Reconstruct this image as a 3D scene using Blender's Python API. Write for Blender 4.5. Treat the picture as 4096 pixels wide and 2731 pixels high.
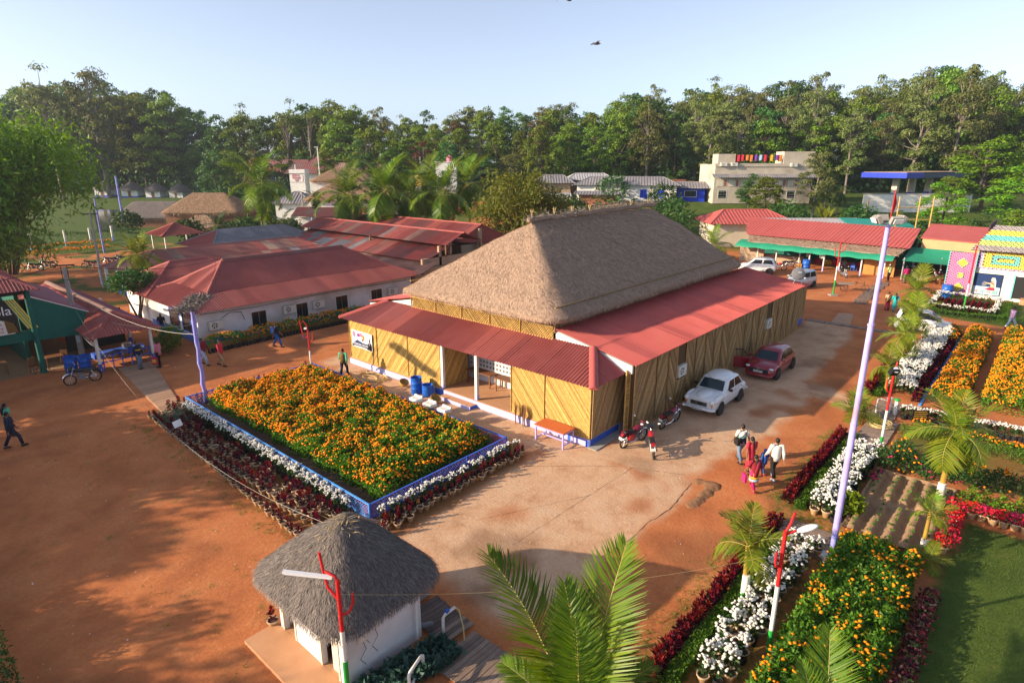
import bpy, bmesh, math, random
import numpy as np
from math import sin, cos, pi, sqrt, atan2, hypot, radians as R
from mathutils import Vector as V, Matrix, noise

# ---------------------------------------------------------------- camera, sky, sun, exposure
for o in list(bpy.data.objects):
    bpy.data.objects.remove(o, do_unlink=True)
SC = bpy.context.scene
COL = SC.collection
cam = bpy.data.cameras.new('camera')
cam.sensor_fit = 'HORIZONTAL'; cam.sensor_width = 36.0; cam.lens = 21.45
cam.clip_start = 0.1; cam.clip_end = 3000
co = bpy.data.objects.new('camera', cam); COL.objects.link(co)
co.location = (0, 0, 12); co.rotation_euler = (R(90 - 16.44), 0, R(-48.85))
SC.camera = co

SUN_EL, SUN_AZ = 19.5, 145.5            # azimuth of the sun, counted from +X towards +Y
W = bpy.data.worlds.new('World'); SC.world = W; W.use_nodes = True
wn = W.node_tree.nodes; wl = W.node_tree.links
for n in list(wn): wn.remove(n)
sky = wn.new('ShaderNodeTexSky'); sky.sky_type = 'NISHITA'; sky.sun_disc = False
sky.sun_elevation = R(SUN_EL); sky.sun_rotation = R(90 - SUN_AZ)
sky.altitude = 50; sky.air_density = 0.65; sky.dust_density = 1.3; sky.ozone_density = 3.0
bg = wn.new('ShaderNodeBackground'); bg.inputs['Strength'].default_value = 0.14
wo = wn.new('ShaderNodeOutputWorld')
hs = wn.new('ShaderNodeHueSaturation'); hs.inputs['Saturation'].default_value = .60; hs.inputs['Value'].default_value = 0.98
wl.new(sky.outputs[0], hs.inputs['Color']); wl.new(hs.outputs[0], bg.inputs[0]); wl.new(bg.outputs[0], wo.inputs[0])
sl = bpy.data.lights.new('sun', 'SUN'); sl.energy = 4.7; sl.angle = R(0.5); sl.color = (1.0, 0.80, 0.56)
so = bpy.data.objects.new('sun', sl); COL.objects.link(so)
_to = V((cos(R(SUN_AZ)) * cos(R(SUN_EL)), sin(R(SUN_AZ)) * cos(R(SUN_EL)), sin(R(SUN_EL))))
so.rotation_euler = (-_to).to_track_quat('-Z', 'Y').to_euler(); so.location = _to * 60
SC.view_settings.view_transform = 'Standard'; SC.view_settings.look = 'None'
SC.view_settings.exposure = 0.95; SC.view_settings.gamma = 1.0
SC.view_settings.use_curve_mapping = False
SC.cycles.max_bounces = 6; SC.cycles.diffuse_bounces = 3; SC.cycles.glossy_bounces = 2
SC.cycles.transmission_bounces = 3; SC.cycles.transparent_max_bounces = 6; SC.cycles.volume_bounces = 0
SC.cycles.caustics_reflective = False; SC.cycles.caustics_refractive = False

rnd = random.Random(11)
U = rnd.uniform
NR = np.random.default_rng(5)

# ---------------------------------------------------------------- helpers
def S(x, a, b):
    t = max(0., min(1., (x - a) / (b - a))); return t * t * (3 - 2 * t)
CA, CB = .65802, .75299
def rf(X, Y): return CA * X - CB * Y, CB * X + CA * Y          # metres right of / ahead of the camera
def zt(X, Y):                                                  # the lie of the land
    r, f = rf(X, Y)
    if f <= 60: return 0.
    q = max(0, 1 - (hypot(X - 55, Y - 190) / 60) ** 2)
    return 5.3 * S(f, 82, 116) * S(r / f, -.32, -.12) + 3. * S(f, 145, 200)

def props(o, label=None, cat=None, group=None, kind=None):
    if label: o['label'] = label
    if cat: o['category'] = cat
    if group: o['group'] = group
    if kind: o['kind'] = kind
    return o
def thing(name, label, cat, loc=(0, 0, 0), rz=0, group=None):
    o = bpy.data.objects.new(name, None); COL.objects.link(o)
    o.location = loc; o.rotation_euler = (0, 0, rz); o.empty_display_size = .3
    return props(o, label, cat, group)
def obj(name, me, parent=None, loc=None, rot=None, scale=None):
    o = bpy.data.objects.new(name, me); COL.objects.link(o)
    if parent is not None: o.parent = parent
    if loc is not None: o.location = loc
    if rot is not None: o.rotation_euler = rot if hasattr(rot, '__len__') else (0, 0, rot)
    if scale is not None: o.scale = scale if hasattr(scale, '__len__') else (scale,) * 3
    return o
def dup(o, loc=None, rz=None, label=None, scale=None, parent=None, group=None):
    c = o.copy(); COL.objects.link(c)
    if parent is not None: c.parent = parent
    if loc is not None: c.location = loc
    if rz is not None: c.rotation_euler = (o.rotation_euler[0], o.rotation_euler[1], rz)
    if scale is not None: c.scale = scale if hasattr(scale, '__len__') else (scale,) * 3
    if label: c['label'] = label
    if group: c['group'] = group
    for ch in list(KIDS(o)): dup(ch, parent=c)
    return c
def KIDS(o): return [x for x in o.children]

class MB:
    def __init__(s): s.v = []; s.f = []; s.m = []; s.cm = 0
    def mat(s, i): s.cm = i; return s
    def add(s, vs, fs):
        o = len(s.v); s.v += [tuple(x) for x in vs]
        for f in fs: s.f.append(tuple(i + o for i in f)); s.m.append(s.cm)
        return s
    def box(s, c, d, rz=0, tx=1, ty=1, M=None):
        hx, hy, hz = d[0] / 2, d[1] / 2, d[2] / 2
        vs = [(-hx, -hy, -hz), (hx, -hy, -hz), (hx, hy, -hz), (-hx, hy, -hz),
              (-hx * tx, -hy * ty, hz), (hx * tx, -hy * ty, hz), (hx * tx, hy * ty, hz), (-hx * tx, hy * ty, hz)]
        if M is not None: vs = [M @ V(v) for v in vs]
        ca, sa = cos(rz), sin(rz)
        vs = [(c[0] + ca * v[0] - sa * v[1], c[1] + sa * v[0] + ca * v[1], c[2] + v[2]) for v in vs]
        return s.add(vs, [(3, 2, 1, 0), (4, 5, 6, 7), (0, 1, 5, 4), (1, 2, 6, 5), (2, 3, 7, 6), (3, 0, 4, 7)])
    def bx(s, x0, x1, y0, y1, z0, z1):
        return s.box(((x0 + x1) / 2, (y0 + y1) / 2, (z0 + z1) / 2), (abs(x1 - x0), abs(y1 - y0), abs(z1 - z0)))
    def bar(s, a, b, w, h=None, up=(0, 0, 1)):
        a, b = V(a), V(b); d = (b - a)
        if d.length < 1e-6: return s
        d.normalize(); u = V(up)
        x = d.cross(u)
        if x.length < 1e-4: x = d.cross(V((1, 0, 0)))
        x.normalize(); y = x.cross(d).normalized()
        h = w if h is None else h
        q = [x * sx * w / 2 + y * sy * h / 2 for sx, sy in ((-1, -1), (1, -1), (1, 1), (-1, 1))]
        return s.add([a + k for k in q] + [b + k for k in q],
                     [(3, 2, 1, 0), (4, 5, 6, 7), (0, 1, 5, 4), (1, 2, 6, 5), (2, 3, 7, 6), (3, 0, 4, 7)])
    def tube(s, pts, r, n=8, cap=True, sx=1.0):
        pts = [V(p) for p in pts]; k = len(pts)
        rs = r if hasattr(r, '__len__') else [r] * k
        o = len(s.v); prev = None
        for i, p in enumerate(pts):
            d = (pts[min(i + 1, k - 1)] - pts[max(i - 1, 0)])
            if d.length < 1e-7: d = V((0, 0, 1))
            d.normalize()
            if prev is None:
                x = d.cross(V((0, 0, 1)))
                if x.length < 1e-3: x = V((1, 0, 0))
            else:
                x = prev - d * prev.dot(d)
                if x.length < 1e-4: x = d.cross(V((0, 0, 1)))
            x.normalize(); y = d.cross(x); prev = x
            for j in range(n):
                a = 2 * pi * j / n
                s.v.append(tuple(p + (x * cos(a) * sx + y * sin(a)) * rs[i]))
        for i in range(k - 1):
            for j in range(n):
                a = o + i * n + j; b = o + i * n + (j + 1) % n
                s.f.append((a, b, b + n, a + n)); s.m.append(s.cm)
        if cap:
            s.f.append(tuple(o + j for j in range(n))[::-1]); s.m.append(s.cm)
            s.f.append(tuple(o + (k - 1) * n + j for j in range(n))); s.m.append(s.cm)
        return s
    def lathe(s, prof, n=14, c=(0, 0, 0), M=None, close=False):
        o = len(s.v); k = len(prof)
        for r, z in prof:
            for j in range(n):
                a = 2 * pi * j / n; p = V((r * cos(a), r * sin(a), z))
                if M is not None: p = M @ p
                s.v.append((p[0] + c[0], p[1] + c[1], p[2] + c[2]))
        for i in range(k - 1):
            for j in range(n):
                a = o + i * n + j; b = o + i * n + (j + 1) % n
                s.f.append((a, b, b + n, a + n)); s.m.append(s.cm)
        s.f.append(tuple(o + j for j in range(n))[::-1]); s.m.append(s.cm)
        s.f.append(tuple(o + (k - 1) * n + j for j in range(n))); s.m.append(s.cm)
        return s
    def ell(s, c, r, n=10, m=6, M=None):
        if not hasattr(r, '__len__'): r = (r, r, r)
        pr = [(sin(pi * (i + .001) / m * .999 + .0005), -cos(pi * i / m)) for i in range(m + 1)]
        T = Matrix.Diagonal((r[0], r[1], r[2]))
        if M is not None: T = M.to_3x3() @ T
        return s.lathe(pr, n, c, T)
    def poly(s, pts): return s.add(pts, [tuple(range(len(pts)))])
    def prism(s, pts, d):
        n = len(pts); d = V(d); a = [V(p) for p in pts]
        return s.add(a + [p + d for p in a], [tuple(range(n))[::-1], tuple(range(n, 2 * n))] +
                     [(i, (i + 1) % n, n + (i + 1) % n, n + i) for i in range(n)])
    def mesh(s, name, mats, smooth=None):
        me = bpy.data.meshes.new(name); me.from_pydata(s.v, [], s.f)
        mats = mats if isinstance(mats, (list, tuple)) else [mats]
        for m in mats: me.materials.append(MT[m] if isinstance(m, str) else m)
        if len(mats) > 1: me.polygons.foreach_set('material_index', s.m)
        if smooth is not None:
            me.polygons.foreach_set('use_smooth', [True] * len(me.polygons))
            if smooth < 179: me.set_sharp_from_angle(angle=R(smooth))
        me.validate(); me.update()
        return me
    def build(s, name, mats, parent=None, loc=None, rz=None, smooth=None, kind=None):
        o = obj(name, s.mesh(name, mats, smooth), parent, loc, rz)
        if kind: o['kind'] = kind
        return o

def npmesh(name, verts, quads, mats, midx=None, smooth=False):
    me = bpy.data.meshes.new(name)
    n = len(verts); k = quads.shape[1]; m = len(quads)
    me.vertices.add(n); me.vertices.foreach_set('co', np.asarray(verts, np.float32).ravel())
    me.loops.add(m * k); me.loops.foreach_set('vertex_index', quads.astype(np.int32).ravel())
    me.polygons.add(m)
    me.polygons.foreach_set('loop_start', np.arange(0, m * k, k, dtype=np.int32))
    me.polygons.foreach_set('loop_total', np.full(m, k, np.int32))
    mats = mats if isinstance(mats, (list, tuple)) else [mats]
    for q in mats: me.materials.append(MT[q] if isinstance(q, str) else q)
    if midx is not None: me.polygons.foreach_set('material_index', midx.astype(np.int32))
    if smooth: me.polygons.foreach_set('use_smooth', np.ones(m, bool))
    me.update(calc_edges=True); me.validate()
    return me
def unit(a): return a / (np.linalg.norm(a, axis=1, keepdims=True) + 1e-9)
def leafgeo(P, D, N, L, Wd, fold=.15):
    """rhombic leaves: base P, direction D, rough normal N, length L, width Wd -> verts, quads"""
    D = unit(D); X = unit(np.cross(D, N)); Nn = np.cross(X, D)
    L = np.broadcast_to(np.asarray(L, float), (len(P),))[:, None]; Wd = np.broadcast_to(np.asarray(Wd, float), (len(P),))[:, None]
    mid = P + D * L * .48
    v = np.stack([P, mid + X * Wd / 2 + Nn * L * fold, P + D * L - Nn * L * fold * .3, mid - X * Wd / 2 + Nn * L * fold], 1)
    n = len(P); q = np.arange(4 * n).reshape(n, 4)
    return v.reshape(-1, 3), q
def rdir(n, up=0.0):
    a = NR.normal(size=(n, 3)); a[:, 2] += up; return unit(a)
class NB:
    """collects numpy geometry"""
    def __init__(s): s.V = []; s.Q = []; s.M = []; s.n = 0
    def add(s, v, q, m=0):
        s.V.append(np.asarray(v, float)); s.Q.append(np.asarray(q) + s.n); s.M.append(np.full(len(q), m)); s.n += len(v); return s
    def leaves(s, P, D, N, L, Wd, fold=.15, m=0): v, q = leafgeo(P, D, N, L, Wd, fold); return s.add(v, q, m)
    def mesh(s, name, mats, smooth=False):
        return npmesh(name, np.concatenate(s.V), np.concatenate(s.Q), mats, np.concatenate(s.M), smooth)

# ---------------------------------------------------------------- materials
MT = {}
def nt(name):
    m = bpy.data.materials.new(name); m.use_nodes = True; MT[name] = m
    t = m.node_tree
    for n in list(t.nodes): t.nodes.remove(n)
    return m, t.nodes, t.links
def mat(name, col, rough=.75, col2=None, n=(3., 4), namt=.5, bump=0, bscale=None, rndv=0, isl=0, metal=0, spec=.3,
        stretch=None, col3=None, world=False, emit=None, coat=0):
    m, N, L = nt(name)
    out = N.new('ShaderNodeOutputMaterial'); b = N.new('ShaderNodeBsdfPrincipled')
    L.new(b.outputs[0], out.inputs[0])
    b.inputs['Roughness'].default_value = rough; b.inputs['Metallic'].default_value = metal
    b.inputs['Specular IOR Level'].default_value = spec
    if coat: b.inputs['Coat Weight'].default_value = coat; b.inputs['Coat Roughness'].default_value = .05
    col = tuple(col) + (1,)
    src = None
    vec = None
    if col2 is not None or bump:
        if world: g = N.new('ShaderNodeNewGeometry'); vec = g.outputs['Position']
        else: g = N.new('ShaderNodeTexCoord'); vec = g.outputs['Object']
        if stretch:
            mp = N.new('ShaderNodeMapping'); mp.inputs['Scale'].default_value = stretch
            L.new(vec, mp.inputs['Vector']); vec = mp.outputs[0]
    if col2 is not None:
        t = N.new('ShaderNodeTexNoise'); t.inputs['Scale'].default_value = n[0]; t.inputs['Detail'].default_value = n[1]
        t.inputs['Roughness'].default_value = .62
        L.new(vec, t.inputs['Vector'])
        r = N.new('ShaderNodeValToRGB'); e = r.color_ramp.elements
        e[0].position = .5 - namt / 2 * .6; e[0].color = col; e[1].position = .5 + namt / 2 * .6; e[1].color = tuple(col2) + (1,)
        L.new(t.outputs['Fac'], r.inputs[0]); src = r.outputs[0]
        if col3 is not None:
            t2 = N.new('ShaderNodeTexNoise'); t2.inputs['Scale'].default_value = n[0] * .23; t2.inputs['Detail'].default_value = 5
            L.new(vec, t2.inputs['Vector'])
            mr = N.new('ShaderNodeMapRange'); mr.inputs[1].default_value = .52; mr.inputs[2].default_value = .68
            L.new(t2.outputs['Fac'], mr.inputs[0])
            mx = N.new('ShaderNodeMix'); mx.data_type = 'RGBA'; L.new(mr.outputs[0], mx.inputs[0])
            L.new(src, mx.inputs[6]); mx.inputs[7].default_value = tuple(col3) + (1,); src = mx.outputs[2]
    if rndv or isl:
        h = N.new('ShaderNodeHueSaturation')
        if src is not None: L.new(src, h.inputs['Color'])
        else: h.inputs['Color'].default_value = col
        if isl: g2 = N.new('ShaderNodeNewGeometry'); rv = g2.outputs['Random Per Island']; amt = isl
        else: g2 = N.new('ShaderNodeObjectInfo'); rv = g2.outputs['Random']; amt = rndv
        mr = N.new('ShaderNodeMapRange'); mr.inputs[3].default_value = 1 - amt; mr.inputs[4].default_value = 1 + amt
        L.new(rv, mr.inputs[0]); L.new(mr.outputs[0], h.inputs['Value']); src = h.outputs[0]
    if src is not None: L.new(src, b.inputs['Base Color'])
    else: b.inputs['Base Color'].default_value = col
    if bump:
        t = N.new('ShaderNodeTexNoise'); t.inputs['Scale'].default_value = bscale or n[0] * 3; t.inputs['Detail'].default_value = 4
        L.new(vec, t.inputs['Vector'])
        bp = N.new('ShaderNodeBump'); bp.inputs['Strength'].default_value = bump; bp.inputs['Distance'].default_value = .02
        L.new(t.outputs['Fac'], bp.inputs['Height']); L.new(bp.outputs[0], b.inputs['Normal'])
    if emit:
        b.inputs['Emission Color'].default_value = tuple(emit[:3]) + (1,); b.inputs['Emission Strength'].default_value = emit[3]
    return m
def leafmat(name, col, col2, trans=.35, rndv=.12, rough=.55, sc=.35):
    """foliage: two tones picked per leaf and per clump, thin enough to let light through"""
    m, N, L = nt(name)
    out = N.new('ShaderNodeOutputMaterial'); g = N.new('ShaderNodeNewGeometry'); oi = N.new('ShaderNodeObjectInfo')
    r = N.new('ShaderNodeValToRGB'); e = r.color_ramp.elements
    e[0].position = .1; e[0].color = tuple(col) + (1,); e[1].position = .9; e[1].color = tuple(col2) + (1,)
    tc = N.new('ShaderNodeTexCoord'); t = N.new('ShaderNodeTexNoise'); t.inputs['Scale'].default_value = sc; t.inputs['Detail'].default_value = 2
    L.new(tc.outputs['Object'], t.inputs['Vector'])
    a = N.new('ShaderNodeMath'); a.operation = 'MULTIPLY_ADD'; a.inputs[1].default_value = .55
    L.new(g.outputs['Random Per Island'], a.inputs[0])
    mr0 = N.new('ShaderNodeMapRange'); mr0.inputs[1].default_value = .3; mr0.inputs[2].default_value = .7; mr0.inputs[4].default_value = .45
    L.new(t.outputs['Fac'], mr0.inputs[0]); L.new(mr0.outputs[0], a.inputs[2]); L.new(a.outputs[0], r.inputs[0])
    h = N.new('ShaderNodeHueSaturation'); L.new(r.outputs[0], h.inputs['Color'])
    mr = N.new('ShaderNodeMapRange'); mr.inputs[3].default_value = 1 - rndv * 1.6; mr.inputs[4].default_value = 1 + rndv * 1.6
    L.new(oi.outputs['Random'], mr.inputs[0]); L.new(mr.outputs[0], h.inputs['Value'])
    mh = N.new('ShaderNodeMapRange'); mh.inputs[3].default_value = .5 - rndv * .14; mh.inputs[4].default_value = .5 + rndv * .10
    L.new(oi.outputs['Random'], mh.inputs[0]); L.new(mh.outputs[0], h.inputs['Hue'])
    b = N.new('ShaderNodeBsdfPrincipled'); b.inputs['Roughness'].default_value = rough; b.inputs['Specular IOR Level'].default_value = .25
    tr = N.new('ShaderNodeBsdfTranslucent'); mx = N.new('ShaderNodeMixShader'); mx.inputs[0].default_value = trans
    h2 = N.new('ShaderNodeHueSaturation'); h2.inputs['Saturation'].default_value = 1.15; h2.inputs['Value'].default_value = 1.25; h2.inputs['Hue'].default_value = .485
    L.new(h.outputs[0], h2.inputs['Color'])
    L.new(h.outputs[0], b.inputs['Base Color']); L.new(h2.outputs[0], tr.inputs[0])
    L.new(b.outputs[0], mx.inputs[1]); L.new(tr.outputs[0], mx.inputs[2]); L.new(mx.outputs[0], out.inputs[0])
    return m

# masonry, wood, metal
mat('white_wash', (.74, .74, .76), .85, (.62, .61, .62), (1.3, 6), .7, .12, 9, col3=(.5, .46, .43))
mat('white_paint', (.78, .77, .75), .6, (.66, .63, .58), (2, 5), .6)
mat('plain_white', (.8, .8, .8), .4)
mat('lavender', (.42, .42, .78), .7, (.50, .50, .82), (2, 4), .6, .06)
mat('royal_blue', (.035, .10, .52), .6, (.05, .14, .56), (2, 4), .6)
mat('sky_blue', (.06, .26, .72), .55, (.10, .36, .78), (6, 4), .6)
mat('pole_lilac', (.36, .30, .66), .55, (.44, .37, .72), (3, 5), .6, col3=(.30, .16, .14))
mat('pole_blue', (.22, .22, .62), .7, (.32, .32, .74), (5, 4), .6, .3, 8)
mat('red_paint', (.62, .02, .02), .45, (.48, .02, .02), (5, 3), .5)
mat('green_paint', (.02, .36, .06), .45, (.03, .28, .05), (5, 3), .5)
mat('roof_red', (.275, .062, .052), .7, (.34, .092, .078), (1.1, 6), .7, rndv=.10, col3=(.29, .085, .08), bump=.05, bscale=30)
mat('roof_bright', (.385, .075, .068), .62, (.43, .10, .088), (1.0, 6), .7, rndv=.05)
mat('roof_old', (.27, .085, .075), .85, (.20, .085, .075), (1.3, 7), .8, rndv=.16, col3=(.19, .14, .13))
mat('roof_brown', (.30, .16, .12), .9, (.21, .12, .10), (1.4, 6), .8, rndv=.18, col3=(.36, .25, .20))
mat('roof_grey', (.17, .165, .185), .85, (.235, .22, .23), (1.6, 6), .8, rndv=.14, col3=(.30, .27, .27))
mat('roof_purple', (.235, .085, .11), .8, (.28, .10, .125), (.8, 4), .6)
mat('zinc', (.45, .44, .45), .5, (.36, .34, .34), (2, 5), .7, metal=.2)
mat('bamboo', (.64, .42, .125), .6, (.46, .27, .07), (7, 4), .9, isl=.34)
mat('bamboo_pole', (.55, .35, .11), .55, (.42, .25, .07), (6, 4), .7, isl=.15)
mat('bamboo_back', (.10, .06, .025), .95)
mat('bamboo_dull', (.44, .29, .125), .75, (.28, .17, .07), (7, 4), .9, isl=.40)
mat('thatch', (.40, .275, .195), .95, (.26, .175, .13), (9, 8), .9, .6, 40)
mat('straw', (.43, .30, .21), .9, isl=.68)
mat('thatch_old', (.17, .14, .125), .95, (.10, .085, .085), (9, 8), .9, .6, 40)
mat('straw_old', (.20, .17, .155), .9, isl=.55)
mat('straw_gold', (.50, .36, .16), .85, isl=.4)
mat('thatch_warm', (.25, .15, .085), .95, (.17, .10, .06), (6, 7), .9, .4, 30)
mat('wood', (.24, .105, .045), .6, (.16, .065, .03), (4, 5), .7, stretch=(1, 8, 1))
mat('wood_orange', (.52, .125, .035), .45, (.44, .095, .03), (3, 5), .7, stretch=(1, 6, 1))
mat('wood_grey', (.30, .215, .165), .85, (.20, .14, .11), (5, 5), .8, rndv=.22, stretch=(1, 1, 1))
mat('plank_wet', (.085, .06, .05), .6, (.15, .10, .08), (5, 5), .8, rndv=.25)
mat('dark', (.018, .018, .02), .7)
mat('black_plastic', (.02, .02, .022), .4)
mat('rubber', (.025, .024, .023), .85, (.05, .045, .04), (8, 3), .6)
mat('steel', (.55, .55, .56), .3, metal=.85)
mat('chrome', (.75, .75, .76), .12, metal=1)
mat('rust', (.22, .09, .05), .8)
mat('glass_dark', (.012, .014, .016), .12, spec=.35)
mat('glass_blue', (.015, .03, .04), .1, spec=.4)
mat('barrel_blue', (.012, .095, .46), .38, (.02, .13, .52), (3, 4), .6)
mat('concrete_grey', (.36, .34, .31), .9, (.26, .24, .22), (3, 6), .8)
mat('brick_red', (.36, .13, .075), .9, (.28, .10, .06), (3, 5), .8, rndv=.2)
mat('terracotta', (.42, .235, .115), .8, (.30, .20, .10), (10, 4), .7, rndv=.15)
mat('soil', (.06, .04, .03), .95, (.10, .06, .04), (12, 5), .8, .5, 30)
mat('porch_tile', (.56, .30, .16), .6, (.48, .24, .12), (2, 5), .7)
mat('green_cloth', (.006, .10, .075), .8, (.01, .125, .09), (2, 5), .7)
mat('green_net', (.012, .22, .125), .75, (.02, .27, .16), (1.2, 5), .8)
mat('teal_net', (.015, .24, .20), .75, (.03, .30, .25), (1.2, 5), .8)
mat('tan_cloth', (.46, .30, .15), .8, (.38, .24, .12), (1.5, 5), .8)
mat('ochre_board', (.50, .24, .06), .75, (.42, .19, .05), (3, 4), .7)
mat('tan_wall', (.42, .30, .20), .9, (.34, .24, .16), (2, 6), .8)
mat('stained_wall', (.56, .50, .40), .9, (.40, .34, .27), (.8, 8), .8, col3=(.22, .19, .16))
mat('cream_wall', (.66, .60, .48), .85, (.55, .48, .38), (.7, 6), .8)
mat('ac_white', (.68, .66, .60), .5, (.6, .57, .50), (3, 4), .6)
mat('hose', (.55, .42, .18), .5)
mat('wire', (.03, .03, .03), .6)
mat('wire_pale', (.55, .50, .42), .6)
mat('slab', (.44, .27, .17), .9, (.33, .19, .12), (2.5, 6), .8, rndv=.14)
mat('sand', (.30, .15, .07), .95, (.20, .10, .05), (8, 6), .8, .5, 40)
mat('purple_paint', (.42, .36, .74), .55)
mat('skin', (.24, .115, .065), .6); mat('hair', (.012, .010, .009), .5)
for nm, c in dict(cl_white=(.78, .76, .68), cl_navy=(.015, .02, .05), cl_teal=(.02, .42, .42), cl_jeans=(.17, .25, .38), cl_black=(.018, .016, .016),
                  cl_red=(.55, .03, .06), cl_maroon=(.24, .015, .03), cl_pink=(.62, .20, .26), cl_magenta=(.50, .02, .16), cl_blue=(.03, .12, .48),
                  cl_brown=(.20, .11, .03), cl_mint=(.10, .48, .30), cl_cyan=(.02, .46, .46), cl_khaki=(.42, .32, .16), cl_grey=(.20, .20, .22),
                  cl_lilac=(.46, .30, .50), cl_paleblue=(.40, .55, .68), cl_yellow=(.75, .42, .03), cl_lime=(.50, .60, .22), cl_cream=(.62, .50, .32), cl_purple=(.20, .05, .34), cl_orange=(.7, .22, .05)).items():
    mat(nm, c, .85, tuple(x * .8 for x in c), (6, 4), .6, .15, 14)
# paint of vehicles
mat('car_white', (.70, .72, .74), .25, spec=.5, coat=.6)
mat('car_red', (.26, .006, .022), .25, spec=.5, coat=.8)
mat('car_silver', (.42, .50, .58), .3, metal=.4, coat=.5)
mat('tail_red', (.45, .02, .02), .3); mat('lamp_glass', (.75, .78, .80), .1, spec=.7); mat('amber', (.75, .20, .02), .3)
mat('plate', (.72, .72, .70), .5); mat('ink', (.01, .01, .01), .6)
mat('moto_red', (.35, .012, .02), .28, coat=.6); mat('moto_maroon', (.19, .012, .04), .28, coat=.6); mat('moto_black', (.015, .015, .017), .3, coat=.5); mat('moto_blue', (.02, .04, .22), .3, coat=.5)
# plants
leafmat('lf_marigold', (.040, .14, .012), (.13, .30, .025), .3)
leafmat('lf_dark', (.020, .065, .012), (.055, .13, .024), .25, .18)
leafmat('lf_sal', (.045, .125, .012), (.20, .27, .024), .3, .22, sc=.22)
leafmat('lf_deep', (.025, .078, .018), (.080, .165, .030), .25, .20, sc=.22)
leafmat('lf_euc', (.075, .12, .028), (.20, .215, .062), .3, .20, sc=.22)
leafmat('lf_olive', (.060, .060, .014), (.15, .105, .030), .3, .25, sc=.22)
leafmat('lf_rust', (.10, .045, .018), (.17, .075, .03), .3, .2, sc=.22)
leafmat('lf_bright', (.065, .19, .010), (.20, .34, .022), .35, .15, sc=.3)
leafmat('lf_bamboo', (.075, .120, .012), (.22, .22, .030), .35, .12, sc=.5)
leafmat('lf_palm', (.060, .14, .009), (.17, .26, .018), .30, .12, rough=.4, sc=.8)
leafmat('lf_palm_dk', (.022, .055, .008), (.065, .105, .014), .25, .12, rough=.4, sc=.8)
leafmat('lf_areca', (.080, .155, .010), (.24, .26, .018), .35, .12, rough=.45, sc=.8)
leafmat('lf_hedge', (.035, .110, .008), (.105, .210, .016), .25, .06, sc=1.2)
leafmat('lf_celosia', (.036, .004, .011), (.085, .007, .018), .25, .12, sc=2)
leafmat('plume', (.11, .003, .006), (.23, .006, .008), .2, .12, sc=2)
leafmat('lf_grass', (.050, .090, .012), (.10, .145, .020), .25, .05, sc=.4)
leafmat('lf_bluegreen', (.035, .090, .075), (.07, .14, .105), .2, .12, sc=2)
leafmat('lf_mum', (.015, .045, .010), (.045, .095, .018), .2, .12, sc=2)
leafmat('fl_white', (.72, .70, .64), (.88, .88, .86), .25, .03, rough=.8, sc=3)
leafmat('fl_orange', (.84, .215, .004), (.94, .36, .008), .15, .03, rough=.8, sc=3)
leafmat('fl_red', (.50, .008, .012), (.70, .02, .03), .25, .08, rough=.7, sc=3)
leafmat('fl_pink', (.50, .01, .10), (.65, .03, .16), .25, .08, rough=.7, sc=3)
mat('bark', (.13, .10, .075), .95, (.075, .055, .04), (5, 5), .8, .5, 14, rndv=.2)
mat('bark_pale', (.24, .20, .17), .9, (.15, .12, .10), (4, 5), .8, .3, 12)
mat('palm_trunk', (.26, .19, .12), .9, (.16, .11, .07), (6, 5), .8, .5, 18)
mat('areca_stem', (.36, .26, .03), .6, (.26, .12, .03), (2, 3), .8)
mat('rachis', (.34, .30, .07), .5)
mat('mural_navy', (.012, .035, .12), .7); mat('mural_blue', (.42, .58, .72), .7); mat('cola_black', (.02, .015, .015), .5)
mat('weave_pink', (.62, .20, .38), .7, isl=.12); mat('weave_yellow', (.72, .55, .08), .7, isl=.12); mat('weave_lilac', (.60, .45, .66), .7, isl=.12)
mat('weave_teal', (.14, .50, .45), .7, isl=.12); mat('weave_grey', (.30, .27, .26), .8, isl=.2); mat('weave_green', (.40, .50, .14), .7, isl=.15); mat('weave_back', (.08, .03, .05), .9)
mat('pink_tank', (.62, .16, .24), .5); mat('yellow_tank', (.62, .38, .08), .5)
mat('water', (.05, .075, .045), .08, (.07, .09, .05), (.2, 3), .6, .08, 4, spec=.5)
mat('petrol_blue', (.01, .04, .46), .4); mat('petrol_navy', (.008, .035, .10), .4)
# ---------------------------------------------------------------- the ground
def pin(x, y, P):
    ins = False; n = len(P); j = n - 1
    for i in range(n):
        xi, yi = P[i]; xj, yj = P[j]
        if (yi > y) != (yj > y) and x < (xj - xi) * (y - yi) / (yj - yi) + xi: ins = not ins
        j = i
    return ins
def pdist(x, y, P, closed=True):
    d = 1e9; n = len(P)
    for i in range(n if closed else n - 1):
        ax, ay = P[i]; bx, by = P[(i + 1) % n]
        dx, dy = bx - ax, by - ay; l = dx * dx + dy * dy
        t = max(0, min(1, ((x - ax) * dx + (y - ay) * dy) / l)) if l else 0
        d = min(d, hypot(x - ax - t * dx, y - ay - t * dy))
    return d
def sdf(x, y, P):
    d = pdist(x, y, P); return -d if pin(x, y, P) else d
PAD = [(10.2, 9.2), (10.7, 14.5), (18.7, 14.7), (18.7, 31.2), (19.6, 33.0), (21, 33), (21, 13), (50.3, 13), (50.4, 9.9), (46, 9.3), (38, 9.0), (35.6, 8.8), (35.3, 7.4), (33.2, 5.2), (31.9, 5.0), (32.9, 6.7), (33.6, 8.1),
       (31.5, 8.0), (27.2, 8.0), (24.6, 8.5), (22.9, 8.7), (21.1, 8.9), (19.8, 8.6), (18.2, 8.4), (17.0, 8.6), (15.8, 8.55), (14.3, 8.8), (12.5, 8.3)]
LAWN = [(8, .75), (21.6, .72), (21.7, .45), (24.3, .4), (24.4, -6), (8, -14)]
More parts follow.
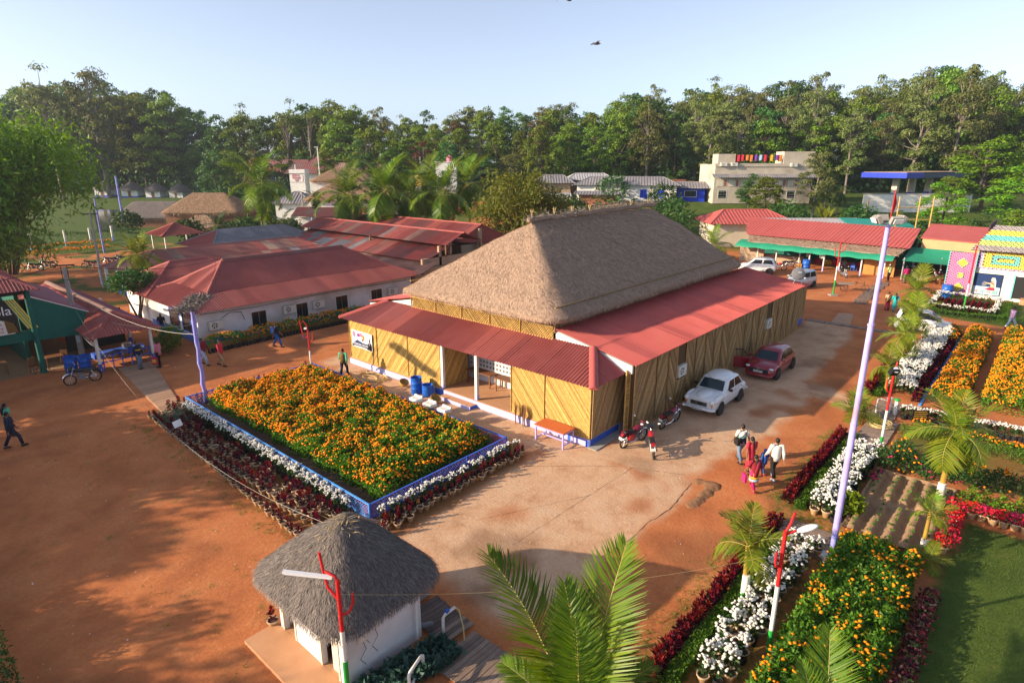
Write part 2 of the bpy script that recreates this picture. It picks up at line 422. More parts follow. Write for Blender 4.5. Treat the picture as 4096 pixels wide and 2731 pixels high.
LAWN2 = [(31.2, 3.6), (27.7, 3.6), (27.5, -8), (33.0, -8), (32.4, 3.4)]
LAWN3 = [(57, 8), (69, 7), (69, -12), (56.5, -12), (58, 1.2), (58.6, 6)]
VERGE = [(10, 5.65), (21.0, 5.65), (22.5, 5.75), (29.2, 5.7), (29.2, 3.4), (10, 3.4)]
BEDSURR = [(8.3, 16.2), (9.4, 32.2), (11.2, 32.4), (18.6, 31.8), (18.5, 15.1), (17.3, 14.6), (10.7, 14.5), (9.2, 15.2)]
def grid_lines(segs):
    out = []
    for a, b, st in segs:
        n = max(1, round((b - a) / st)); out += [a + (b - a) * i / n for i in range(n)]
    return out + [segs[-1][1]]
gx = grid_lines([(-900, -300, 100), (-300, -60, 24), (-60, -12, 4), (-12, 0, .6), (0, 38, .2), (38, 82, .5), (82, 260, 4), (260, 900, 80)])
gy = grid_lines([(-900, -300, 100), (-300, -60, 24), (-60, -14, 4), (-14, -3, .6), (-3, 35, .2), (35, 100, .7), (100, 260, 4), (260, 900, 80)])
nx, ny = len(gx), len(gy)
gv = np.zeros((nx * ny, 3)); gm = np.zeros((nx * ny, 4))
nz = noise.noise
for i, x in enumerate(gx):
    for j, y in enumerate(gy):
        k = i * ny + j
        near = -14 < x < 84 and -16 < y < 102
        z = zt(x, y)
        if near:
            n1 = nz((x * .9, y * .9, 3.3)); n2 = nz((x * .27, y * .27, 8.1)); n3 = nz((x * 2.6, y * 2.6, 1.7))
            if -2 < x < 56 and -8 < y < 40:
                z += .018 * n2 + .006 * n3
                d = sdf(x, y, PAD) + .30 * n1 + .22 * n3
                c = S(-d, -.35, .35)
                c *= 1 - .85 * S(n2 + .4 * n1, .18, .5) * (0 if (x > 20 and y > 9.6) else .75)
                gm[k, 0] = c
                g = max(S(-(sdf(x, y, VERGE)) + .4 * n1 + .3 * n3, -.35, .3), .9 * S(-(sdf(x, y, BEDSURR)) + .35 * n1, -.3, .3) * (.35 + .4 * n3))
                if x < 9.4 and 4 < y < 30: g = max(g, .8 * S(n1 * .6 + n3 * .6 + .25 * S(x, 6.5, 9), .42, .75))
                gm[k, 1] = max(0, g)
                b = .9 * S(-sdf(x, y, BEDSURR) + .25 * n1, -.25, .3)
                for (px, py, pr) in ((16.2, 6.6, .8), (12.6, 11.5, 1.3), (35.9, 7.6, 1.1), (10.9, 10.5, .8), (21.5, 37.4, 1.4), (24.2, 38.2, 1.5), (15.2, 7.4, .35), (10.6, 33.6, .9), (39.5, 9.6, 1.0)):
                    b = max(b, .75 * S(-(hypot((x - px) * .8, y - py) - pr) + .7 * n1 + .3 * n3, -.25, .5))
                b = max(b, .55 * S(n2 + .5 * n1, .25, .7))
                gm[k, 2] = b
            e = 0
            if x < 30 and y < 4: e = S(-sdf(x, y, LAWN) + .2 * n3, -.2, .2)
            if 26 < x < 34 and y < 5: e = max(e, S(-sdf(x, y, LAWN2) + .35 * n1, -.3, .3) * (.75 + .4 * n2))
            if x > 54 and y < 10: e = max(e, S(-sdf(x, y, LAWN3) + .3 * n1, -.3, .3))
            if y > 60 or x > 78: e = max(e, .95 * S(n2 + .3 * n1 + .6 * S(hypot(x, y), 88, 112), .15, .4))
            gm[k, 3] = max(0, min(1, e))
        else:
            gm[k, 3] = 1.
        gv[k] = (x, y, z)
ii, jj = np.meshgrid(np.arange(nx - 1), np.arange(ny - 1), indexing='ij')
a_ = (ii * ny + jj).ravel()
gq = np.stack([a_, a_ + ny, a_ + ny + 1, a_ + 1], 1)
def ground_mat():
    m, N, L = nt('ground')
    out = N.new('ShaderNodeOutputMaterial'); b = N.new('ShaderNodeBsdfPrincipled'); L.new(b.outputs[0], out.inputs[0])
    b.inputs['Roughness'].default_value = .93; b.inputs['Specular IOR Level'].default_value = .12
    g = N.new('ShaderNodeNewGeometry'); P = g.outputs['Position']
    def noi(sc, det=5, ro=.6):
        t = N.new('ShaderNodeTexNoise'); t.inputs['Scale'].default_value = sc; t.inputs['Detail'].default_value = det; t.inputs['Roughness'].default_value = ro
        L.new(P, t.inputs['Vector']); return t.outputs['Fac']
    def ramp(f, stops):
        r = N.new('ShaderNodeValToRGB'); e = r.color_ramp.elements
        while len(e) < len(stops): e.new(.5)
        for q, (p, c) in zip(e, stops): q.position = p; q.color = tuple(c) + (1,)
        L.new(f, r.inputs[0]); return r.outputs[0]
    def mix(f, a, c, mode='MIX'):
        x = N.new('ShaderNodeMix'); x.data_type = 'RGBA'; x.blend_type = mode
        for s, v in ((0, f), (6, a), (7, c)):
            if isinstance(v, (int, float)): x.inputs[s].default_value = v
            elif isinstance(v, tuple): x.inputs[s].default_value = v + (1,)
            else: L.new(v, x.inputs[s])
        return x.outputs[2]
    at = N.new('ShaderNodeAttribute'); at.attribute_name = 'mask'
    sp = N.new('ShaderNodeSeparateColor'); L.new(at.outputs['Color'], sp.inputs[0])
    soil = ramp(noi(.55, 8, .65), [(.30, (.36, .112, .040)), (.5, (.52, .172, .062)), (.72, (.60, .24, .092))])
    soil = mix(ramp(noi(9, 6, .7), [(.38, (0, 0, 0)), (.70, (.6, .6, .6))]), soil, (.30, .115, .05))
    conc = ramp(noi(.9, 8, .68), [(.30, (.43, .235, .13)), (.5, (.58, .365, .225)), (.72, (.62, .43, .29))])
    conc = mix(ramp(noi(14, 5, .7), [(.42, (0, 0, 0)), (.72, (.45, .45, .45))]), conc, (.38, .21, .12))
    col = mix(sp.outputs[0], soil, conc)
    damp = mix(.62, col, (.12, .055, .03)); col = mix(sp.outputs[2], col, damp)
    gr = ramp(noi(2.2, 7, .7), [(.35, (.055, .075, .012)), (.6, (.11, .135, .022)), (.78, (.20, .15, .05))])
    f2 = N.new('ShaderNodeMath'); f2.operation = 'MULTIPLY'; L.new(sp.outputs[1], f2.inputs[0]); L.new(ramp(noi(5, 6, .7), [(.40, (.15, .15, .15)), (.60, (1, 1, 1))]), f2.inputs[1])
    col = mix(f2.outputs[0], col, gr)
    lw = ramp(noi(.8, 8, .7), [(.3, (.048, .080, .016)), (.55, (.085, .125, .022)), (.75, (.155, .150, .040))])
    lw = mix(ramp(noi(22, 4, .7), [(.4, (0, 0, 0)), (.7, (.6, .6, .6))]), lw, (.035, .065, .012))
    col = mix(at.outputs['Alpha'], col, lw)
    L.new(col, b.inputs['Base Color'])
    wv = N.new('ShaderNodeTexWave'); wv.inputs['Scale'].default_value = 3.2; wv.inputs['Distortion'].default_value = 1.5; wv.inputs['Detail'].default_value = 2; wv.inputs['Detail Scale'].default_value = .6
    mp = N.new('ShaderNodeMapping'); mp.inputs['Rotation'].default_value = (0, 0, R(100)); L.new(P, mp.inputs[0]); L.new(mp.outputs[0], wv.inputs[0])
    ml = N.new('ShaderNodeMath'); ml.operation = 'MULTIPLY'; L.new(wv.outputs['Fac'], ml.inputs[0])
    m3 = N.new('ShaderNodeMath'); m3.operation = 'MULTIPLY'; L.new(sp.outputs[0], m3.inputs[0]); L.new(ramp(noi(.5, 4), [(.45, (0, 0, 0)), (.6, (.22, .22, .22))]), m3.inputs[1]); L.new(m3.outputs[0], ml.inputs[1])
    ad = N.new('ShaderNodeMath'); ad.operation = 'ADD'; L.new(ml.outputs[0], ad.inputs[0]); L.new(noi(7, 9, .72), ad.inputs[1])
    bp = N.new('ShaderNodeBump'); bp.inputs['Strength'].default_value = .55; bp.inputs['Distance'].default_value = .05
    L.new(ad.outputs[0], bp.inputs['Height']); L.new(bp.outputs[0], b.inputs['Normal'])
    return m
ground_mat()
gme = npmesh('ground', gv, gq, ['ground'], smooth=True)
ca_ = gme.color_attributes.new('mask', 'FLOAT_COLOR', 'POINT'); ca_.data.foreach_set('color', gm.astype(np.float32).ravel())
GROUND = props(obj('ground', gme), 'red laterite yard with worn concrete apron and lawns', kind='structure')

# cracks and joints in the concrete apron
def crack(pts, w):
    mb = MB(); q = []
    for k in range(len(pts) - 1):
        a, b = V(pts[k] + (0,)), V(pts[k + 1] + (0,)); n = max(2, int((b - a).length / .18))
        for i in range(n + (k == len(pts) - 2)):
            p = a.lerp(b, i / n); t = (b - a).normalized(); s_ = V((-t.y, t.x, 0))
            q.append((p + s_ * .05 * nz((p.x * 3, p.y * 3, 5)), s_, w * U(.35, 1)))
    vs = []
    for p, s_, ww in q:
        zz = .018 * nz((p.x * .27, p.y * .27, 8.1)) + .006 * nz((p.x * 2.6, p.y * 2.6, 1.7)) + .011
        vs += [(p.x + s_.x * ww, p.y + s_.y * ww, zz), (p.x - s_.x * ww, p.y - s_.y * ww, zz)]
    mb.add(vs, [(2 * i, 2 * i + 2, 2 * i + 3, 2 * i + 1) for i in range(len(q) - 1)])
    return mb
for pts, w in (([(17.26, 14.6), (19.56, 11.96), (20.1, 11.07), (21.0, 9.2)], .008), ([(20.1, 11.07), (17.2, 11.18), (13, 11.3)], .007), ([(17.0, 8.62), (18.2, 8.45), (19.84, 8.62), (20.6, 8.7)], .016),
               ([(14.3, 8.8), (15.8, 8.58), (17.0, 8.62)], .012), ([(34.2, 9.0), (33.3, 6.5)], .02), ([(13.2, 13.2), (17.2, 11.18)], .006)):
    crack(pts, w).build('crack', 'soil', GROUND)

# ---------------------------------------------------------------- roofs of corrugated sheet, thatch, bamboo
def planar(P):
    P = [V(p) for p in P]; s = (P[1] - P[0]).normalized()
    n = s.cross(P[-1] - P[0]).normalized()
    if n.z < 0: n = -n
    t = n.cross(s)
    if (P[2] - P[0]).dot(t) < 0: t = -t
    return P[0], s, t, n, [((p - P[0]).dot(s), (p - P[0]).dot(t)) for p in P]
def trange(Q, s):
    ts = []; n = len(Q)
    for i in range(n):
        (a, b), (c, d) = Q[i], Q[(i + 1) % n]
        if abs(a - c) < 1e-9:
            if abs(a - s) < 1e-6: ts += [b, d]
        elif min(a, c) - 1e-9 <= s <= max(a, c) + 1e-9: ts.append(b + (d - b) * (s - a) / (c - a))
    return (min(ts), max(ts)) if ts else (0, 0)
def slope(P, mname, parent, pitch=.17, amp=.034, sheet=1.05, row=2.3, join=False, name='roof_sheet', jit=.006, pick=None):
    """a roof slope of corrugated sheets; P: polygon whose first edge is the eave. One object per sheet, or one for all"""
    O, s, t, n, Q = planar(P)
    smin, smax = min(q[0] for q in Q), max(q[0] for q in Q); tmax = max(q[1] for q in Q)
    if join: sheet = smax - smin + 1; row = tmax + 1
    ns = max(1, round((smax - smin) / sheet)); nr = max(1, round(tmax / row)); out = []
    for c in range(ns):
        a = smin + (smax - smin) * c / ns; b = smin + (smax - smin) * (c + 1) / ns
        k = max(2, round((b - a) / (pitch / 4)))
        ss = sorted(set([a + (b - a) * i / k for i in range(k + 1)] + [q[0] for q in Q if a < q[0] < b]))
        for r in range(nr):
            lo, hi = tmax * r / nr, tmax * (r + 1) / nr; lo -= .10 if r else 0
            vs = []; up = jit * U(-.5, 1); fs = []
            for x in ss:
                t0, t1 = trange(Q, x); t0 = max(t0, lo); t1 = min(t1, hi)
                if t1 < t0: t0 = t1 = max(min(t0, t1), 0)
                h = amp * sin(2 * pi * x / pitch) + up
                vs += [O + s * x + t * t0 + n * (h + .012 * r), O + s * x + t * t1 + n * (h + .012 * r - (.004))]
            for i in range(len(ss) - 1):
                q = (2 * i, 2 * i + 2, 2 * i + 3, 2 * i + 1)
                if (vs[q[0]] - vs[q[3]]).length > 1e-4 or (vs[q[1]] - vs[q[2]]).length > 1e-4: fs.append(q)
            if not fs: continue
            mb = MB(); mb.add(vs, fs)
            mm = pick(c, r) if pick else mname
            out.append(mb.build(name, mm, parent, smooth=60))
    return out
def ridgecap(a, b, w=.32, mname='roof_red', parent=None, name='ridge_cap', h=.07):
    mb = MB(); a, b = V(a), V(b); d = (b - a).normalized(); x = d.cross(V((0, 0, 1))).normalized(); u = x.cross(d)
    pr = [(-w / 2, -h), (-w * .22, h * .7), (0, h), (w * .22, h * .7), (w / 2, -h)]
    k = max(1, round((b - a).length / 1.3)); L_ = (b - a).length / k
    for i in range(k):
        p, q = a + d * (L_ * i - .03), a + d * (L_ * (i + 1))
        o = u * (.008 * (i % 2))
        vs = [p + x * c + u * e + o for c, e in pr] + [q + x * c * .94 + u * e + o for c, e in pr]
        mb.add(vs, [(j, j + 1, j + 6, j + 5) for j in range(4)] + [(0, 1, 2, 3, 4), (9, 8, 7, 6, 5)])
    return mb.build(name, mname, parent, smooth=50)
def hiproof(x0, x1, y0, y1, ze, zr, mname, parent, along='x', hip=None, faces='nsew', cap=True, **kw):
    """hipped corrugated roof; eave rectangle, eave and ridge heights; faces to build: s(-Y) n(+Y) w(-X) e(+X)"""
    if along == 'x':
        h = (y1 - y0) / 2 if hip is None else hip; yc = (y0 + y1) / 2; A_, B_ = (x0 + h, yc, zr), (x1 - h, yc, zr)
    else:
        h = (x1 - x0) / 2 if hip is None else hip; xc = (x0 + x1) / 2; A_, B_ = (xc, y0 + h, zr), (xc, y1 - h, zr)
    a, b, c, d = (x0, y0, ze), (x1, y0, ze), (x1, y1, ze), (x0, y1, ze)
    F = dict(s=[a, b, B_, A_], e=[b, c, B_], n=[c, d, A_, B_], w=[d, a, A_]) if along == 'x' else dict(s=[a, b, A_], e=[b, c, B_, A_], n=[c, d, B_], w=[d, a, A_, B_])
    for k in faces: slope(F[k], mname, parent, **kw)
    if cap:
        cm = kw.get('capm', mname)
        if h > .05:
            for p, q in (((a, A_), (b, B_), (c, B_), (d, A_)) if along == 'x' else ((a, A_), (b, A_), (c, B_), (d, B_))): ridgecap(p, q, .3, cm, parent)
        ridgecap(A_, B_, .36, cm, parent)
    return A_, B_
def rrect(x0, x1, y0, y1, r, n):
    """n points round a rounded rectangle"""
    pts = []; r = min(r, (x1 - x0) / 2 - .01, (y1 - y0) / 2 - .01); r = max(r, .005)
    per = [(x1 - x0 - 2 * r), pi * r / 2, (y1 - y0 - 2 * r), pi * r / 2] * 2; tot = sum(per)
    for i in range(n):
        d = tot * i / n; k = 0
        while d > per[k]: d -= per[k]; k += 1
        cx, cy = [(x1 - r, y0 + r), (x1 - r, y1 - r), (x0 + r, y1 - r), (x0 + r, y0 + r)][k // 2]
        if k % 2 == 0:
            p = [(x0 + r + d, y0), (x1, y0 + r + d), (x1 - r - d, y1), (x0, y1 - r - d)][k // 2]
        else:
            a = -pi / 2 + (k // 2) * pi / 2 + d / r; p = (cx + r * cos(a), cy + r * sin(a))
        pts.append(p)
    return pts
def thatch(x0, x1, y0, y1, ze, xa, xb, yc, zr, mname, parent, n=150, m=16, thick=.3, rad=.9, bulge=.0, ns=.08, blades=0, bmat='straw', blen=(.25, .5), bw=.024, steps=0, seed=0, name='thatch'):
    rings = []
    def ring(t, dz=0, inset=0):
        t_ = t
        e = 1 - t_
        X0, X1 = x0 + (xa - x0) * t_ + inset, x1 - (x1 - xb) * t_ - inset
        Y0, Y1 = y0 + (yc - y0) * t_ + inset, y1 - (y1 - yc) * t_ - inset
        if Y1 - Y0 < .12: Y0, Y1 = yc - .06, yc + .06
        if X1 - X0 < .12: X0, X1 = (xa + xb) / 2 - .06, (xa + xb) / 2 + .06
        z = ze + (zr - ze) * (t_ + bulge * sin(pi * t_)) + dz
        if steps: z += .05 * (((t_ * steps) % 1) - .5) * (1 - t_)
        return [(x, y, z + ns * nz((x * .8, y * .8, seed + z)) + ns * .6 * nz((x * 3, y * 3, z * 3 + seed))) for x, y in rrect(X0, X1, Y0, Y1, rad * e + .05, n)]
    rings.append(ring(.0, -thick, .55)); rings.append(ring(0, -thick, .06)); rings.append(ring(0, -thick * .45, -.02))
    for i in range(m + 1): rings.append(ring(i / m * (1 if i < m else .999)))
    mb = MB()
    for r_ in rings: mb.v += r_
    k = len(rings)
    for i in range(k - 1):
        for j in range(n):
            a = i * n + j; b = i * n + (j + 1) % n
            mb.f.append((a, b, b + n, a + n)); mb.m.append(0)
    mb.f.append(tuple((k - 1) * n + j for j in range(n))); mb.m.append(0)
    o = mb.build(name, mname, parent, smooth=180)
    if blades:
        A3 = np.array(rings[2:])                       # rings x n x 3
        per = np.array([sum(np.linalg.norm(np.diff(q, axis=0), axis=1)) for q in A3]); 
        w = per[:-1] / per[:-1].sum()
        ri = NR.choice(len(w), blades, p=w); jj_ = NR.integers(0, n, blades); u = NR.random((blades, 1)); v = NR.random((blades, 1))
        p00, p10 = A3[ri, jj_], A3[ri, (jj_ + 1) % n]; p01, p11 = A3[ri + 1, jj_], A3[ri + 1, (jj_ + 1) % n]
        P = (p00 * (1 - u) + p10 * u) * (1 - v) + (p01 * (1 - u) + p11 * u) * v
        dn = unit((p00 + p10) - (p01 + p11) + 1e-6); sd = unit(p10 - p00 + 1e-6); nn = unit(np.cross(sd, -dn)); nn[nn[:, 2] < 0] *= -1
        D = unit(dn + sd * NR.normal(0, .35, (blades, 1)) + nn * NR.uniform(.03, .28, (blades, 1)))
        nb = NB(); nb.leaves(P + nn * .01, D, nn, NR.uniform(*blen, blades), NR.uniform(bw * .6, bw * 1.4, blades), 0.02)
        s_ = obj('straw', nb.mesh('straw', bmat), o); s_['kind'] = 'stuff'
    return o
def slats(o3, du, wdt, z0, zl, zr_, nrm, ang, sp, wd, th=.016, dz=(0, 0, 1)):
    """slats laid at an angle across an upright panel; o3: foot corner, du: unit vector along it"""
    mb = MB(); o3, du, nrm = V(o3), V(du), V(nrm); up = V(dz)
    ca, sa = cos(ang), sin(ang); hmax = max(zl, zr_) - z0
    corners = [(0, 0), (wdt, 0), (wdt, zr_ - z0), (0, zl - z0)]
    off = [-sa * x + ca * y for x, y in corners]
    d = min(off) + sp * .3
    while d < max(off):
        hits = []
        for i in range(4):
            (ax, ay), (bx, by) = corners[i], corners[(i + 1) % 4]
            fa, fb = -sa * ax + ca * ay - d, -sa * bx + ca * by - d
            if (fa <= 0) != (fb <= 0):
                t = fa / (fa - fb); hits.append((ax + (bx - ax) * t, ay + (by - ay) * t))
        if len(hits) >= 2:
            p, q = hits[0], hits[1]
            if hypot(p[0] - q[0], p[1] - q[1]) > .06:
                w = wd * U(.7, 1.15); h = th * U(.6, 1.4); tl = U(-.006, .006)
                a = o3 + du * p[0] + up * (p[1] + tl) + nrm * h / 2; b = o3 + du * q[0] + up * (q[1] - tl) + nrm * h / 2
                mb.bar(a, b, w, h, up=nrm)
        d += sp * U(.85, 1.15)
    return mb
def bpanel(parent, o3, du, wdt, z0, zl, nrm, ang, mname='bamboo', zr_=None, sp=.042, wd=.034, frame=True):
    zr_ = zl if zr_ is None else zr_
    o3 = V(o3); du = V(du); nrm = V(nrm)
    bk = MB(); e = nrm * -.02
    bk.prism([o3 + e, o3 + du * wdt + e, o3 + du * wdt + V((0, 0, zr_ - z0)) + e, o3 + V((0, 0, zl - z0)) + e], nrm * .02)
    b = bk.build('bamboo_panel', 'bamboo_back', parent)  # dark sheet added behind the slats to block light between them
    s_ = slats(o3, du, wdt, z0, zl, zr_, nrm, ang, sp, wd).build('slats', mname, b, kind='stuff')
    if frame:
        for q, zz in ((o3 + du * .0, zl), (o3 + du * wdt, zr_)):
            MB().tube([q + nrm * .03, V((q.x, q.y, q.z + zz - z0)) + nrm * .03], .032, 6).build('post', 'bamboo_pole' if mname == 'bamboo' else mname, b, smooth=60)
        MB().tube([o3 + nrm * .03 + V((0, 0, .02)), o3 + du * wdt + nrm * .03 + V((0, 0, .02))], .026, 6).build('rail', 'bamboo_pole' if mname == 'bamboo' else mname, b, smooth=60)
        MB().tube([o3 + nrm * .03 + V((0, 0, zl - z0 - .03)), o3 + du * wdt + nrm * .03 + V((0, 0, zr_ - z0 - .03))], .026, 6).build('rail', 'bamboo_pole' if mname == 'bamboo' else mname, b, smooth=60)
    return b
def lattice(parent, o3, du, wdt, z0, z1, nrm, mname, sp=.13, wd=.022, name='lattice'):
    a = slats(o3, du, wdt, z0, z1, z1, nrm, R(45), sp, wd, .012); b = slats(V(o3) + V(nrm) * .014, du, wdt, z0, z1, z1, nrm, R(-45), sp, wd, .012)
    a.add(b.v, b.f); o = a.build(name, mname, parent, kind='stuff'); return o
def acunit(name, loc, rz, label, w=.82, group=None):
    t = thing(name, label, 'air conditioner', loc, rz, group)          # faces local -Y
    MB().box((0, .16, .29), (w, .32, .58)).build('casing', 'ac_white', t)
    g = MB(); g.tube([(-w * .14 + .215 * cos(a), -.006, .30 + .215 * sin(a)) for a in np.linspace(0, 6.2832, 21)], .02, 5, False); g.build('fan_ring', 'ac_white', t, smooth=40)
    f = MB()
    for k in range(5):
        a = k * 2 * pi / 5; f.bar((-w * .14, -.006, .30), (-w * .14 + .18 * cos(a), -.006, .30 + .18 * sin(a)), .07, .01, up=(0, 1, 0))
    f.build('fan_blade', 'ac_white', t)
    MB().lathe([(.20, 0), (.20, .004)], 20, (-w * .14, .0, .30), Matrix.Rotation(R(90), 3, 'X')).build('fan_opening', 'dark', t)
    b = MB(); b.bx(-w * .42, -w * .36, 0, .42, -.05, -.005); b.bx(w * .36, w * .42, 0, .42, -.05, -.005); b.build('bracket', 'steel', t)
    return t
# ---------------------------------------------------------------- the thatched hall
H = thing('thatched_hall', 'long hall with steep grey-brown thatched roof, red lean-to roofs and bamboo walls', 'hall', (20.5, 22.35, 0))
def hp(mb, name, m, **k): o = mb.build(name, m, **k); o.parent = H; o.matrix_parent_inverse = Matrix.Translation((-20.5, -22.35, 0)); return o
HI = bpy.data.objects.new('frame', None)
class Off:
    """children of the hall are written in world metres"""
HB = MB().bx(20.5, 46.4, 13.44, 31.26, 0, .33)
HPL = hp(HB, 'plinth', 'lavender')
def hpart(o):
    o.parent = H; o.location = (o.location[0] - 20.5, o.location[1] - 22.35, o.location[2]); return o
hpart(MB().bx(20.53, 46.3, 13.47, 31.2, .331, .36).build('floor', 'porch_tile'))
for q in ((20.6, 22.88, 13.434, 13.439, .01, .325), (20.49, 20.498, 13.45, 13.62, .01, .32), (20.49, 20.498, 13.622, 14.6, .26, .32), (20.49, 20.498, 14.45, 14.6, .01, .258), (20.49, 20.498, 22.75, 23.4, .01, .325), (20.49, 20.498, 24.4, 24.7, .01, .325)):
    hpart(MB().bx(*q).build('plinth_band', 'royal_blue'))
b = MB(); b.bx(20.02, 20.49, 20.3, 22.6, 0, .17); st = hpart(b.build('step', 'lavender')); hpart(MB().bx(20.03, 20.489, 20.31, 22.59, .171, .185).build('step_tread', 'porch_tile'))
hpart(MB().bx(20.03, 20.49, 20.292, 20.298, .01, .165).build('step_side', 'royal_blue'))
b = MB(); b.bx(20.4, 23.2, 13.0, 13.44, 0, .05); b.bx(23.2, 24.5, 12.3, 12.7, 0, .04); hpart(b.build('kerb_slab', 'concrete_grey'))
# front panels and columns
D_ = (0, -1, 0)
for y, w, sg in ((31.24, 2.72, -1), (28.52, 2.8, -1), (25.72, 2.66, -1), (18.05, 2.03, 1), (16.02, 2.52, 1)):
    hpart(bpanel(None, (20.62, y, .37), D_, w, .37, 2.86, (-1, 0, 0), R(52) * (-1 if sg < 0 else 1) * -1 if sg < 0 else R(-50), 'bamboo'))
hpart(bpanel(None, (20.68, 22.98, .37), (1, 0, 0), 1.8, .37, 2.9, (0, -1, 0), R(58), 'bamboo'))
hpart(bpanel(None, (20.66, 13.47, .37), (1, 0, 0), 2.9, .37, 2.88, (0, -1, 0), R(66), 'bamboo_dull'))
hpart(bpanel(None, (22.56, 13.0, .02), (1, 0, 0), .34, .02, 3.1, (0, -1, 0), R(3), 'bamboo', sp=.07, wd=.05))
for y in (22.93, 20.42):
    c = hpart(MB().bx(20.58, 20.74, y - .08, y + .08, .62, 2.95).build('column', 'white_paint')); 
    q = MB().bx(20.573, 20.747, y - .087, y + .087, .362, .62).build('column_base', 'lavender', c); q.location = (20.5 - 20.5, 0, 0)
# back wall of the verandah: white pierced screen
b = MB(); b.bx(22.9, 23.0, 17.05, 31.2, .36, 3.3); hpart(b.build('back_wall', 'white_wash'))
b = MB()
for y in np.arange(18.2, 23.0, .24):
    for z in np.arange(1.25, 2.7, .24): b.box((22.894, y, z), (.012, .13, .13), 0)
hpart(b.build('pierced_screen', 'cl_grey', kind='stuff'))
# lean-to roofs
PX, PT, ZE, ZT = 20.18, 22.62, 2.9, 3.80
def roofpart(name, purl):
    m = MB()
    for a, b_ in purl: m.bar(a, b_, .06, .09)
    return hpart(m.build(name, 'wood'))
vr = roofpart('verandah_roof', [((20.5, 13.4, 2.88), (20.5, 31.3, 2.88)), ((21.6, 14.4, 3.26), (21.6, 30.2, 3.26))])
Z_ = lambda L_: [o for o in L_]
slope([(PX, 31.58, ZE), (PX, 13.12, ZE), (PT, 14.8, ZT), (PT, 29.9, ZT)], 'roof_red', vr, row=2.7, pitch=.17, amp=.032)
slope([(PX, 13.12, ZE), (23.3, 13.12, ZE), (23.3, 14.8, ZT), (PT, 14.8, ZT)], 'roof_bright', vr, sheet=1.2, row=2.7)
slope([(23.3, 31.58, ZE), (PX, 31.58, ZE), (PT, 29.9, ZT), (23.3, 29.9, ZT)], 'roof_bright', vr, sheet=1.2, row=2.7)
ridgecap((PX - .02, 13.1, ZE + .05), (PT, 14.8, ZT + .05), .42, 'roof_bright', vr); ridgecap((PX, 31.6, ZE + .05), (PT, 29.9, ZT + .05), .3, 'roof_bright', vr)
for y0, y1, q in ((12.55, 17.05, 0), (32.15, 27.65, 1)):
    ar = roofpart('annex_roof', [((22.9, y0 + (.4 if not q else -.4), 3.36), (46.3, y0 + (.4 if not q else -.4), 3.36)), ((22.9, (y0 + y1) / 2, 3.74), (46.3, (y0 + y1) / 2, 3.74))])
    e = [(22.62, y0, 3.4), (46.5, y0, 3.4), (46.5, y1, 4.26), (22.62, y1, 4.26)]
    if q: e = [e[1], e[0], e[3], e[2]]
    slope(e, 'roof_bright', ar, sheet=1.09, row=2.4, pitch=.2, amp=.04)
g = MB()
g.prism([(22.72, 12.8, 2.95), (22.72, 12.8, 3.33), (22.72, 17.05, 4.17), (22.72, 17.05, 2.95)], (.12, 0, 0)); hpart(g.build('gable_wall', 'white_paint'))
g = MB(); g.prism([(22.72, 31.9, .1), (22.72, 31.9, 3.33), (22.72, 27.65, 4.17), (22.72, 27.65, .1)], (.12, 0, 0)); hpart(g.build('gable_wall', 'white_paint'))
# side wall of bamboo panels in a herringbone, two openings for the coolers
x = 22.92; k = 0
wds = [2.0, 1.15, .95, 1.0, 1.05, 1.2, 1.15, 1.0, 1.1, 1.15, 1.2, 1.15, 1.1, 1.2, 1.15, 1.1, 1.2, 1.1, 1.2, 1.25]
sgn = [1, 1, -1, 1, -1, 1, -1, 1, -1, 1, -1, 1, -1, 1, 1, -1, 1, -1, 1, 1]
wd_i = {3: (0, 1.45), 14: (0, 1.5)}
for w, s_ in zip(wds, sgn):
    if x + w > 46.5: w = 46.4 - x
    if w < .2: break
    top = 3.38
    if k in wd_i: top = wd_i[k][1]
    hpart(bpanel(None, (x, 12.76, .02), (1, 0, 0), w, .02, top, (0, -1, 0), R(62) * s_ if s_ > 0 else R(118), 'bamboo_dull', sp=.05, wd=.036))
    if k in wd_i:
        q = MB(); q.bx(x, x + w, 13.05, 13.1, 1.5, 3.4); q.bx(x - .02, x + .02, 12.78, 13.1, 1.5, 3.4); q.bx(x + w - .02, x + w + .02, 12.78, 13.1, 1.5, 3.4); q.bx(x, x + w, 12.8, 13.1, 1.42, 1.5)
        hpart(q.build('cooler_recess', 'sky_blue'))
        acunit('air_conditioner', (x + w / 2, 12.62, 1.62 if k == 3 else 1.6), 0, 'pale air conditioner in the bamboo side wall beside the white car' if k == 3 else 'pale air conditioner in the bamboo side wall beyond the red car')
    x += w; k += 1
hpart(MB().bx(22.9, 46.4, 12.78, 12.95, 0, 3.36).build('side_wall', 'bamboo_back'))
hpart(MB().bx(46.2, 46.4, 12.8, 31.9, 0, 3.4).build('end_wall', 'bamboo_back'))
hpart(MB().bx(22.9, 46.4, 31.75, 31.9, 0, 3.4).build('side_wall', 'bamboo_back'))
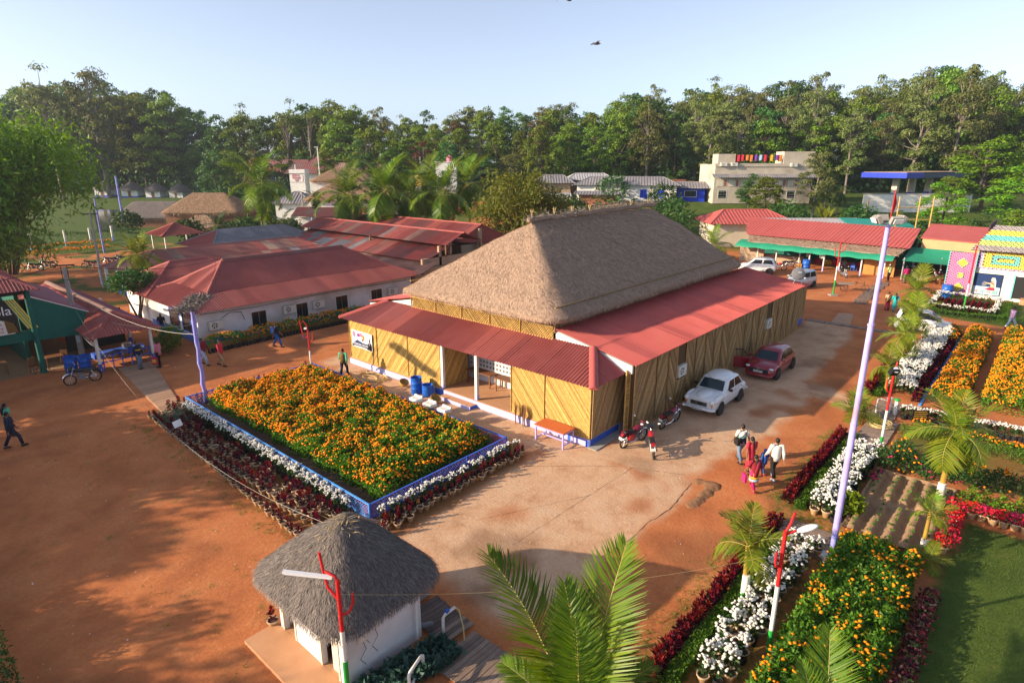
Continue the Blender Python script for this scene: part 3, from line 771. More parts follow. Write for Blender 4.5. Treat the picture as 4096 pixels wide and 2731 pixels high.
# small lean-to at the far end
e = roofpart('end_roof', [((46.4, 13.2, 2.98), (49.0, 13.2, 2.98))])
slope([(46.55, 12.95, 3.0), (49.4, 12.95, 3.0), (49.4, 15.6, 3.35), (46.55, 15.6, 3.35)], 'roof_bright', e)
hpart(bpanel(None, (46.45, 13.2, .02), (1, 0, 0), 1.4, .02, 2.95, (0, -1, 0), R(70), 'bamboo_dull', sp=.05, wd=.036))
hpart(bpanel(None, (47.85, 13.2, .5), (1, 0, 0), 1.3, .5, 2.95, (0, -1, 0), R(112), 'bamboo_dull', sp=.05, wd=.036))
hpart(MB().bx(47.86, 49.2, 13.21, 13.3, 0, .5).build('end_plinth', 'royal_blue'))
# clerestory of bamboo lattice
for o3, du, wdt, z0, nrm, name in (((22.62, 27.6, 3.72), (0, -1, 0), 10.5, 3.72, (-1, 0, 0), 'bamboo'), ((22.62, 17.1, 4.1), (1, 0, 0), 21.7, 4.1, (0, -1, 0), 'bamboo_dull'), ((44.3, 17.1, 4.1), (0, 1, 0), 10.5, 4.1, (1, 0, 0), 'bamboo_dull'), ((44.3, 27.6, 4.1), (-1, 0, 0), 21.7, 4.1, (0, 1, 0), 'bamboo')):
    n = round(wdt / 2.1); o3 = V(o3); du = V(du); nrm = V(nrm)
    for i in range(n):
        p = o3 + du * (wdt * i / n); ww = wdt / n
        fr = MB(); q = nrm * .05
        for a, b_ in ((p, p + V((0, 0, 5.0 - z0))), (p + V((0, 0, .04)), p + du * ww + V((0, 0, .04))), (p + V((0, 0, .66)), p + du * ww + V((0, 0, .66))), (p + V((0, 0, 1.2)), p + du * ww + V((0, 0, 1.2)))): fr.tube([a + q, b_ + q], .04, 6)
        lt = hpart(fr.build('clerestory_frame', 'bamboo_pole' if name == 'bamboo' else name, smooth=60))
        lattice(lt, p, du, ww, z0, z0 + .64, nrm, name, sp=.10)
        lattice(lt, p + V((0, 0, .7)), du, ww, z0 + .7, 4.95, nrm, name, sp=.14)
        MB().tube([p + V((0, 0, .7)) + du * .15, p + V((0, 0, 5.0 - z0)) + du * .15], .07, 6).build('mullion', 'wood', lt)
hpart(MB().bx(22.9, 44.0, 17.4, 27.3, 3.2, 4.7).build('loft_shade_box', 'bamboo_back'))  # dark box added behind the lattice, standing in for shade in the loft
th = hpart(thatch(22.02, 44.9, 16.5, 28.2, 4.86, 27.4, 41.1, 22.35, 8.72, 'thatch', None, n=240, m=26, thick=.26, rad=.9, bulge=.015, ns=.07, blades=80000, blen=(.12, .30), bw=.015))
rc = MB()
pts = [(27.0 + 14.5 * i / 40, 22.35 + .05 * nz((i * .6, 0, 0)), 8.80 + .10 * nz((i * .35, 2, 0)) + .16 * (i / 40)) for i in range(41)]
rc.tube(pts, [.15 + .04 * nz((i * .8, 5, 0)) for i in range(41)], 10); o = rc.build('ridge_roll', 'thatch', th, smooth=180)
nb = NB(); P = np.array([pts[i % 41] for i in range(1800)]) + NR.normal(0, .12, (1800, 3)) + np.array([0, 0, .12]); nb.leaves(P, rdir(1800) * [1, 1.2, .5], rdir(1800), NR.uniform(.2, .4, 1800), .025); q = obj('straw', nb.mesh('straw', 'straw_old'), th); q['kind'] = 'stuff'
sk = MB()
for i in range(26):
    xx = 33.4 + i * .17; sk.tube([(xx, 22.35, 8.95), (xx + U(-.05, .05), 22.35 + U(-.05, .05), 9.38 + U(-.06, .06))], .022, 5)
sk.tube([(33.2, 22.35, 9.28), (37.9, 22.35, 9.34)], .03, 5); sk.build('ridge_rail', 'wood_grey', th)
for xx in (27.3, 29.4, 31.2, 33.1, 38.2, 40.6):
    k_ = MB()
    for i in range(9): a = i * .7; k_.tube([(xx, 22.35, 8.98), (xx + .1 * cos(a), 22.35 + .1 * sin(a), 9.34 + .06 * sin(i))], [.03, .012], 4)
    k_.build('straw_finial', 'straw_gold', th)
# banner on the front
bn = thing('banner', 'white and navy awareness centre banner on the golden bamboo front', 'banner', (20.52, 29.9, 1.18))
def bb(y0, y1, z0, z1, dx): return [(-dx, y0, z0), (-dx, y1, z0), (-dx, y1, z1), (-dx, y0, z1)]
MB().bx(-.012, .0, -1.02, .98, 0, 1.06).build('sheet', 'plain_white', bn)
MB().poly([(-.015, -1.0, .03), (-.015, .96, .03), (-.015, .96, .18), (-.015, .45, .50), (-.015, -.1, .38), (-.015, -1.0, .36)][::-1]).build('navy_wave', 'mural_navy', bn)
b = MB(); b.lathe([(.16, 0), (.16, .003)], 18, (-.016, .74, .80), Matrix.Rotation(R(-90), 3, 'Y')); b.build('emblem', 'mural_navy', bn)
b = MB(); b.lathe([(.115, 0), (.115, .003)], 18, (-.020, .74, .80), Matrix.Rotation(R(-90), 3, 'Y')); b.build('emblem_centre', 'weave_pink', bn)
for (y, z, w, h, m) in ((.30, .80, .26, .20, 'cl_purple'), (.02, .84, .28, .22, 'cl_pink'), (-.22, .72, .2, .28, 'cl_orange'), (.2, .62, .2, .12, 'cl_paleblue'), (-.12, .55, .16, .14, 'cl_red')):
    MB().bx(-.018, -.013, y - w / 2, y + w / 2, z - h / 2, z + h / 2).build('print', m, bn)
MB().poly([(-.019, -.98, .04), (-.019, -.55, .04), (-.019, -.6, .40), (-.019, -.72, .52), (-.019, -.86, .50), (-.019, -.96, .38)][::-1]).build('suit', 'ink', bn); MB().poly([(-.022, -.71, .53), (-.022, -.84, .53), (-.022, -.83, .70), (-.022, -.72, .70)]).build('portrait', 'skin', bn)
MB().poly([(-.022, -.73, .30), (-.022, -.79, .30), (-.022, -.80, .5), (-.022, -.72, .5)]).build('shirt_front', 'plain_white', bn)
def text(s_, size, loc, rot, m, parent=None, ext=.004, align='CENTER', name='lettering', sx=1):
    c = bpy.data.curves.new(name, 'FONT'); c.body = s_; c.size = size; c.extrude = ext; c.align_x = align; c.align_y = 'CENTER'; c.materials.append(MT[m])
    o = bpy.data.objects.new(name, c); COL.objects.link(o); bpy.context.view_layer.update()
    me = bpy.data.meshes.new_from_object(o.evaluated_get(bpy.context.evaluated_depsgraph_get())); bpy.data.objects.remove(o, do_unlink=True)
    if not me.materials: me.materials.append(MT[m])
    return obj(name, me, parent, loc, rot, (sx, 1, 1))
FX = (R(90), 0, R(-90))           # lettering that faces -X
text('AWARNESS CENTER', .165, (-.018, .14, .22), FX, 'plain_white', bn)
MB().bx(-.0175, -.0155, -.5, .78, .065, .10).build('small_print', 'plain_white', bn)
# ---------------------------------------------------------------- flower stock
BLOOM = np.array([(.55 * cos(a), .55 * sin(a), 0.) for a in np.arange(6) * pi / 3] + [(.98 * cos(a + .3), .98 * sin(a + .3), .38) for a in np.arange(6) * pi / 3] + [(.55 * cos(a), .55 * sin(a), .85) for a in np.arange(6) * pi / 3])
BLQ = np.array([(i, (i + 1) % 6, 6 + (i + 1) % 6, 6 + i) for i in range(6)] + [(6 + i, 6 + (i + 1) % 6, 12 + (i + 1) % 6, 12 + i) for i in range(6)] + [(12, 13, 14, 15), (12, 15, 16, 17)])
def blooms(nb, P, r, m=0, tilt=.35):
    n = len(P); r = np.broadcast_to(np.asarray(r, float), (n,))
    z = rdir(n, 1 / tilt); x = unit(np.cross(z, rdir(n))); y = np.cross(z, x)
    B = BLOOM[None] * r[:, None, None]
    v = P[:, None] + B[..., :1] * x[:, None] + B[..., 1:2] * y[:, None] + B[..., 2:] * z[:, None]
    q = (BLQ[None] + (np.arange(n) * 18)[:, None, None]).reshape(-1, 4)
    return nb.add(v.reshape(-1, 3), q, m)
def canopy(x, y, h, sd): return h * (.82 + .30 * nz((x * 1.4, y * 1.4, sd)) + .20 * nz((x * 4, y * 4, sd + 3)))
def marigold_bed(name, label, x0, x1, y0, y1, h, dens, fl, br, seed, single=0, cover=None, z0=.02, group='marigold beds', thin=0.):
    n = int((x1 - x0) * (y1 - y0) * dens)
    X = NR.uniform(x0, x1, n); Y = NR.uniform(y0, y1, n)
    ed = np.minimum(np.minimum(X - x0, x1 - X), np.minimum(Y - y0, y1 - Y))
    top = np.array([canopy(a, b, h, seed) for a, b in zip(X, Y)]) * (.62 + .38 * np.clip(ed / .35, 0, 1))
    bd = np.array([nz((a * 1.1, b * 1.1, seed + 20)) + .6 * nz((a * 3.1, b * 3.1, seed)) for a, b in zip(X, Y)]); kp = ed > .10 + .16 * bd; X, Y, ed, top = X[kp], Y[kp], ed[kp], top[kp]; n = len(X)
    f = NR.random(n); zz = np.where(ed < .3, f, 1 - f ** 2 * .55) * top
    P = np.stack([X, Y, zz + z0], 1); D = rdir(n, .35); 
    nb = NB(); nb.leaves(P, D, rdir(n, .8), NR.uniform(.08, .18, n), NR.uniform(.04, .085, n))
    o = props(obj(name, nb.mesh(name, 'lf_marigold')), label, 'flower bed', group, 'stuff')
    k = int((x1 - x0) * (y1 - y0) * fl); X = NR.uniform(x0 + .05, x1 - .05, k * 2); Y = NR.uniform(y0 + .05, y1 - .05, k * 2)
    keep = np.array([nz((a * .8, b * .8, seed + 9)) + nz((a * 2.5, b * 2.5, seed + 4)) * .7 for a, b in zip(X, Y)]) + NR.normal(0, .5, 2 * k) + thin * (Y - (y0 + y1) / 2) / (y1 - y0) > -.05
    X, Y = X[keep][:k], Y[keep][:k]
    ed = np.minimum(np.minimum(X - x0, x1 - X), np.minimum(Y - y0, y1 - Y))
    top = np.array([canopy(a, b, h, seed) for a, b in zip(X, Y)]) * (.66 + .38 * np.clip(ed / .35, 0, 1))
    P = np.stack([X, Y, top + NR.uniform(-.10, .07, len(X)) + z0], 1); rr = NR.uniform(br * .7, br * 1.2, len(X))
    if single:
        d = np.hypot(P[:, 0], P[:, 1]); od = np.argsort(d); P, rr = P[od], rr[od]
        vs = []
        for q in range(4):
            e = NB(); blooms(e, np.zeros((1, 3)), 1.); vs.append(e.mesh('blossom', 'fl_orange', True))
        for p, r_ in zip(P[:single], rr[:single]):
            b = obj('blossom', rnd.choice(vs), o, p, (U(-.4, .4), U(-.4, .4), U(0, 6)), (r_, r_, r_ * U(.85, 1.1)))
        P, rr = P[single:], rr[single:]
    e = NB(); blooms(e, P, rr); b = obj('blossoms', e.mesh('blossoms', 'fl_orange', True), o); b['kind'] = 'stuff'
    return o
mat('pot_rim', (.58, .42, .27), .8, (.46, .32, .20), (9, 4), .7)
def pot_mesh(r=.13, h=.22, bag=False):
    mb = MB()
    if bag: mb.lathe([(r * .8, 0), (r, h * .5), (r * .95, h), (r * .85, h), (r * .8, h * .8)], 9); return mb.mesh('pot', 'black_plastic', 50)
    mb.lathe([(r * .62, 0), (r * .95, h * .82), (r * .95, h * .84)], 12); mb.mat(1); mb.lathe([(r * 1.1, h * .84), (r * 1.14, h), (r * .96, h), (r * .9, h * .86)], 12); mb.mat(2); mb.lathe([(r * .88, h * .84), (r * .88, h * .87)], 10)
    return mb.mesh('pot', ['terracotta', 'pot_rim', 'soil'], 50)
def celosia_mesh(h=.42, nl=20, plume=True, sp=.16):
    nb = NB(); n = nl; a = NR.uniform(0, 6.28, n); z = NR.uniform(.02, h * .65, n)
    D = np.stack([np.cos(a), np.sin(a), NR.uniform(.15, .9, n)], 1); P = np.stack([0 * a, 0 * a, z], 1)
    nb.leaves(P, D, np.array([0, 0, 1.]) + rdir(n) * .3, NR.uniform(sp * .7, sp * 1.25, n), NR.uniform(.05, .075, n), .12)
    m = 22; a = NR.uniform(0, 6.28, m); t = NR.random(m)
    if plume: nb.leaves(np.stack([np.cos(a) * .035 * (1 - t), np.sin(a) * .035 * (1 - t), h * .6 + t * h * .36], 1), np.stack([np.cos(a) * .6, np.sin(a) * .6, np.ones(m)], 1), rdir(m), .11, .045, .1, 1)
    return nb.mesh('plant', ['lf_celosia', 'plume'])
def mum_meshes(h=.5, nb_=22, sp=.15, r=.040):
    nb = NB(); n = 46; c = rdir(n, .3); P = c * np.array([sp, sp, h * .42]) * NR.uniform(.3, 1, (n, 1)) + np.array([0, 0, h * .55])
    nb.leaves(P, rdir(n, .2), rdir(n, .7), NR.uniform(.08, .14, n), NR.uniform(.05, .08, n))
    L_ = nb.mesh('foliage', 'lf_mum')
    e = NB(); a = NR.uniform(0, 6.28, nb_); q = NR.uniform(0, sp * 1.35, nb_)
    blooms(e, np.stack([np.cos(a) * q, np.sin(a) * q, h + NR.uniform(-.07, .07, nb_) - q * .25], 1), NR.uniform(r * .8, r * 1.2, nb_), 0, .6)
    return L_, e.mesh('blooms', 'fl_white', True)
def mass(name, label, cat, items):
    """many small plants nobody would count, joined into one mesh of kind stuff"""
    nb = NB(); mats = []
    for me, loc, rz, s in items:
        n = len(me.vertices); v = np.empty(n * 3); me.vertices.foreach_get('co', v); v = v.reshape(-1, 3) * s; ca, sa = cos(rz), sin(rz)
        v = np.stack([v[:, 0] * ca - v[:, 1] * sa, v[:, 0] * sa + v[:, 1] * ca, v[:, 2]], 1) + np.array(loc)
        q = np.empty(len(me.polygons) * 4, int); me.loops.foreach_get('vertex_index', q); mi = np.empty(len(me.polygons), int); me.polygons.foreach_get('material_index', mi); q = q.reshape(-1, 4)
        for k, m in enumerate(me.materials):
            if m.name not in mats: mats.append(m.name)
        nb.V.append(v); nb.Q.append(q + nb.n); nb.M.append(np.array([mats.index(me.materials[k].name) for k in range(len(me.materials))])[mi]); nb.n += n
    return props(obj(name, nb.mesh(name, mats)), label, cat, kind='stuff')
POT, BAG = pot_mesh(), pot_mesh(.12, .2, True)
CEL = [celosia_mesh(U(.36, .46)) for _ in range(5)]; MUM = [mum_meshes(U(.46, .56)) for _ in range(5)]
def potted_celosia(x, y, label, group, s=1., z=0, full=True):
    t = thing('potted_celosia', label, 'potted plant', (x, y, z), U(0, 6), group); t.scale = (s,) * 3
    obj('pot', POT, t)
    if full: obj('plant', rnd.choice(CEL), t, (0, 0, .17), U(0, 6), U(.8, 1.12))
    return t
def potted_mum(x, y, label, group, s=1., bag=False, z=0):
    t = thing('potted_chrysanthemum', label, 'potted plant', (x, y, z), U(0, 6), group); t.scale = (s,) * 3
    obj('pot', BAG if bag else POT, t); l, b = rnd.choice(MUM); obj('foliage', l, t, (0, 0, .1)); obj('blooms', b, t, (0, 0, .1))['kind'] = 'stuff'
    return t
# ---------------------------------------------------------------- the fenced marigold bed in front of the hall
props(MB().bx(10.85, 17.8, 16.05, 31.15, -.05, .045).build('bed_soil', 'soil'), kind='structure')
marigold_bed('marigold_bed', 'big fenced bed of orange marigolds in front of the hall', 11.6, 17.72, 16.45, 30.85, .98, 1250, 150, .046, 3.1, thin=1.1)
def lattice_fence(label, a, b, out, h=.62, top='sky_blue', inner='red_paint'):
    a, b, out = V(a), V(b), V(out); d = (b - a); L_ = d.length; d.normalize()
    t = thing('lattice_fence', label, 'fence', a, 0, 'low fences of the marigold bed')
    n = round(L_ / 2.1)
    for i in range(n + 1): MB().bar(d * (L_ * i / n), d * (L_ * i / n) + V((0, 0, h + .04)), .05).build('post', top, t)
    MB().bar(V((0, 0, h)), d * L_ + V((0, 0, h)), .06, .045).build('top_rail', top, t); MB().bar(V((0, 0, .08)), d * L_ + V((0, 0, .08)), .04).build('bottom_rail', top, t)
    for i in range(n):
        p = d * (L_ * i / n); 
        l = slats(p + out * .02, d, L_ / n, 0.06, h, h, out, R(42), .085, .026, .012); l.build('lattice', top, t, kind='stuff')
        l = slats(p - out * .01, d, L_ / n, 0.06, h, h, -out, R(-42), .085, .026, .012); l.build('lattice', inner, t, kind='stuff')
lattice_fence('blue lattice fence between the marigolds and the rows of potted celosia', (10.78, 16, 0), (10.78, 31.2, 0), (-1, 0, 0))
lattice_fence('blue lattice fence on the near short side of the marigold bed', (10.8, 15.98, 0), (17.9, 15.98, 0), (0, -1, 0), top='royal_blue')
lattice_fence('red lattice fence with blue rail beside the wash basins', (17.9, 16, 0), (17.9, 31.2, 0), (1, 0, 0), top='royal_blue')
lattice_fence('lattice fence on the far short side of the marigold bed', (10.8, 31.25, 0), (17.9, 31.25, 0), (0, 1, 0), top='royal_blue')
G1 = 'celosia pots along the marigold bed'; LB1 = 'crimson celosia in a clay pot, in the rows left of the lattice fence'
for i in range(47): potted_celosia(8.72 + .012 * i + U(-.05, .05) - .16, 16.3 + i * .325 + U(-.04, .04), LB1, G1, U(.78, .95))
for xx, y0, n in ((9.25, 16.7, 30), (9.62, 17.0, 29), (9.98, 16.6, 30)):
    for i in range(n):
        if rnd.random() < .12 or (xx > 9.5 and 23.0 < y0 + i * .44 < 23.2): continue
        y = y0 + i * .42 + U(-.09, .09)
        if y > 28.9: continue
        potted_celosia(xx + U(-.08, .08), y, LB1, G1, U(.95, 1.25), full=rnd.random() > .13)
for i in range(27): potted_celosia(10.6 + i * .285 + U(-.05, .05), 31.75 + U(-.12, .12), 'crimson celosia in a clay pot behind the far lattice fence', 'celosia pots behind the bed', U(.8, 1))
for i in range(5): potted_celosia(10.1 + U(-.3, .3), 31.0 + i * .2, 'crimson celosia in a clay pot behind the far lattice fence', 'celosia pots behind the bed', .9)
for i in range(24): potted_celosia(11.0 + i * .31 + U(-.07, .07), 15.12 + U(-.1, .1), 'crimson celosia in a clay pot in the shade of the near lattice fence', 'celosia pots on the near side', U(.85, 1.05), full=rnd.random() > .15)
for i in range(20): potted_celosia(10.5 + i * .19 + U(-.1, .1), 14.9 + (i % 3) * .22, 'crimson celosia in a clay pot in the shade of the near lattice fence', 'celosia pots on the near side', U(.85, 1.05), full=rnd.random() > .15) if i < 9 else None
for i in range(60): potted_mum(10.40 + (i % 2) * .17 + U(-.05, .05), 16.9 + i * .232 + U(-.05, .05), 'white chrysanthemum in a pot along the blue fence beside the celosia', 'white chrysanthemums along the blue fence', U(.9, 1.1), True)
for i in range(22): potted_mum(11.1 + i * .325 + U(-.06, .06), 15.55 + U(-.08, .08), 'white chrysanthemum in a pot at the near short fence', 'white chrysanthemums at the near fence', U(.85, 1.1), True)
for i in range(16): potted_mum(18.15 + U(-.05, .05), 17.2 + i * .8 + U(-.1, .1), 'small white chrysanthemum at the fence facing the hall', 'white chrysanthemums facing the hall', U(.55, .7), True)
# blue-green seedlings and the little card on a stick
n = 900; P = np.stack([NR.uniform(9.0, 10.2, n), NR.uniform(29.2, 31.0, n), NR.uniform(.08, .34, n)], 1); nb = NB(); nb.leaves(P, rdir(n, .4), rdir(n, .8), NR.uniform(.08, .16, n), .045)
props(obj('seedlings', nb.mesh('seedlings', 'lf_bluegreen')), 'patch of blue-green seedlings at the end of the celosia rows', 'seedlings', kind='stuff')
cs = thing('notice_card', 'small white notice card on a stick among the celosia pots', 'notice', (9.0, 27.6, 0), R(20)); MB().tube([(0, 0, 0), (0, 0, .75)], .015, 5).build('stick', 'wood_grey', cs); MB().box((0, -.02, .85), (.42, .015, .3), M=Matrix.Rotation(R(-25), 3, 'X')).build('card', 'plain_white', cs)
# ---------------------------------------------------------------- wash basins, barrels, baskets, brooms, hose, table, benches
def basin(x, y, label):
    t = thing('wash_basin', label, 'wash basin', (x, y, 0), R(90), 'white wash basins')     # bowl opens to local -Y
    b = MB(); b.prism([(-.27, -.22, .74), (.27, -.22, .74), (.30, .2, .74), (-.30, .2, .74)], (0, 0, .14)); b.build('bowl', 'plain_white', t)
    MB().lathe([(.20, 0), (.20, .003)], 14, (0, -.03, .881), Matrix.Diagonal((1, .75, 1))).build('hollow', 'ac_white', t)
    MB().bx(-.27, .27, .14, .2, .88, .96).build('splash_back', 'plain_white', t)
    MB().box((0, 0, .37), (.20, .17, .74), tx=.8, ty=.85).build('pedestal', 'plain_white', t)
    MB().tube([(0, .1, .9), (0, .1, 1.06), (0, .0, 1.08), (0, -.03, 1.03)], .017, 6).build('tap', 'chrome', t)
    for s_ in (-.1, .02): MB().tube([(s_, .16, .78), (s_, .2, .5), (s_ + .02, .2, .02)], .028, 6).build('pipe', 'hose', t)
    return t
for y, l in ((21.95, 'white pedestal wash basin farthest from the corner of the bed'), (20.93, 'middle one of the three white pedestal wash basins'), (19.92, 'white pedestal wash basin nearest to the orange table')): basin(17.95, y, l).rotation_euler = (0, 0, R(-90))
def barrel(x, y, h, r, label, z=0, group=None, lid=False):
    t = thing('barrel', label, 'barrel', (x, y, z), 0, group)
    pr = [(r * .93, 0), (r * .97, h * .04), (r, h * .3), (r * 1.04, h * .32), (r * 1.04, h * .35), (r, h * .37), (r, h * .62), (r * 1.04, h * .64), (r * 1.04, h * .67), (r, h * .69), (r * .97, h * .97), (r, h), (r * .92, h)]
    if not lid: pr += [(r * .90, h * .75), (r * .88, h * .6)]
    MB().lathe(pr, 20).build('shell', 'barrel_blue', t, smooth=40); 
    if lid: MB().lathe([(r * .9, h - .015), (r * .9, h - .005)], 18).build('lid', 'barrel_blue', t)
    return t
barrel(19.82, 24.15, .92, .30, 'tall blue plastic barrel standing before the bamboo front'); barrel(20.0, 23.45, .62, .30, 'short cut-down blue barrel beside the tall one')
def basket(x, y, r, label, tilt=0):
    t = thing('basket', label, 'basket', (x, y, 0)); b = MB(); b.lathe([(r * .6, 0), (r * .9, .12), (r, .24), (r * 1.04, .25), (r * .96, .25), (r * .84, .12), (r * .5, .03)], 16); o = b.build('weave', 'bamboo', t, smooth=60); o.rotation_euler = (tilt, 0, 0)
    r2 = MB(); r2.tube([(r * cos(a), r * sin(a), .25) for a in np.linspace(0, 6.283, 19)], .018, 5, False); q = r2.build('rim', 'bamboo_pole', t); q.rotation_euler = (tilt, 0, 0); return t
basket(19.95, 25.45, .27, 'round cane basket left of the tall blue barrel', .5).location.z = .1; basket(19.5, 22.35, .28, 'round cane basket beside the verandah step', .5).location.z = .1
for x, y, a, l in ((20.3, 17.5, .25, 'brown stick broom leaning on the plinth'), (20.28, 17.05, .12, 'stick broom with green handle leaning on the plinth'), (20.28, 16.92, .32, 'wide brown stick broom leaning on the bamboo wall')):
    t = thing('broom', l, 'broom', (x, y, 0)); b = MB()
    for i in range(40): q = U(-.13, .13); b.tube([(q * .2, q * .2 + a * .15, .06), (.12 + q * .25, q + a * .3, .95 + U(-.15, .15))], [.012, .004], 3)
    b.build('bristles', 'wood', t)
    MB().tube([(0, 0, 0), (.05, a * .2, .42)], .022, 6).build('handle', 'green_paint' if 'green' in l else 'wood_grey', t)
t = thing('table', 'orange-topped table with purple legs at the hall corner', 'table', (20.0, 14.95, 0)); MB().bx(-.46, .40, -.82, .82, .735, .775).build('table_top', 'wood_orange', t); b = MB(); b.bx(-.42, .36, -.77, .77, .64, .733)
b.build('apron', 'purple_paint', t)
for sx in (-.4, .34):
    for sy in (-.75, .75): MB().bx(sx - .03, sx + .03, sy - .03, sy + .03, 0, .64).build('leg', 'purple_paint', t)
for q in (((-.4, -.72, .14), (.34, -.72, .14)), ((-.4, .72, .14), (.34, .72, .14)), ((-.03, -.72, .2), (-.03, .72, .2))): MB().bar(*q, .05).build('stretcher', 'purple_paint', t)
for y0, y1, l in ((20.9, 22.7, 'brown bench table along the verandah back wall, by the bamboo return'), (18.4, 20.6, 'brown bench table along the verandah back wall, behind the white column')):
    t = thing('bench_table', l, 'table', (22.45, (y0 + y1) / 2, .36)); h = (y1 - y0) / 2; MB().bx(-.3, .3, -h, h, .70, .75).build('table_top', 'wood', t)
    for sx in (-.25, .25):
        for sy in (-h + .08, h - .08): MB().bx(sx - .03, sx + .03, sy - .03, sy + .03, 0, .7).build('leg', 'wood', t)
    MB().bx(-.25, .25, -h + .1, -h + .14, .15, .2).build('stretcher', 'wood', t)
hs = []
for i in range(150):
    a = i * .21; r_ = .55 + .28 * sin(i * .11) ; hs.append((19.75 + r_ * .8 * cos(a) + .25 * sin(i * .05), 27.9 + r_ * 1.25 * sin(a) + .3 * cos(i * .07), .02 + .05 * i / 150))
hs = [(20.3, 29.3, .03), (20.0, 28.9, .03)] + hs + [(18.8, 26.6, .03), (18.6, 25.6, .03), (18.9, 24.8, .03), (18.5, 24.5, .03), (18.2, 25.2, .03)]
props(MB().tube(hs, .024, 5).build('hose', 'hose', smooth=60), 'tangled yellow garden hose lying before the bamboo front', 'hose')
# ---------------------------------------------------------------- palms
def frond_mesh(L, bend, nl, ll, lw, mname, lift=.25, t0=.14, seed=0, ragged=.1, rr=.022):
    """a feather leaf along +X, arching down by the angle bend; leaflets on both sides"""
    m = 26; pts = [V((0, 0, 0))]; a = 0
    for i in range(m):
        t = (i + .5) / m; an = -bend * t ** 1.4; pts.append(pts[-1] + V((cos(an), 0, sin(an))) * (L / m))
    P = np.array([tuple(p) for p in pts]); mb = MB(); mb.tube(pts, [rr * (1 - .8 * i / m) for i in range(m + 1)], 5)
    nb = NB(); nb.add(np.array(mb.v), np.array([f for f in mb.f if len(f) == 4]), 1)
    for sd in (-1, 1):
        t = np.linspace(t0, .995, nl) + NR.normal(0, .004, nl); t = np.clip(t, 0, .998)
        k = np.minimum((t * m).astype(int), m - 1); fr = (t * m - k)[:, None]
        B = P[k] * (1 - fr) + P[k + 1] * fr; tg = unit(P[k + 1] - P[k])
        up = unit(np.cross(tg, np.array([0, 1., 0.]))); up[up[:, 2] < 0] *= -1
        side = np.array([0, float(sd), 0]); out = .42 + .62 * t[:, None] ** 2
        D = unit(tg * out + side * (1 - .35 * t[:, None] ** 3) + up * (lift + NR.normal(0, .09, (nl, 1))) )
        ln = ll * (.55 + .45 * np.sin(pi * np.clip(t, 0, 1) ** .75)) * (1 - .55 * t ** 7) * NR.uniform(1 - ragged, 1 + ragged, nl)
        dr = np.array([0, 0, -1.])
        n_ = unit(np.cross(D, tg) * -sd); w = np.cross(D, n_)
        mid = B + D * ln[:, None] * .5; tip = B + D * ln[:, None] + dr * (ln * NR.uniform(.04, .22, nl))[:, None]
        h = lw / 2
        v = np.stack([B - w * h * .5, B + w * h * .5, mid + w * h, mid - w * h, tip + w * h * .12, tip - w * h * .12], 1).reshape(-1, 3)
        o = np.arange(nl)[:, None] * 6
        nb.add(v, np.concatenate([o + np.array([0, 1, 2, 3]), o + np.array([3, 2, 4, 5])]))
    return nb.mesh('frond', [mname, 'rachis'])
CF = [frond_mesh(3.6, b, 46, 1.0, .055, 'lf_palm', l) for b, l in ((.75, .3), (1.15, .1), (1.6, -.15), (.35, .35))]
CFD = [frond_mesh(3.4, b, 40, .85, .06, 'lf_palm_dk', l) for b, l in ((1.0, .2), (1.6, -.2), (2.2, -.5))]
CFL = [frond_mesh(3.4, b, 36, .95, .075, 'lf_palm', l) for b, l in ((.9, .2), (1.5, -.1), (2.1, -.4))]
AF = [frond_mesh(1.25, b, 17, .56, .062, 'lf_areca', l, t0=.1, rr=.014) for b, l in ((.7, .25), (1.3, .05), (1.9, -.25))]
AFD = [frond_mesh(1.9, b, 28, .55, .06, 'lf_palm_dk', l, t0=.1, rr=.018) for b, l in ((1.0, .1), (1.7, -.2), (2.4, -.5))]
FG = [frond_mesh(3.7, b, 76, 1.15, .046, 'lf_palm', l, ragged=.06, rr=.03) for b, l in ((.55, .30), (.85, .18), (1.3, .0), (.25, .4))]
def palm(label, loc, h, nf, fronds, scale=1., trunk='palm_trunk', r=.11, lean=(0, 0), elev=(80, -20), seed=0, name='coconut_palm', cat='palm tree', group=None, bands=None, base_rot=None):
    t = thing(name, label, cat, loc, 0, group); rg = random.Random(seed)
    top = V((lean[0], lean[1], h))
    MB().tube([(0, 0, -.1), (lean[0] * .25, lean[1] * .25, h * .4), (lean[0] * .6, lean[1] * .6, h * .75), top], [r * 1.25, r, r * .88, r * .8], 10).build('trunk', trunk, t, smooth=60)
    if bands:
        for z0, z1, m in bands: MB().lathe([(r * 1.33, z0), (r * 1.28, z1)], 12).build('painted_band', m, t, smooth=60)
    for i in range(nf):
        f = i / max(1, nf - 1); e = elev[0] + (elev[1] - elev[0]) * f + rg.uniform(-6, 6); az = i * 2.39996 + rg.uniform(-.25, .25) + (base_rot or 0)
        k = min(len(fronds) - 1, int(f * len(fronds)))
        o = obj('frond', fronds[k], t, top, (rg.uniform(-.25, .25), -R(e), az), scale * rg.uniform(.85, 1.08))
        o.rotation_mode = 'XYZ'
    return t
pf = thing('coconut_palm', 'young coconut palm with long sunlit feather fronds, bottom centre of the yard', 'palm tree', (6.75, 4.4, 0))
MB().tube([(0, 0, -.1), (.02, .02, 1.2), (0, 0, 2.45)], [.2, .16, .15], 12).build('trunk', 'palm_trunk', pf, smooth=60)
def aimed(t, base, fr, az, el, s, roll=0): o = obj('frond', fr, t, base, (roll, -R(el), R(az)), s); return o
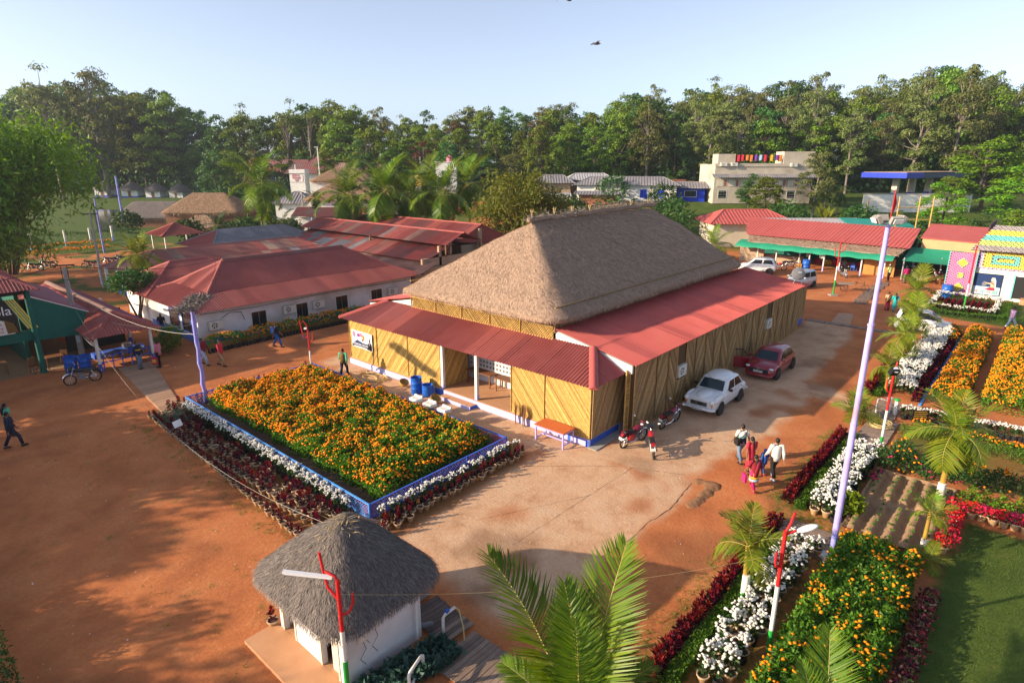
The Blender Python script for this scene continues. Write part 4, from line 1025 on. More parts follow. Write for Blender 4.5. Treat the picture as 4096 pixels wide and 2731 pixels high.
for az, el, s, k, rl in ((76, 56, .95, 0, .35), (12, 62, .92, 3, -.2), (38, 78, .72, 0, .5), (60, 74, .66, 0, -.5), (2, 48, .62, 0, .3), (-30, 50, .5, 1, .3), (112, 50, .5, 1, -.4), (150, 35, .95, 2, 0), (-60, 30, .95, 2, 0), (200, 40, .9, 2, 0), (240, 25, .9, 2, 0), (-95, 35, .9, 1, 0), (85, 40, .55, 2, 0), (-5, 40, .5, 2, 0), (48, 86, .6, 3, .2)):
    aimed(pf, (0, 0, 2.7), FG[k], az, el, s * .95, rl)
pf2 = thing('coconut_palm', 'coconut palm whose fronds reach over the near marigold bed', 'palm tree', (9.4, 1.2, 0))
MB().tube([(0, 0, -.1), (0, 0, 2.1)], [.18, .14], 12).build('trunk', 'palm_trunk', pf2, smooth=60)
for az, el, s, k in ((20, 58, .6, 3), (50, 70, .45, 0), (118, 30, .85, 1), (135, 14, .85, 2), (100, 38, .75, 1), (-30, 40, .9, 2), (180, 30, .9, 2), (230, 30, .9, 2), (-80, 40, .9, 2)): aimed(pf2, (0, 0, 2.1), CFD[min(k, 2)] if k in (1, 2) else FG[k], az, el, s)
pf3 = thing('coconut_palm', 'low coconut palm with fronds over the cabbages beside the white hut', 'palm tree', (5.3, 6.3, 0))
MB().tube([(0, 0, -.1), (0, 0, .75)], [.17, .14], 12).build('trunk', 'palm_trunk', pf3, smooth=60)
for az, el, s, k in ((75, 52, .68, 0), (50, 60, .6, 3), (100, 45, .65, 1), (20, 40, .6, 1), (140, 35, .65, 2), (200, 35, .65, 2), (-40, 35, .65, 2)): aimed(pf3, (0, 0, .75), FG[k], az, el, s * .85)
W_ = [(0, .42, 'green_paint'), (.42, .95, 'white_paint')]
ag = 'areca palms in the garden'
palm('areca palm with yellow-green leaves and painted foot beside the near street lamp', (15.2, 4.6, 0), 1.75, 9, AF, 1.05, 'areca_stem', .08, (.12, .1), (78, -5), 1, 'areca_palm', group=ag, bands=W_)
palm('tallest areca palm, standing between the vegetable plot and the rose bushes', (25.34, 1.26, 0), 2.75, 13, AF, 1.35, 'areca_stem', .10, (.25, -.05), (82, -45), 2, 'areca_palm', group=ag, bands=[(0, .3, 'green_paint'), (.3, .75, 'white_paint')])
palm('small areca palm at the near corner of the vegetable plot', (21.3, 1.2, 0), 1.4, 8, AF, .62, 'areca_stem', .065, (.1, 0), (70, 0), 3, 'areca_palm', group=ag, bands=[(0, .22, 'green_paint'), (.22, .5, 'white_paint')])
palm('low areca seedling on the lawn edge by the near marigold bed', (20.55, .95, 0), .25, 7, AF, .6, 'areca_stem', .04, (0, 0), (60, 10), 4, 'areca_palm', group=ag)
palm('stemless areca clump beside the concrete path and lilac mast', (31.6, 5.4, 0), .35, 12, AF, .95, 'areca_stem', .07, (0, 0), (80, -5), 5, 'areca_palm', group=ag)
palm('areca palm with tricolour foot at the near end of the far white flowers', (36.5, 5.1, 0), 1.55, 9, AF, 1.05, 'areca_stem', .07, (-.1, .1), (75, -20), 6, 'areca_palm', group=ag, bands=W_)
palm('areca palm midway along the far white flowers', (41.0, 5.2, 0), 2.3, 11, AF, 1.25, 'areca_stem', .08, (.1, .1), (78, -35), 7, 'areca_palm', group=ag, bands=W_)
palm('areca palm in front of the white hatchback', (45.6, 5.35, 0), 2.5, 11, AF, 1.3, 'areca_stem', .08, (0, .15), (78, -40), 8, 'areca_palm', group=ag, bands=W_)
palm('areca palm with drooping yellow leaves behind the white hatchback', (49.5, 5.9, 0), 3.4, 12, AF, 1.5, 'areca_stem', .08, (.1, .3), (80, -50), 9, 'areca_palm', group=ag)
palm('areca palm in front of the woven lilac wall, cut by the picture edge', (57.5, -.6, 0), 2.6, 11, AFD, .95, 'areca_stem', .08, (0, 0), (75, -40), 10, 'areca_palm', group=ag)
# ---------------------------------------------------------------- posts and lamps
def tripole(label, x, y, h, zg, zw, arms, r=.05, lamp=None, plate=False, rz=0, name='painted_pole'):
    t = thing(name, label, 'lamp post', (x, y, 0), rz, 'red white and green posts')
    MB().tube([(0, 0, 0), (0, 0, zg)], r * 1.15, 10).build('green_section', 'green_paint', t, smooth=60); MB().tube([(0, 0, zg), (0, 0, zw)], r, 10).build('white_section', 'white_paint', t, smooth=60)
    MB().tube([(0, 0, zw), (0, 0, h)], r * .9, 10).build('red_section', 'red_paint', t, smooth=60)
    for pts in arms: MB().tube(pts, r * .6, 7).build('arm', 'red_paint', t, smooth=60)
    if plate: MB().bx(-.35, .35, -.3, .3, 0, .1).build('footing', 'concrete_grey', t)
    return t
def cam_rz(): return R(-48.85)          # local +X to the right as seen from the camera, +Y away from it
hp_ = tripole('red white and green post with a tube light in front of the white hut', 5.85, 10.05, 3.45, 1.35, 2.15, [[(0, 0, 3.45), (-.05, .0, 3.56), (-.28, .1, 3.6)], [(0, 0, 2.95), (-.25, .1, 3.2), (-.33, .15, 3.55), (-.4, .2, 4.0)], [(0, 0, 2.55), (.18, .05, 2.62), (.26, .1, 2.8), (.27, .1, 3.05)]], .055, rz=cam_rz())
MB().box((-.62, 0, 3.60), (1.05, .09, .05), M=Matrix.Rotation(R(8), 3, 'Y')).build('tube_light', 'plain_white', hp_); MB().tube([(-1.1, -.03, 3.635), (-.15, -.03, 3.515)], .018, 6).build('lamp_tube', 'lamp_glass', hp_)
p = tripole('red white and green street lamp with white head at the near marigold bed', 13.85, 3.43, 3.55, .7, 2.0, [[(0, 0, 3.5), (.10, 0, 3.75), (.16, 0, 4.05)], [(0, 0, 2.55), (-.14, -.05, 2.6), (-.17, -.06, 2.75), (-.17, -.06, 3.0)], [(.02, 0, 3.45), (.25, 0, 3.56)]], .055, rz=cam_rz())
b = MB(); b.ell((.50, 0, 3.62), (.28, .11, .055), 14, 6, Matrix.Rotation(R(-18), 3, 'Y')); b.build('lamp_head', 'plain_white', p, smooth=180)
p = tripole('red white and green lamp post with black lamp beside the plank walk', 28.47, 3.8, 3.75, .7, 1.9, [[(0, 0, 2.7), (-.16, 0, 2.78), (-.2, 0, 3.0), (-.2, 0, 3.3)], [(0, 0, 3.6), (.1, .05, 4.05)]], .055, rz=cam_rz())
b = MB(); b.box((-.16, -.22, 3.72), (.3, .34, .22), M=Matrix.Rotation(R(-55), 3, 'X')); b.build('lamp_housing', 'black_plastic', p); b = MB(); b.lathe([(.12, 0), (.12, .01)], 14, (-.16, -.33, 3.82), Matrix.Rotation(R(60), 3, 'X')); b.build('lamp_lens', 'lamp_glass', p)
p = tripole('red white and green post behind the fenced marigolds', 17.67, 30.98, 2.75, .5, 1.5, [[(0, 0, 2.7), (-.05, 0, 3.05), (-.22, 0, 3.3)], [(0, 0, 1.95), (.22, 0, 2.15), (.27, 0, 2.6)], [(0, 0, 2.35), (-.25, 0, 2.3), (-.33, 0, 2.65), (-.42, 0, 3.3)]], .05, rz=cam_rz())
MB().box((-.1, -.06, 2.85), (.14, .1, .1)).build('lamp_head', 'plain_white', p); b = MB(); b.tube([(-.25 + .1 * cos(a), .02 * sin(a * 3), 2.3 + .1 * sin(a)) for a in np.linspace(0, 18.8, 40)], .012, 4); b.build('cable_coil', 'royal_blue', p)
tripole('red white and green post on a concrete foot in the far yard', 61.8, 14.2, 4.9, 1.43, 2.74, [[(0, 0, 3.4), (-.3, 0, 3.6), (-.4, 0, 4.1), (-.42, 0, 4.4)], [(0, 0, 4.0), (.35, 0, 4.1), (.5, 0, 4.4), (.55, 0, 4.7)], [(0, 0, 4.7), (.15, 0, 5.2)]], .06, plate=True, rz=cam_rz())
tripole('red white and green post in the white-edged bed before the woven wall', 62.2, 4.27, 5.4, 1.3, 2.32, [[(0, 0, 5.2), (.1, 0, 5.7)]], .06, rz=cam_rz())
ms = thing('lamp_mast', 'tall lilac floodlight mast with rusty patches and a red flag', 'mast', (18.96, 3.28, 0), cam_rz())
MB().tube([(0, 0, 0), (0, 0, 1.0)], .085, 12).build('blue_foot', 'pole_blue', ms, smooth=60)
MB().tube([(0, 0, 1.0), (0, 0, 4.6), (0, 0, 4.62), (0, 0, 7.6), (0, 0, 7.62), (0, 0, 10.4)], [.095, .092, .082, .078, .066, .06], 12).build('shaft', 'pole_lilac', ms, smooth=50)
for z in (1.5, 4.6, 7.6): MB().lathe([(.095, z), (.095, z + .06)], 12).build('collar', 'pole_lilac', ms)
MB().bx(-.3, .3, -.25, .25, 0, .18).build('footing', 'white_paint', ms)
for a in (0, 1.57, 3.14, 4.71):
    Mx = Matrix.Rotation(a, 3, 'Z') @ Matrix.Rotation(R(28), 3, 'X'); q = Mx @ V((0, -.32, 0)); b = MB(); b.box((q[0] * 1.1, q[1] * 1.1, 10.52), (.28, .10, .2), M=Mx); f = b.build('floodlight', 'concrete_grey', ms)
    q = Matrix.Rotation(a, 3, 'Z') @ V((0, -.41, -.015)); b = MB(); b.box((q[0], q[1], 10.495), (.22, .02, .14), M=Mx); b.build('glass', 'lamp_glass', f); MB().tube([(0, 0, 10.38), (q[0], q[1], 10.45)], .018, 5).build('bracket', 'steel', f)
MB().tube([(.02, 0, 10.4), (.04, 0, 11.3)], .012, 5).build('flagstaff', 'red_paint', ms); MB().poly([(.04, 0, 11.25), (.14, .02, 10.95), (.12, .04, 10.75), (.03, 0, 10.6)]).build('flag', 'red_paint', ms)
bp_ = thing('wooden_post', 'crooked lavender-blue post topped with a scrap of thatch', 'post', (11.71, 31.24, 0))
MB().tube([(.02 * sin(i * 1.7), .03 * cos(i * 2.1), 5.1 * i / 14) for i in range(15)], [.105 + .016 * sin(i * 2.3) for i in range(15)], 9).build('shaft', 'pole_blue', bp_, smooth=180)
tb = MB(); tb.box((0, 0, 5.16), (.7, 2.6, .06), R(-42)); tb.build('board', 'wood_grey', bp_)
n = 2600; a = NR.uniform(-1.35, 1.75, n); P = np.stack([NR.normal(0, .22, n), a, 5.2 + NR.random(n) * .16], 1); ca, sa = cos(R(-42)), sin(R(-42)); P = np.stack([P[:, 0] * ca - P[:, 1] * sa, P[:, 0] * sa + P[:, 1] * ca, P[:, 2] + .10 * np.sin(a * 2)], 1)
nb = NB(); nb.leaves(P, rdir(n) * [1, 1, .35], rdir(n), NR.uniform(.15, .4, n), .03); o = obj('thatch_scrap', nb.mesh('thatch_scrap', 'straw_old'), bp_); o['kind'] = 'stuff'
up = thing('utility_pole', 'square concrete utility pole with a steel frame at the green shed', 'utility pole', (9.75, 44.4, 0), R(-30)); MB().box((0, 0, 2.9), (.30, .26, 5.8), tx=.62, ty=.62).build('shaft', 'concrete_grey', up); MB().bx(-.65, .55, -.04, .04, 5.95, 6.03).build('crossarm', 'dark', up)
b = MB(); b.bar((-.16, -.08, 5.1), (-.16, -.08, 6.0), .03); b.bar((.16, -.08, 5.1), (.16, -.08, 6.0), .03); b.bar((-.16, -.08, 5.1), (.16, -.08, 5.1), .03); b.build('top_frame', 'dark', up)
MB().bx(-.09, .09, -.14, -.12, 1.2, 1.6).build('notice', 'cl_paleblue', up); MB().bx(-.05, .05, -.16, -.12, 3.5, 3.62).build('meter', 'plain_white', up)
def wire(label, a, b, sag, m='wire', r=.012, name='cable'):
    a, b = V(a), V(b); pts = [a.lerp(b, i / 24) - V((0, 0, sag * 4 * (i / 24) * (1 - i / 24))) for i in range(25)]
    return props(MB().tube(pts, r, 4).build(name, m), label, 'cable', 'overhead cables')
wire('black cable from the utility pole over to the white building', (9.9, 44.4, 6.0), (20, 47.0, 4.9), .5, r=.02); wire('pale cable from the utility pole to the lavender post', (9.75, 44.3, 4.6), (11.7, 31.3, 3.7), .7, 'wire_pale')
wire('pale cable running from the shed down towards the white hut', (9.75, 44.3, 3.6), (6.9, 12.3, 3.4), 2.2, 'wire_pale', .004); wire('thin cable from the utility pole to the post along the gutter', (9.75, 44.3, 3.2), (11.7, 31.3, 4.2), .5)
wire('black cable leaving the utility pole to the picture edge', (9.3, 44.2, 6.0), (1.0, 42.0, 5.7), .3, r=.02); wire('yellow cable strung from the hut post towards the palms', (5.85, 10.05, 3.1), (14.5, 4.0, 2.2), .35, 'hose', .004)
# ---------------------------------------------------------------- the white hut
HT = thing('thatched_hut', 'small white hut with shaggy grey pyramid thatch in the foreground', 'hut', (0, 0, 0))
b = MB()
for q in ((6.1, 8.4, 10.5, 10.64, 0, 2.3), (6.1, 8.4, 13.36, 13.5, 0, 2.3), (8.26, 8.4, 10.64, 13.36, 0, 2.3), (6.1, 6.24, 10.64, 10.78, 0, 2.3), (6.1, 6.24, 11.5, 12.75, 0, 2.3), (6.1, 6.24, 13.3, 13.36, 0, 2.3), (6.1, 6.24, 10.78, 11.5, 1.95, 2.3), (6.1, 6.24, 12.75, 13.3, 1.95, 2.3)):
    MB().bx(*q).build('wall', 'white_wash', HT)
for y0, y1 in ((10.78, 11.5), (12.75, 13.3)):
    d = MB().bx(6.2, 6.23, y0 + .02, y1 - .3, .12, 1.9).build('door', 'cream_wall', HT); f = MB(); f.bx(6.08, 6.098, y0 - .06, y0, .1, 1.95); f.bx(6.08, 6.098, y1, y1 + .06, .1, 1.95); f.bx(6.08, 6.098, y0, y1, 1.95, 2.0); f.build('door_frame', 'cream_wall', d)
    MB().bx(6.35, 6.4, y0, y1, .1, 1.95).build('door_shade_panel', 'dark', HT)  # near-black panel added behind each doorway in place of the shade inside
for y in (11.85, 12.6): MB().box((5.9, y, 1.62), (.32, .3, .16), .0).build('signboard', 'wood_orange', HT)
for q in ((5.2, 6.1, 9.4, 13.75, 0, .12), (6.1, 6.5, 10.6, 13.4, .0, .115)): MB().bx(*q).build('porch_slab', 'porch_tile', HT)
th2 = thatch(5.55, 8.95, 9.98, 13.95, 2.0, 7.2, 7.35, 11.95, 3.55, 'thatch_old', HT, n=110, m=14, thick=.2, rad=.75, bulge=.06, ns=.05, blades=26000, bmat='straw_old', blen=(.10, .24), bw=.011, seed=4)
nb = NB(); n = 420; a = NR.uniform(2.0, 5.2, n); q = NR.uniform(.1, 1.5, n); P = np.stack([7.25 + q * np.cos(a), 11.95 + q * np.sin(a), 3.66 - q * .98 + .03], 1); nb.leaves(P, rdir(n) * [1, 1, .2], np.array([0, 0, 1.]) + rdir(n) * .2, NR.uniform(.15, .35, n), .016, .0); o = obj('loose_straw', nb.mesh('loose_straw', 'straw_gold'), th2); o['kind'] = 'stuff'
MB().tube([(7.5, 11.6, 3.55), (8.05, 11.5, 3.2)], .03, 6).build('stick', 'wood_grey', th2)
for k, (x, z) in enumerate(((6.75, 1.72), (6.95, 1.35), (6.6, 1.2))):
    MB().bx(x - .12, x + .12, 10.44, 10.498, z - .09, z + .09).build('meter_box', 'ac_white' if k else 'wood', HT); MB().tube([(x, 10.47, z - .09), (x + .08, 10.46, z - .35), (x - .1, 10.46, z - .55), (x + .05, 10.47, z - .8)], .007, 4).build('wiring', 'wire', HT)
MB().tube([(8.2, 10.42, .1), (8.2, 10.42, 1.75), (8.35, 10.42, 1.8), (8.45, 10.5, 1.85)], .035, 7).build('drain_pipe', 'white_paint', HT, smooth=60); MB().tube([(6.15, 10.46, .1), (6.15, 10.46, 2.0)], .02, 6).build('conduit', 'white_paint', HT)
MB().tube([(8.42, 10.6, .25), (8.75, 10.45, .2)], .07, 8).build('waste_pipe', 'cl_grey', HT)
# planks, cabbages and pipe stands beside the hut
def planks(name, label, x0, x1, y0, y1, n, along, m, z=.05, th=.035, kind='structure', gap=.012, cat=None, rz=0, skip=0):
    t = thing(name, label, cat or 'walkway', ((x0 + x1) / 2, (y0 + y1) / 2, 0), rz) if cat else props(MB().bx((x0 - x1) / 2 + .05, (x1 - x0) / 2 - .05, (y0 - y1) / 2 + .05, (y1 - y0) / 2 - .05, 0, z - th - .003).build(name, 'soil', loc=((x0 + x1) / 2, (y0 + y1) / 2, 0), rz=rz), label, kind=kind)
    w, h = x1 - x0, y1 - y0; me = {}
    for i in range(n):
        if rnd.random() < skip: continue
        if along == 'y': s_ = w / n; c = (-w / 2 + s_ * (i + .5), U(-.02, .02), 0); d = (s_ - gap, h, th)
        else: s_ = h / n; c = (U(-.02, .02), -h / 2 + s_ * (i + .5), 0); d = (w, s_ - gap, th)
        mm = rnd.choice(m) if isinstance(m, list) else m
        if mm not in me: me[mm] = MB().box((0, 0, 0), d).mesh('plank', mm)
        obj('plank', me[mm], t, (c[0], c[1], z - th / 2 + U(-.006, .006)), (U(-.01, .01), U(-.01, .01), U(-.012, .012)))
    return t
planks('pallet_deck', 'wet dark pallet planks beside the white hut', 8.55, 9.6, 9.75, 11.35, 11, 'x', ['plank_wet', 'wood_grey', 'plank_wet'], .09, cat='pallet', rz=R(-4))
planks('pallet_deck', 'dry plank pallet leaning by the corner of the white hut', 9.0, 9.55, 11.45, 12.0, 6, 'x', 'wood_grey', .12, cat='pallet')
planks('plank_walk', 'grey plank walk running from the hut towards the palms', 7.9, 9.4, 7.2, 9.55, 16, 'x', 'wood_grey', .07)
for q in ((8.7, 9.35, 10.6), (9.3, 9.6, 10.9)): pass
cab = NB(); n = 1500; P = np.stack([NR.uniform(6.2, 8.6, n), NR.uniform(9.5, 10.35, n), NR.uniform(.05, .28, n)], 1); P[:, 1] -= .12 * (P[:, 0] - 6); cab.leaves(P, rdir(n, .5), rdir(n, 1.2), NR.uniform(.12, .24, n), NR.uniform(.10, .17, n), .2)
props(obj('cabbage_patch', cab.mesh('cabbage_patch', 'lf_bluegreen')), 'patch of blue-green cabbages along the white hut wall', 'vegetables', kind='stuff')
t = thing('pipe_stand', 'white pipe frame standing among the cabbages', 'pipe', (7.0, 9.3, 0), R(20)); MB().tube([(0, 0, 0), (0, 0, .55), (.06, 0, .6), (.6, 0, .6), (.66, 0, .55), (.66, 0, .1)], .04, 8).build('pipe', 'white_paint', t, smooth=60); MB().tube([(.1, 0, .2), (.9, .1, .2)], .035, 8).build('crossbar', 'white_paint', t, smooth=60)
t = thing('water_tap', 'standpipe with white coupling and hose by the wet pallet', 'tap', (8.75, 10.05, 0)); MB().tube([(0, 0, 0), (.02, 0, .6), (.08, -.02, .68), (.4, -.05, .72)], .04, 8).build('pipe', 'white_paint', t, smooth=60); MB().tube([(.4, -.05, .72), (.5, -.1, .6), (.45, -.3, .2), (.2, -.6, .03), (-.4, -1.2, .03)], .02, 6).build('hose', 'hose', t); MB().bx(.1, .2, -.06, .02, .68, .78).build('valve', 'royal_blue', t)
for q in ((6.0, 13.75),): potted_celosia(q[0], q[1], 'celosia in a black pot at the hut porch', 'porch celosia', 1.1)
# ---------------------------------------------------------------- the gardens on the right
CR = [celosia_mesh(U(.40, .5), 26, True, .19) for _ in range(5)]
def celosia_row(x0, x1, y, label, group, w=.22, st=.25, s=1., join=False):
    x = x0; pl_ = []
    while x < x1:
        for sy in (-1, 1):
            if join: pl_.append((rnd.choice(CR), (x + U(-.06, .06), y + sy * w * .5 + U(-.05, .05), 0), U(0, 6), s * U(.9, 1.15))); continue
            o = obj('celosia_plant', rnd.choice(CR), None, (x + U(-.06, .06), y + sy * w * .5 + U(-.05, .05), 0), U(0, 6), s * U(.9, 1.15)); props(o, label, 'celosia', group)
        x += st
    return pl_
celosia_row(10.6, 20.0, 5.27, 'crimson celosia in the border along the near marigold bed', 'near celosia border', s=1.08); celosia_row(21.5, 29.2, 5.4, 'crimson celosia in the border beside the walking family', 'middle celosia border', s=1.08)
celosia_row(35.4, 45, 5.85, 'crimson celosia in the border left of the far white flowers', 'far celosia border', st=.3, s=1.15); mass('celosia_border', 'crimson celosia strip between the far white flowers and marigolds', 'celosia', celosia_row(36.0, 52, 3.66, '', '', st=.42, s=1.1, join=True))
def hedge(label, x0, x1, y0, y1, h, dens=900, m='lf_hedge', name='low_hedge', lf=(.05, .09)):
    n = int(((x1 - x0) * (y1 - y0) + 2 * h * (x1 - x0 + y1 - y0)) * dens); P = np.stack([NR.uniform(x0, x1, n), NR.uniform(y0, y1, n), NR.uniform(.02, h, n)], 1)
    pick = NR.random(n); top = pick < .5; P[top, 2] = h * NR.uniform(.86, 1.04, top.sum()); s1 = (pick >= .5) & (pick < .68); P[s1, 1] = y0 + NR.normal(0, .02, s1.sum()); s2 = (pick >= .68) & (pick < .86); P[s2, 0] = x0 + NR.normal(0, .02, s2.sum())
    P[:, 2] *= 1 + .12 * np.sin(P[:, 0] * 1.7 + P[:, 1]); nb = NB(); nb.leaves(P, rdir(n, .4), rdir(n, .6), NR.uniform(*lf, n), NR.uniform(.03, .055, n))
    return props(obj(name, nb.mesh(name, m)), label, 'hedge')
hedge('low clipped green hedge along the near celosia border', 10.8, 18.7, 4.68, 5.02, .3); hedge('low clipped green hedge along the middle celosia border', 21.4, 29.2, 4.8, 5.12, .3); hedge('low clipped green hedge along the far white flowers', 35.6, 45, 5.2, 5.55, .3, 500)
hedge('broad low hedge across the garden behind the plank walk', 31.0, 31.75, -5, 3.55, .33, 500); hedge('clipped hedge round the white-edged bed in the far garden', 58.9, 59.5, -.5, 6.2, .5, 260); hedge('clipped hedge on the side of the white-edged far bed', 59.6, 66.6, 1.3, 1.9, .5, 260)
hedge('dark hedge in the shade at the left picture edge', -.2, 1.05, 14.6, 24.2, .9, 260, 'lf_dark', lf=(.08, .16))
GW = 'white chrysanthemum pots in the right gardens'
for x0, x1, y0, y1, n, lab, s_ in ((11.8, 18.5, 3.65, 4.55, 40, 'white chrysanthemum in a pot beside the near marigold bed', 1.15), (21.2, 27.9, 3.65, 4.72, 58, 'white chrysanthemum in a clay pot by the lilac mast', 1.1)):
    c = max(2, round(sqrt(n * (y1 - y0) / (x1 - x0)))); r_ = -(-n // c)
    for i in range(n): potted_mum(x0 + (x1 - x0) * (i // c + .5) / r_ + U(-.12, .12), y0 + (y1 - y0) * (i % c + .5) / c + U(-.1, .1), lab, GW, s_ * U(.9, 1.15), i % 3 == 0)
mp_ = []
for i in range(300): l_, b_ = rnd.choice(MUM); q_ = ((U(36.4, 52), U(3.95, 5.1), .1), U(0, 6), U(1.0, 1.3)); mp_ += [(l_,) + q_, (b_,) + q_]
mass('chrysanthemum_border', 'long border of densely packed white chrysanthemums', 'flower bed', mp_)
for x, y in ((18.78, 4.42), (18.74, 4.16), (18.7, 3.86), (18.87, 3.66)): potted_mum(x, y, 'white chrysanthemum in a clay pot standing on the plank walk', 'pots on the plank walk', .95, z=.07)
for i in range(26): potted_mum(33.2 + .02 * i + U(-.12, .12), 3.7 - i * .21, 'white chrysanthemum in the strip behind the broad hedge', 'white strip behind the hedge', 1.05, True)
marigold_bed('marigold_bed', 'near marigold bed with large orange heads at bottom right', 10.4, 20.1, .95, 3.35, .95, 1700, 30, .050, 7.7, single=300)
marigold_bed('marigold_bed', 'far marigold bed beside the white flowers', 36.6, 53.5, 1.55, 3.25, .85, 520, 80, .05, 1.3)
marigold_bed('marigold_bed', 'far marigold bed at the right picture edge', 36.8, 55.0, -4.5, 1.15, .9, 430, 78, .05, 5.3)
marigold_bed('marigold_bed', 'small marigold clump at the end of the far white flowers', 49.5, 53.8, 3.35, 4.4, .7, 420, 60, .05, 2.9)
marigold_bed('marigold_bed', 'thin marigold strip along the broad hedge', 32.25, 32.75, -4, 3.3, .4, 700, 40, .05, 6.1)
# vegetable plot
vx = grid_lines([(20.9, 26.4, .07)]); vy = grid_lines([(.85, 3.5, .055)]); vv = []
for x in vx:
    for y in vy:
        k = (y - .85) / .53; a = abs((k % 1) - .5) * 2; seg = min(1, max(0, (abs(x - 23.75) - .12) / .12)) * min(1, (x - 20.9) / .25) * min(1, (26.4 - x) / .25)
        hgt = .19 * S(1 - a, .25, .75) * seg; ed = min(x - 20.9, 26.4 - x, y - .85, 3.5 - y)
        hgt = max(hgt, .16 * S(.16 - ed, 0, .12)); vv.append((x, y, .02 + hgt + .035 * nz((x * 3, y * 3, 2)) + .03 * nz((x * 9, y * 9, 1)) if 1 else 0))
mat('plot_soil', (.36, .23, .13), .95, (.25, .15, .08), (3, 7), .8, .7, 30)
m_ = len(vy); q = np.array([(i * m_ + j, (i + 1) * m_ + j, (i + 1) * m_ + j + 1, i * m_ + j + 1) for i in range(len(vx) - 1) for j in range(m_ - 1)])
PLOT = props(obj('vegetable_plot', npmesh('vegetable_plot', np.array(vv), q, 'plot_soil', smooth=True)), 'vegetable plot of raised sandy ridges', kind='structure')
nb = NB()
for k in range(5):
    for x in np.arange(21.2, 26.2, .42):
        if abs(x - 23.75) < .2: continue
        c = np.array([x + U(-.05, .05), .85 + .53 * (k + .5) + U(-.05, .05), .2]); n = 10; nb.leaves(np.repeat(c[None], n, 0), rdir(n, .6), rdir(n, 1), .11, .05)
props(obj('seedlings', nb.mesh('seedlings', 'lf_marigold')), 'small green seedlings on the ridges of the vegetable plot', 'seedlings', kind='stuff')
def bougain(x, y, label, group, m='fl_red', s=1.):
    t = thing('potted_bougainvillea', label, 'potted plant', (x, y, 0), U(0, 6), group); obj('pot', POT, t, scale=1.25 * s); nb = NB(); n = 90; P = rdir(n, .3) * [.26 * s, .26 * s, .17 * s] + np.array([0, 0, .42 * s]); nb.leaves(P, rdir(n, .2), rdir(n, .6), NR.uniform(.06, .12, n), .07, .2, 0); n = 40; P = rdir(n, 0) * [.2 * s, .2 * s, .12 * s] + np.array([0, 0, .32 * s]); nb.leaves(P, rdir(n, .2), rdir(n, .6), .1, .05, .2, 1); obj('flowers', nb.mesh('flowers', [m, 'lf_dark']), t)['kind'] = 'stuff'
for i in range(9): bougain(21.7 + i * .37, .66 + U(-.06, .06), 'scarlet bougainvillea in a clay pot beside the vegetable plot', 'scarlet pots by the vegetable plot')
for i in range(8): bougain(24.75 + U(-.08, .08), .25 - i * .30, 'red flowering plant in a wide clay pot at the lawn end', 'red pots at the lawn end', 'fl_pink' if i % 3 == 1 else 'fl_red')
for i in range(11): bougain(13.6 + i * .48, .66 + U(-.06, .06), 'dark red plant in a clay pot between marigolds and lawn', 'dark red pots along the lawn', 'lf_celosia')
def bush(label, x, y, r, h, m, fm, nf, name='rose_bush', cat='bush', n=420, z=0, lf=(.08, .15), group=None):
    t = thing(name, label, cat, (x, y, z), 0, group); nb = NB(); P = rdir(n, .1) * NR.uniform(.35, 1, (n, 1)) ** .6 * [r, r, h * .5] + np.array([0, 0, h * .52]); P += np.array([[nz((p[0] * 5, p[1] * 5, x)) * .1 * r, nz((p[1] * 5, p[2] * 5, y)) * .1 * r, 0] for p in P]); nb.leaves(P, rdir(n, .2), rdir(n, .5), NR.uniform(*lf, n), NR.uniform(lf[0] * .55, lf[1] * .6, n)); obj('foliage', nb.mesh('foliage', m), t)
    MB().tube([(0, 0, 0), (0, 0, h * .5)], .03, 5).build('stem', 'bark', t)
    if nf: e = NB(); c = rdir(nf, .6); blooms(e, c * [r, r, h * .48] + np.array([0, 0, h * .55]), NR.uniform(.04, .065, nf)); obj('blooms', e.mesh('blooms', fm, True), t)['kind'] = 'stuff'
    return t
for i, (x, y, fm) in enumerate(((26.7, 3.3, 'fl_pink'), (26.9, 2.6, 'fl_orange'), (26.8, 1.9, 'fl_pink'), (27.2, 1.1, 'fl_pink'), (27.2, .35, 'fl_orange'), (27.5, -.4, 'fl_orange'), (27.4, -1.2, 'fl_pink'), (27.8, -2.0, 'fl_orange'), (28.0, 2.9, 'fl_orange'))):
    bush(['dark rose bush with pink blooms at the head of the vegetable plot', 'leafy bush with orange heads behind the vegetable plot'][fm == 'fl_orange'], x, y, .48, 1.0, 'lf_dark', fm, 9 if fm == 'fl_pink' else 16, group='bushes behind the vegetable plot')
for i in range(10): bush('upright green plant in the rows behind the red pots', 25.3 + (i % 2) * .5, .6 - i * .22, .15, .75, 'lf_bright', None, 0, 'upright_plant', 'plant', 110, lf=(.07, .13), group='upright plants behind the red pots')
bush('round yellow-green drooping shrub beside the lilac mast', 22.15, 3.5, .42, .85, 'lf_areca', None, 0, 'round_shrub', 'shrub', 420, lf=(.14, .26))
for x, y in ((26.0, 3.3), (25.5, 3.42), (25.2, 3.4)): bush('small purple-flowered plant on the plot edge', x, y, .16, .28, 'lf_dark', 'fl_pink', 7, 'purple_flowers', 'plant', 60, lf=(.05, .09), group='purple flowers on the plot edge')
props(bpy.data.objects['seedlings'], None)
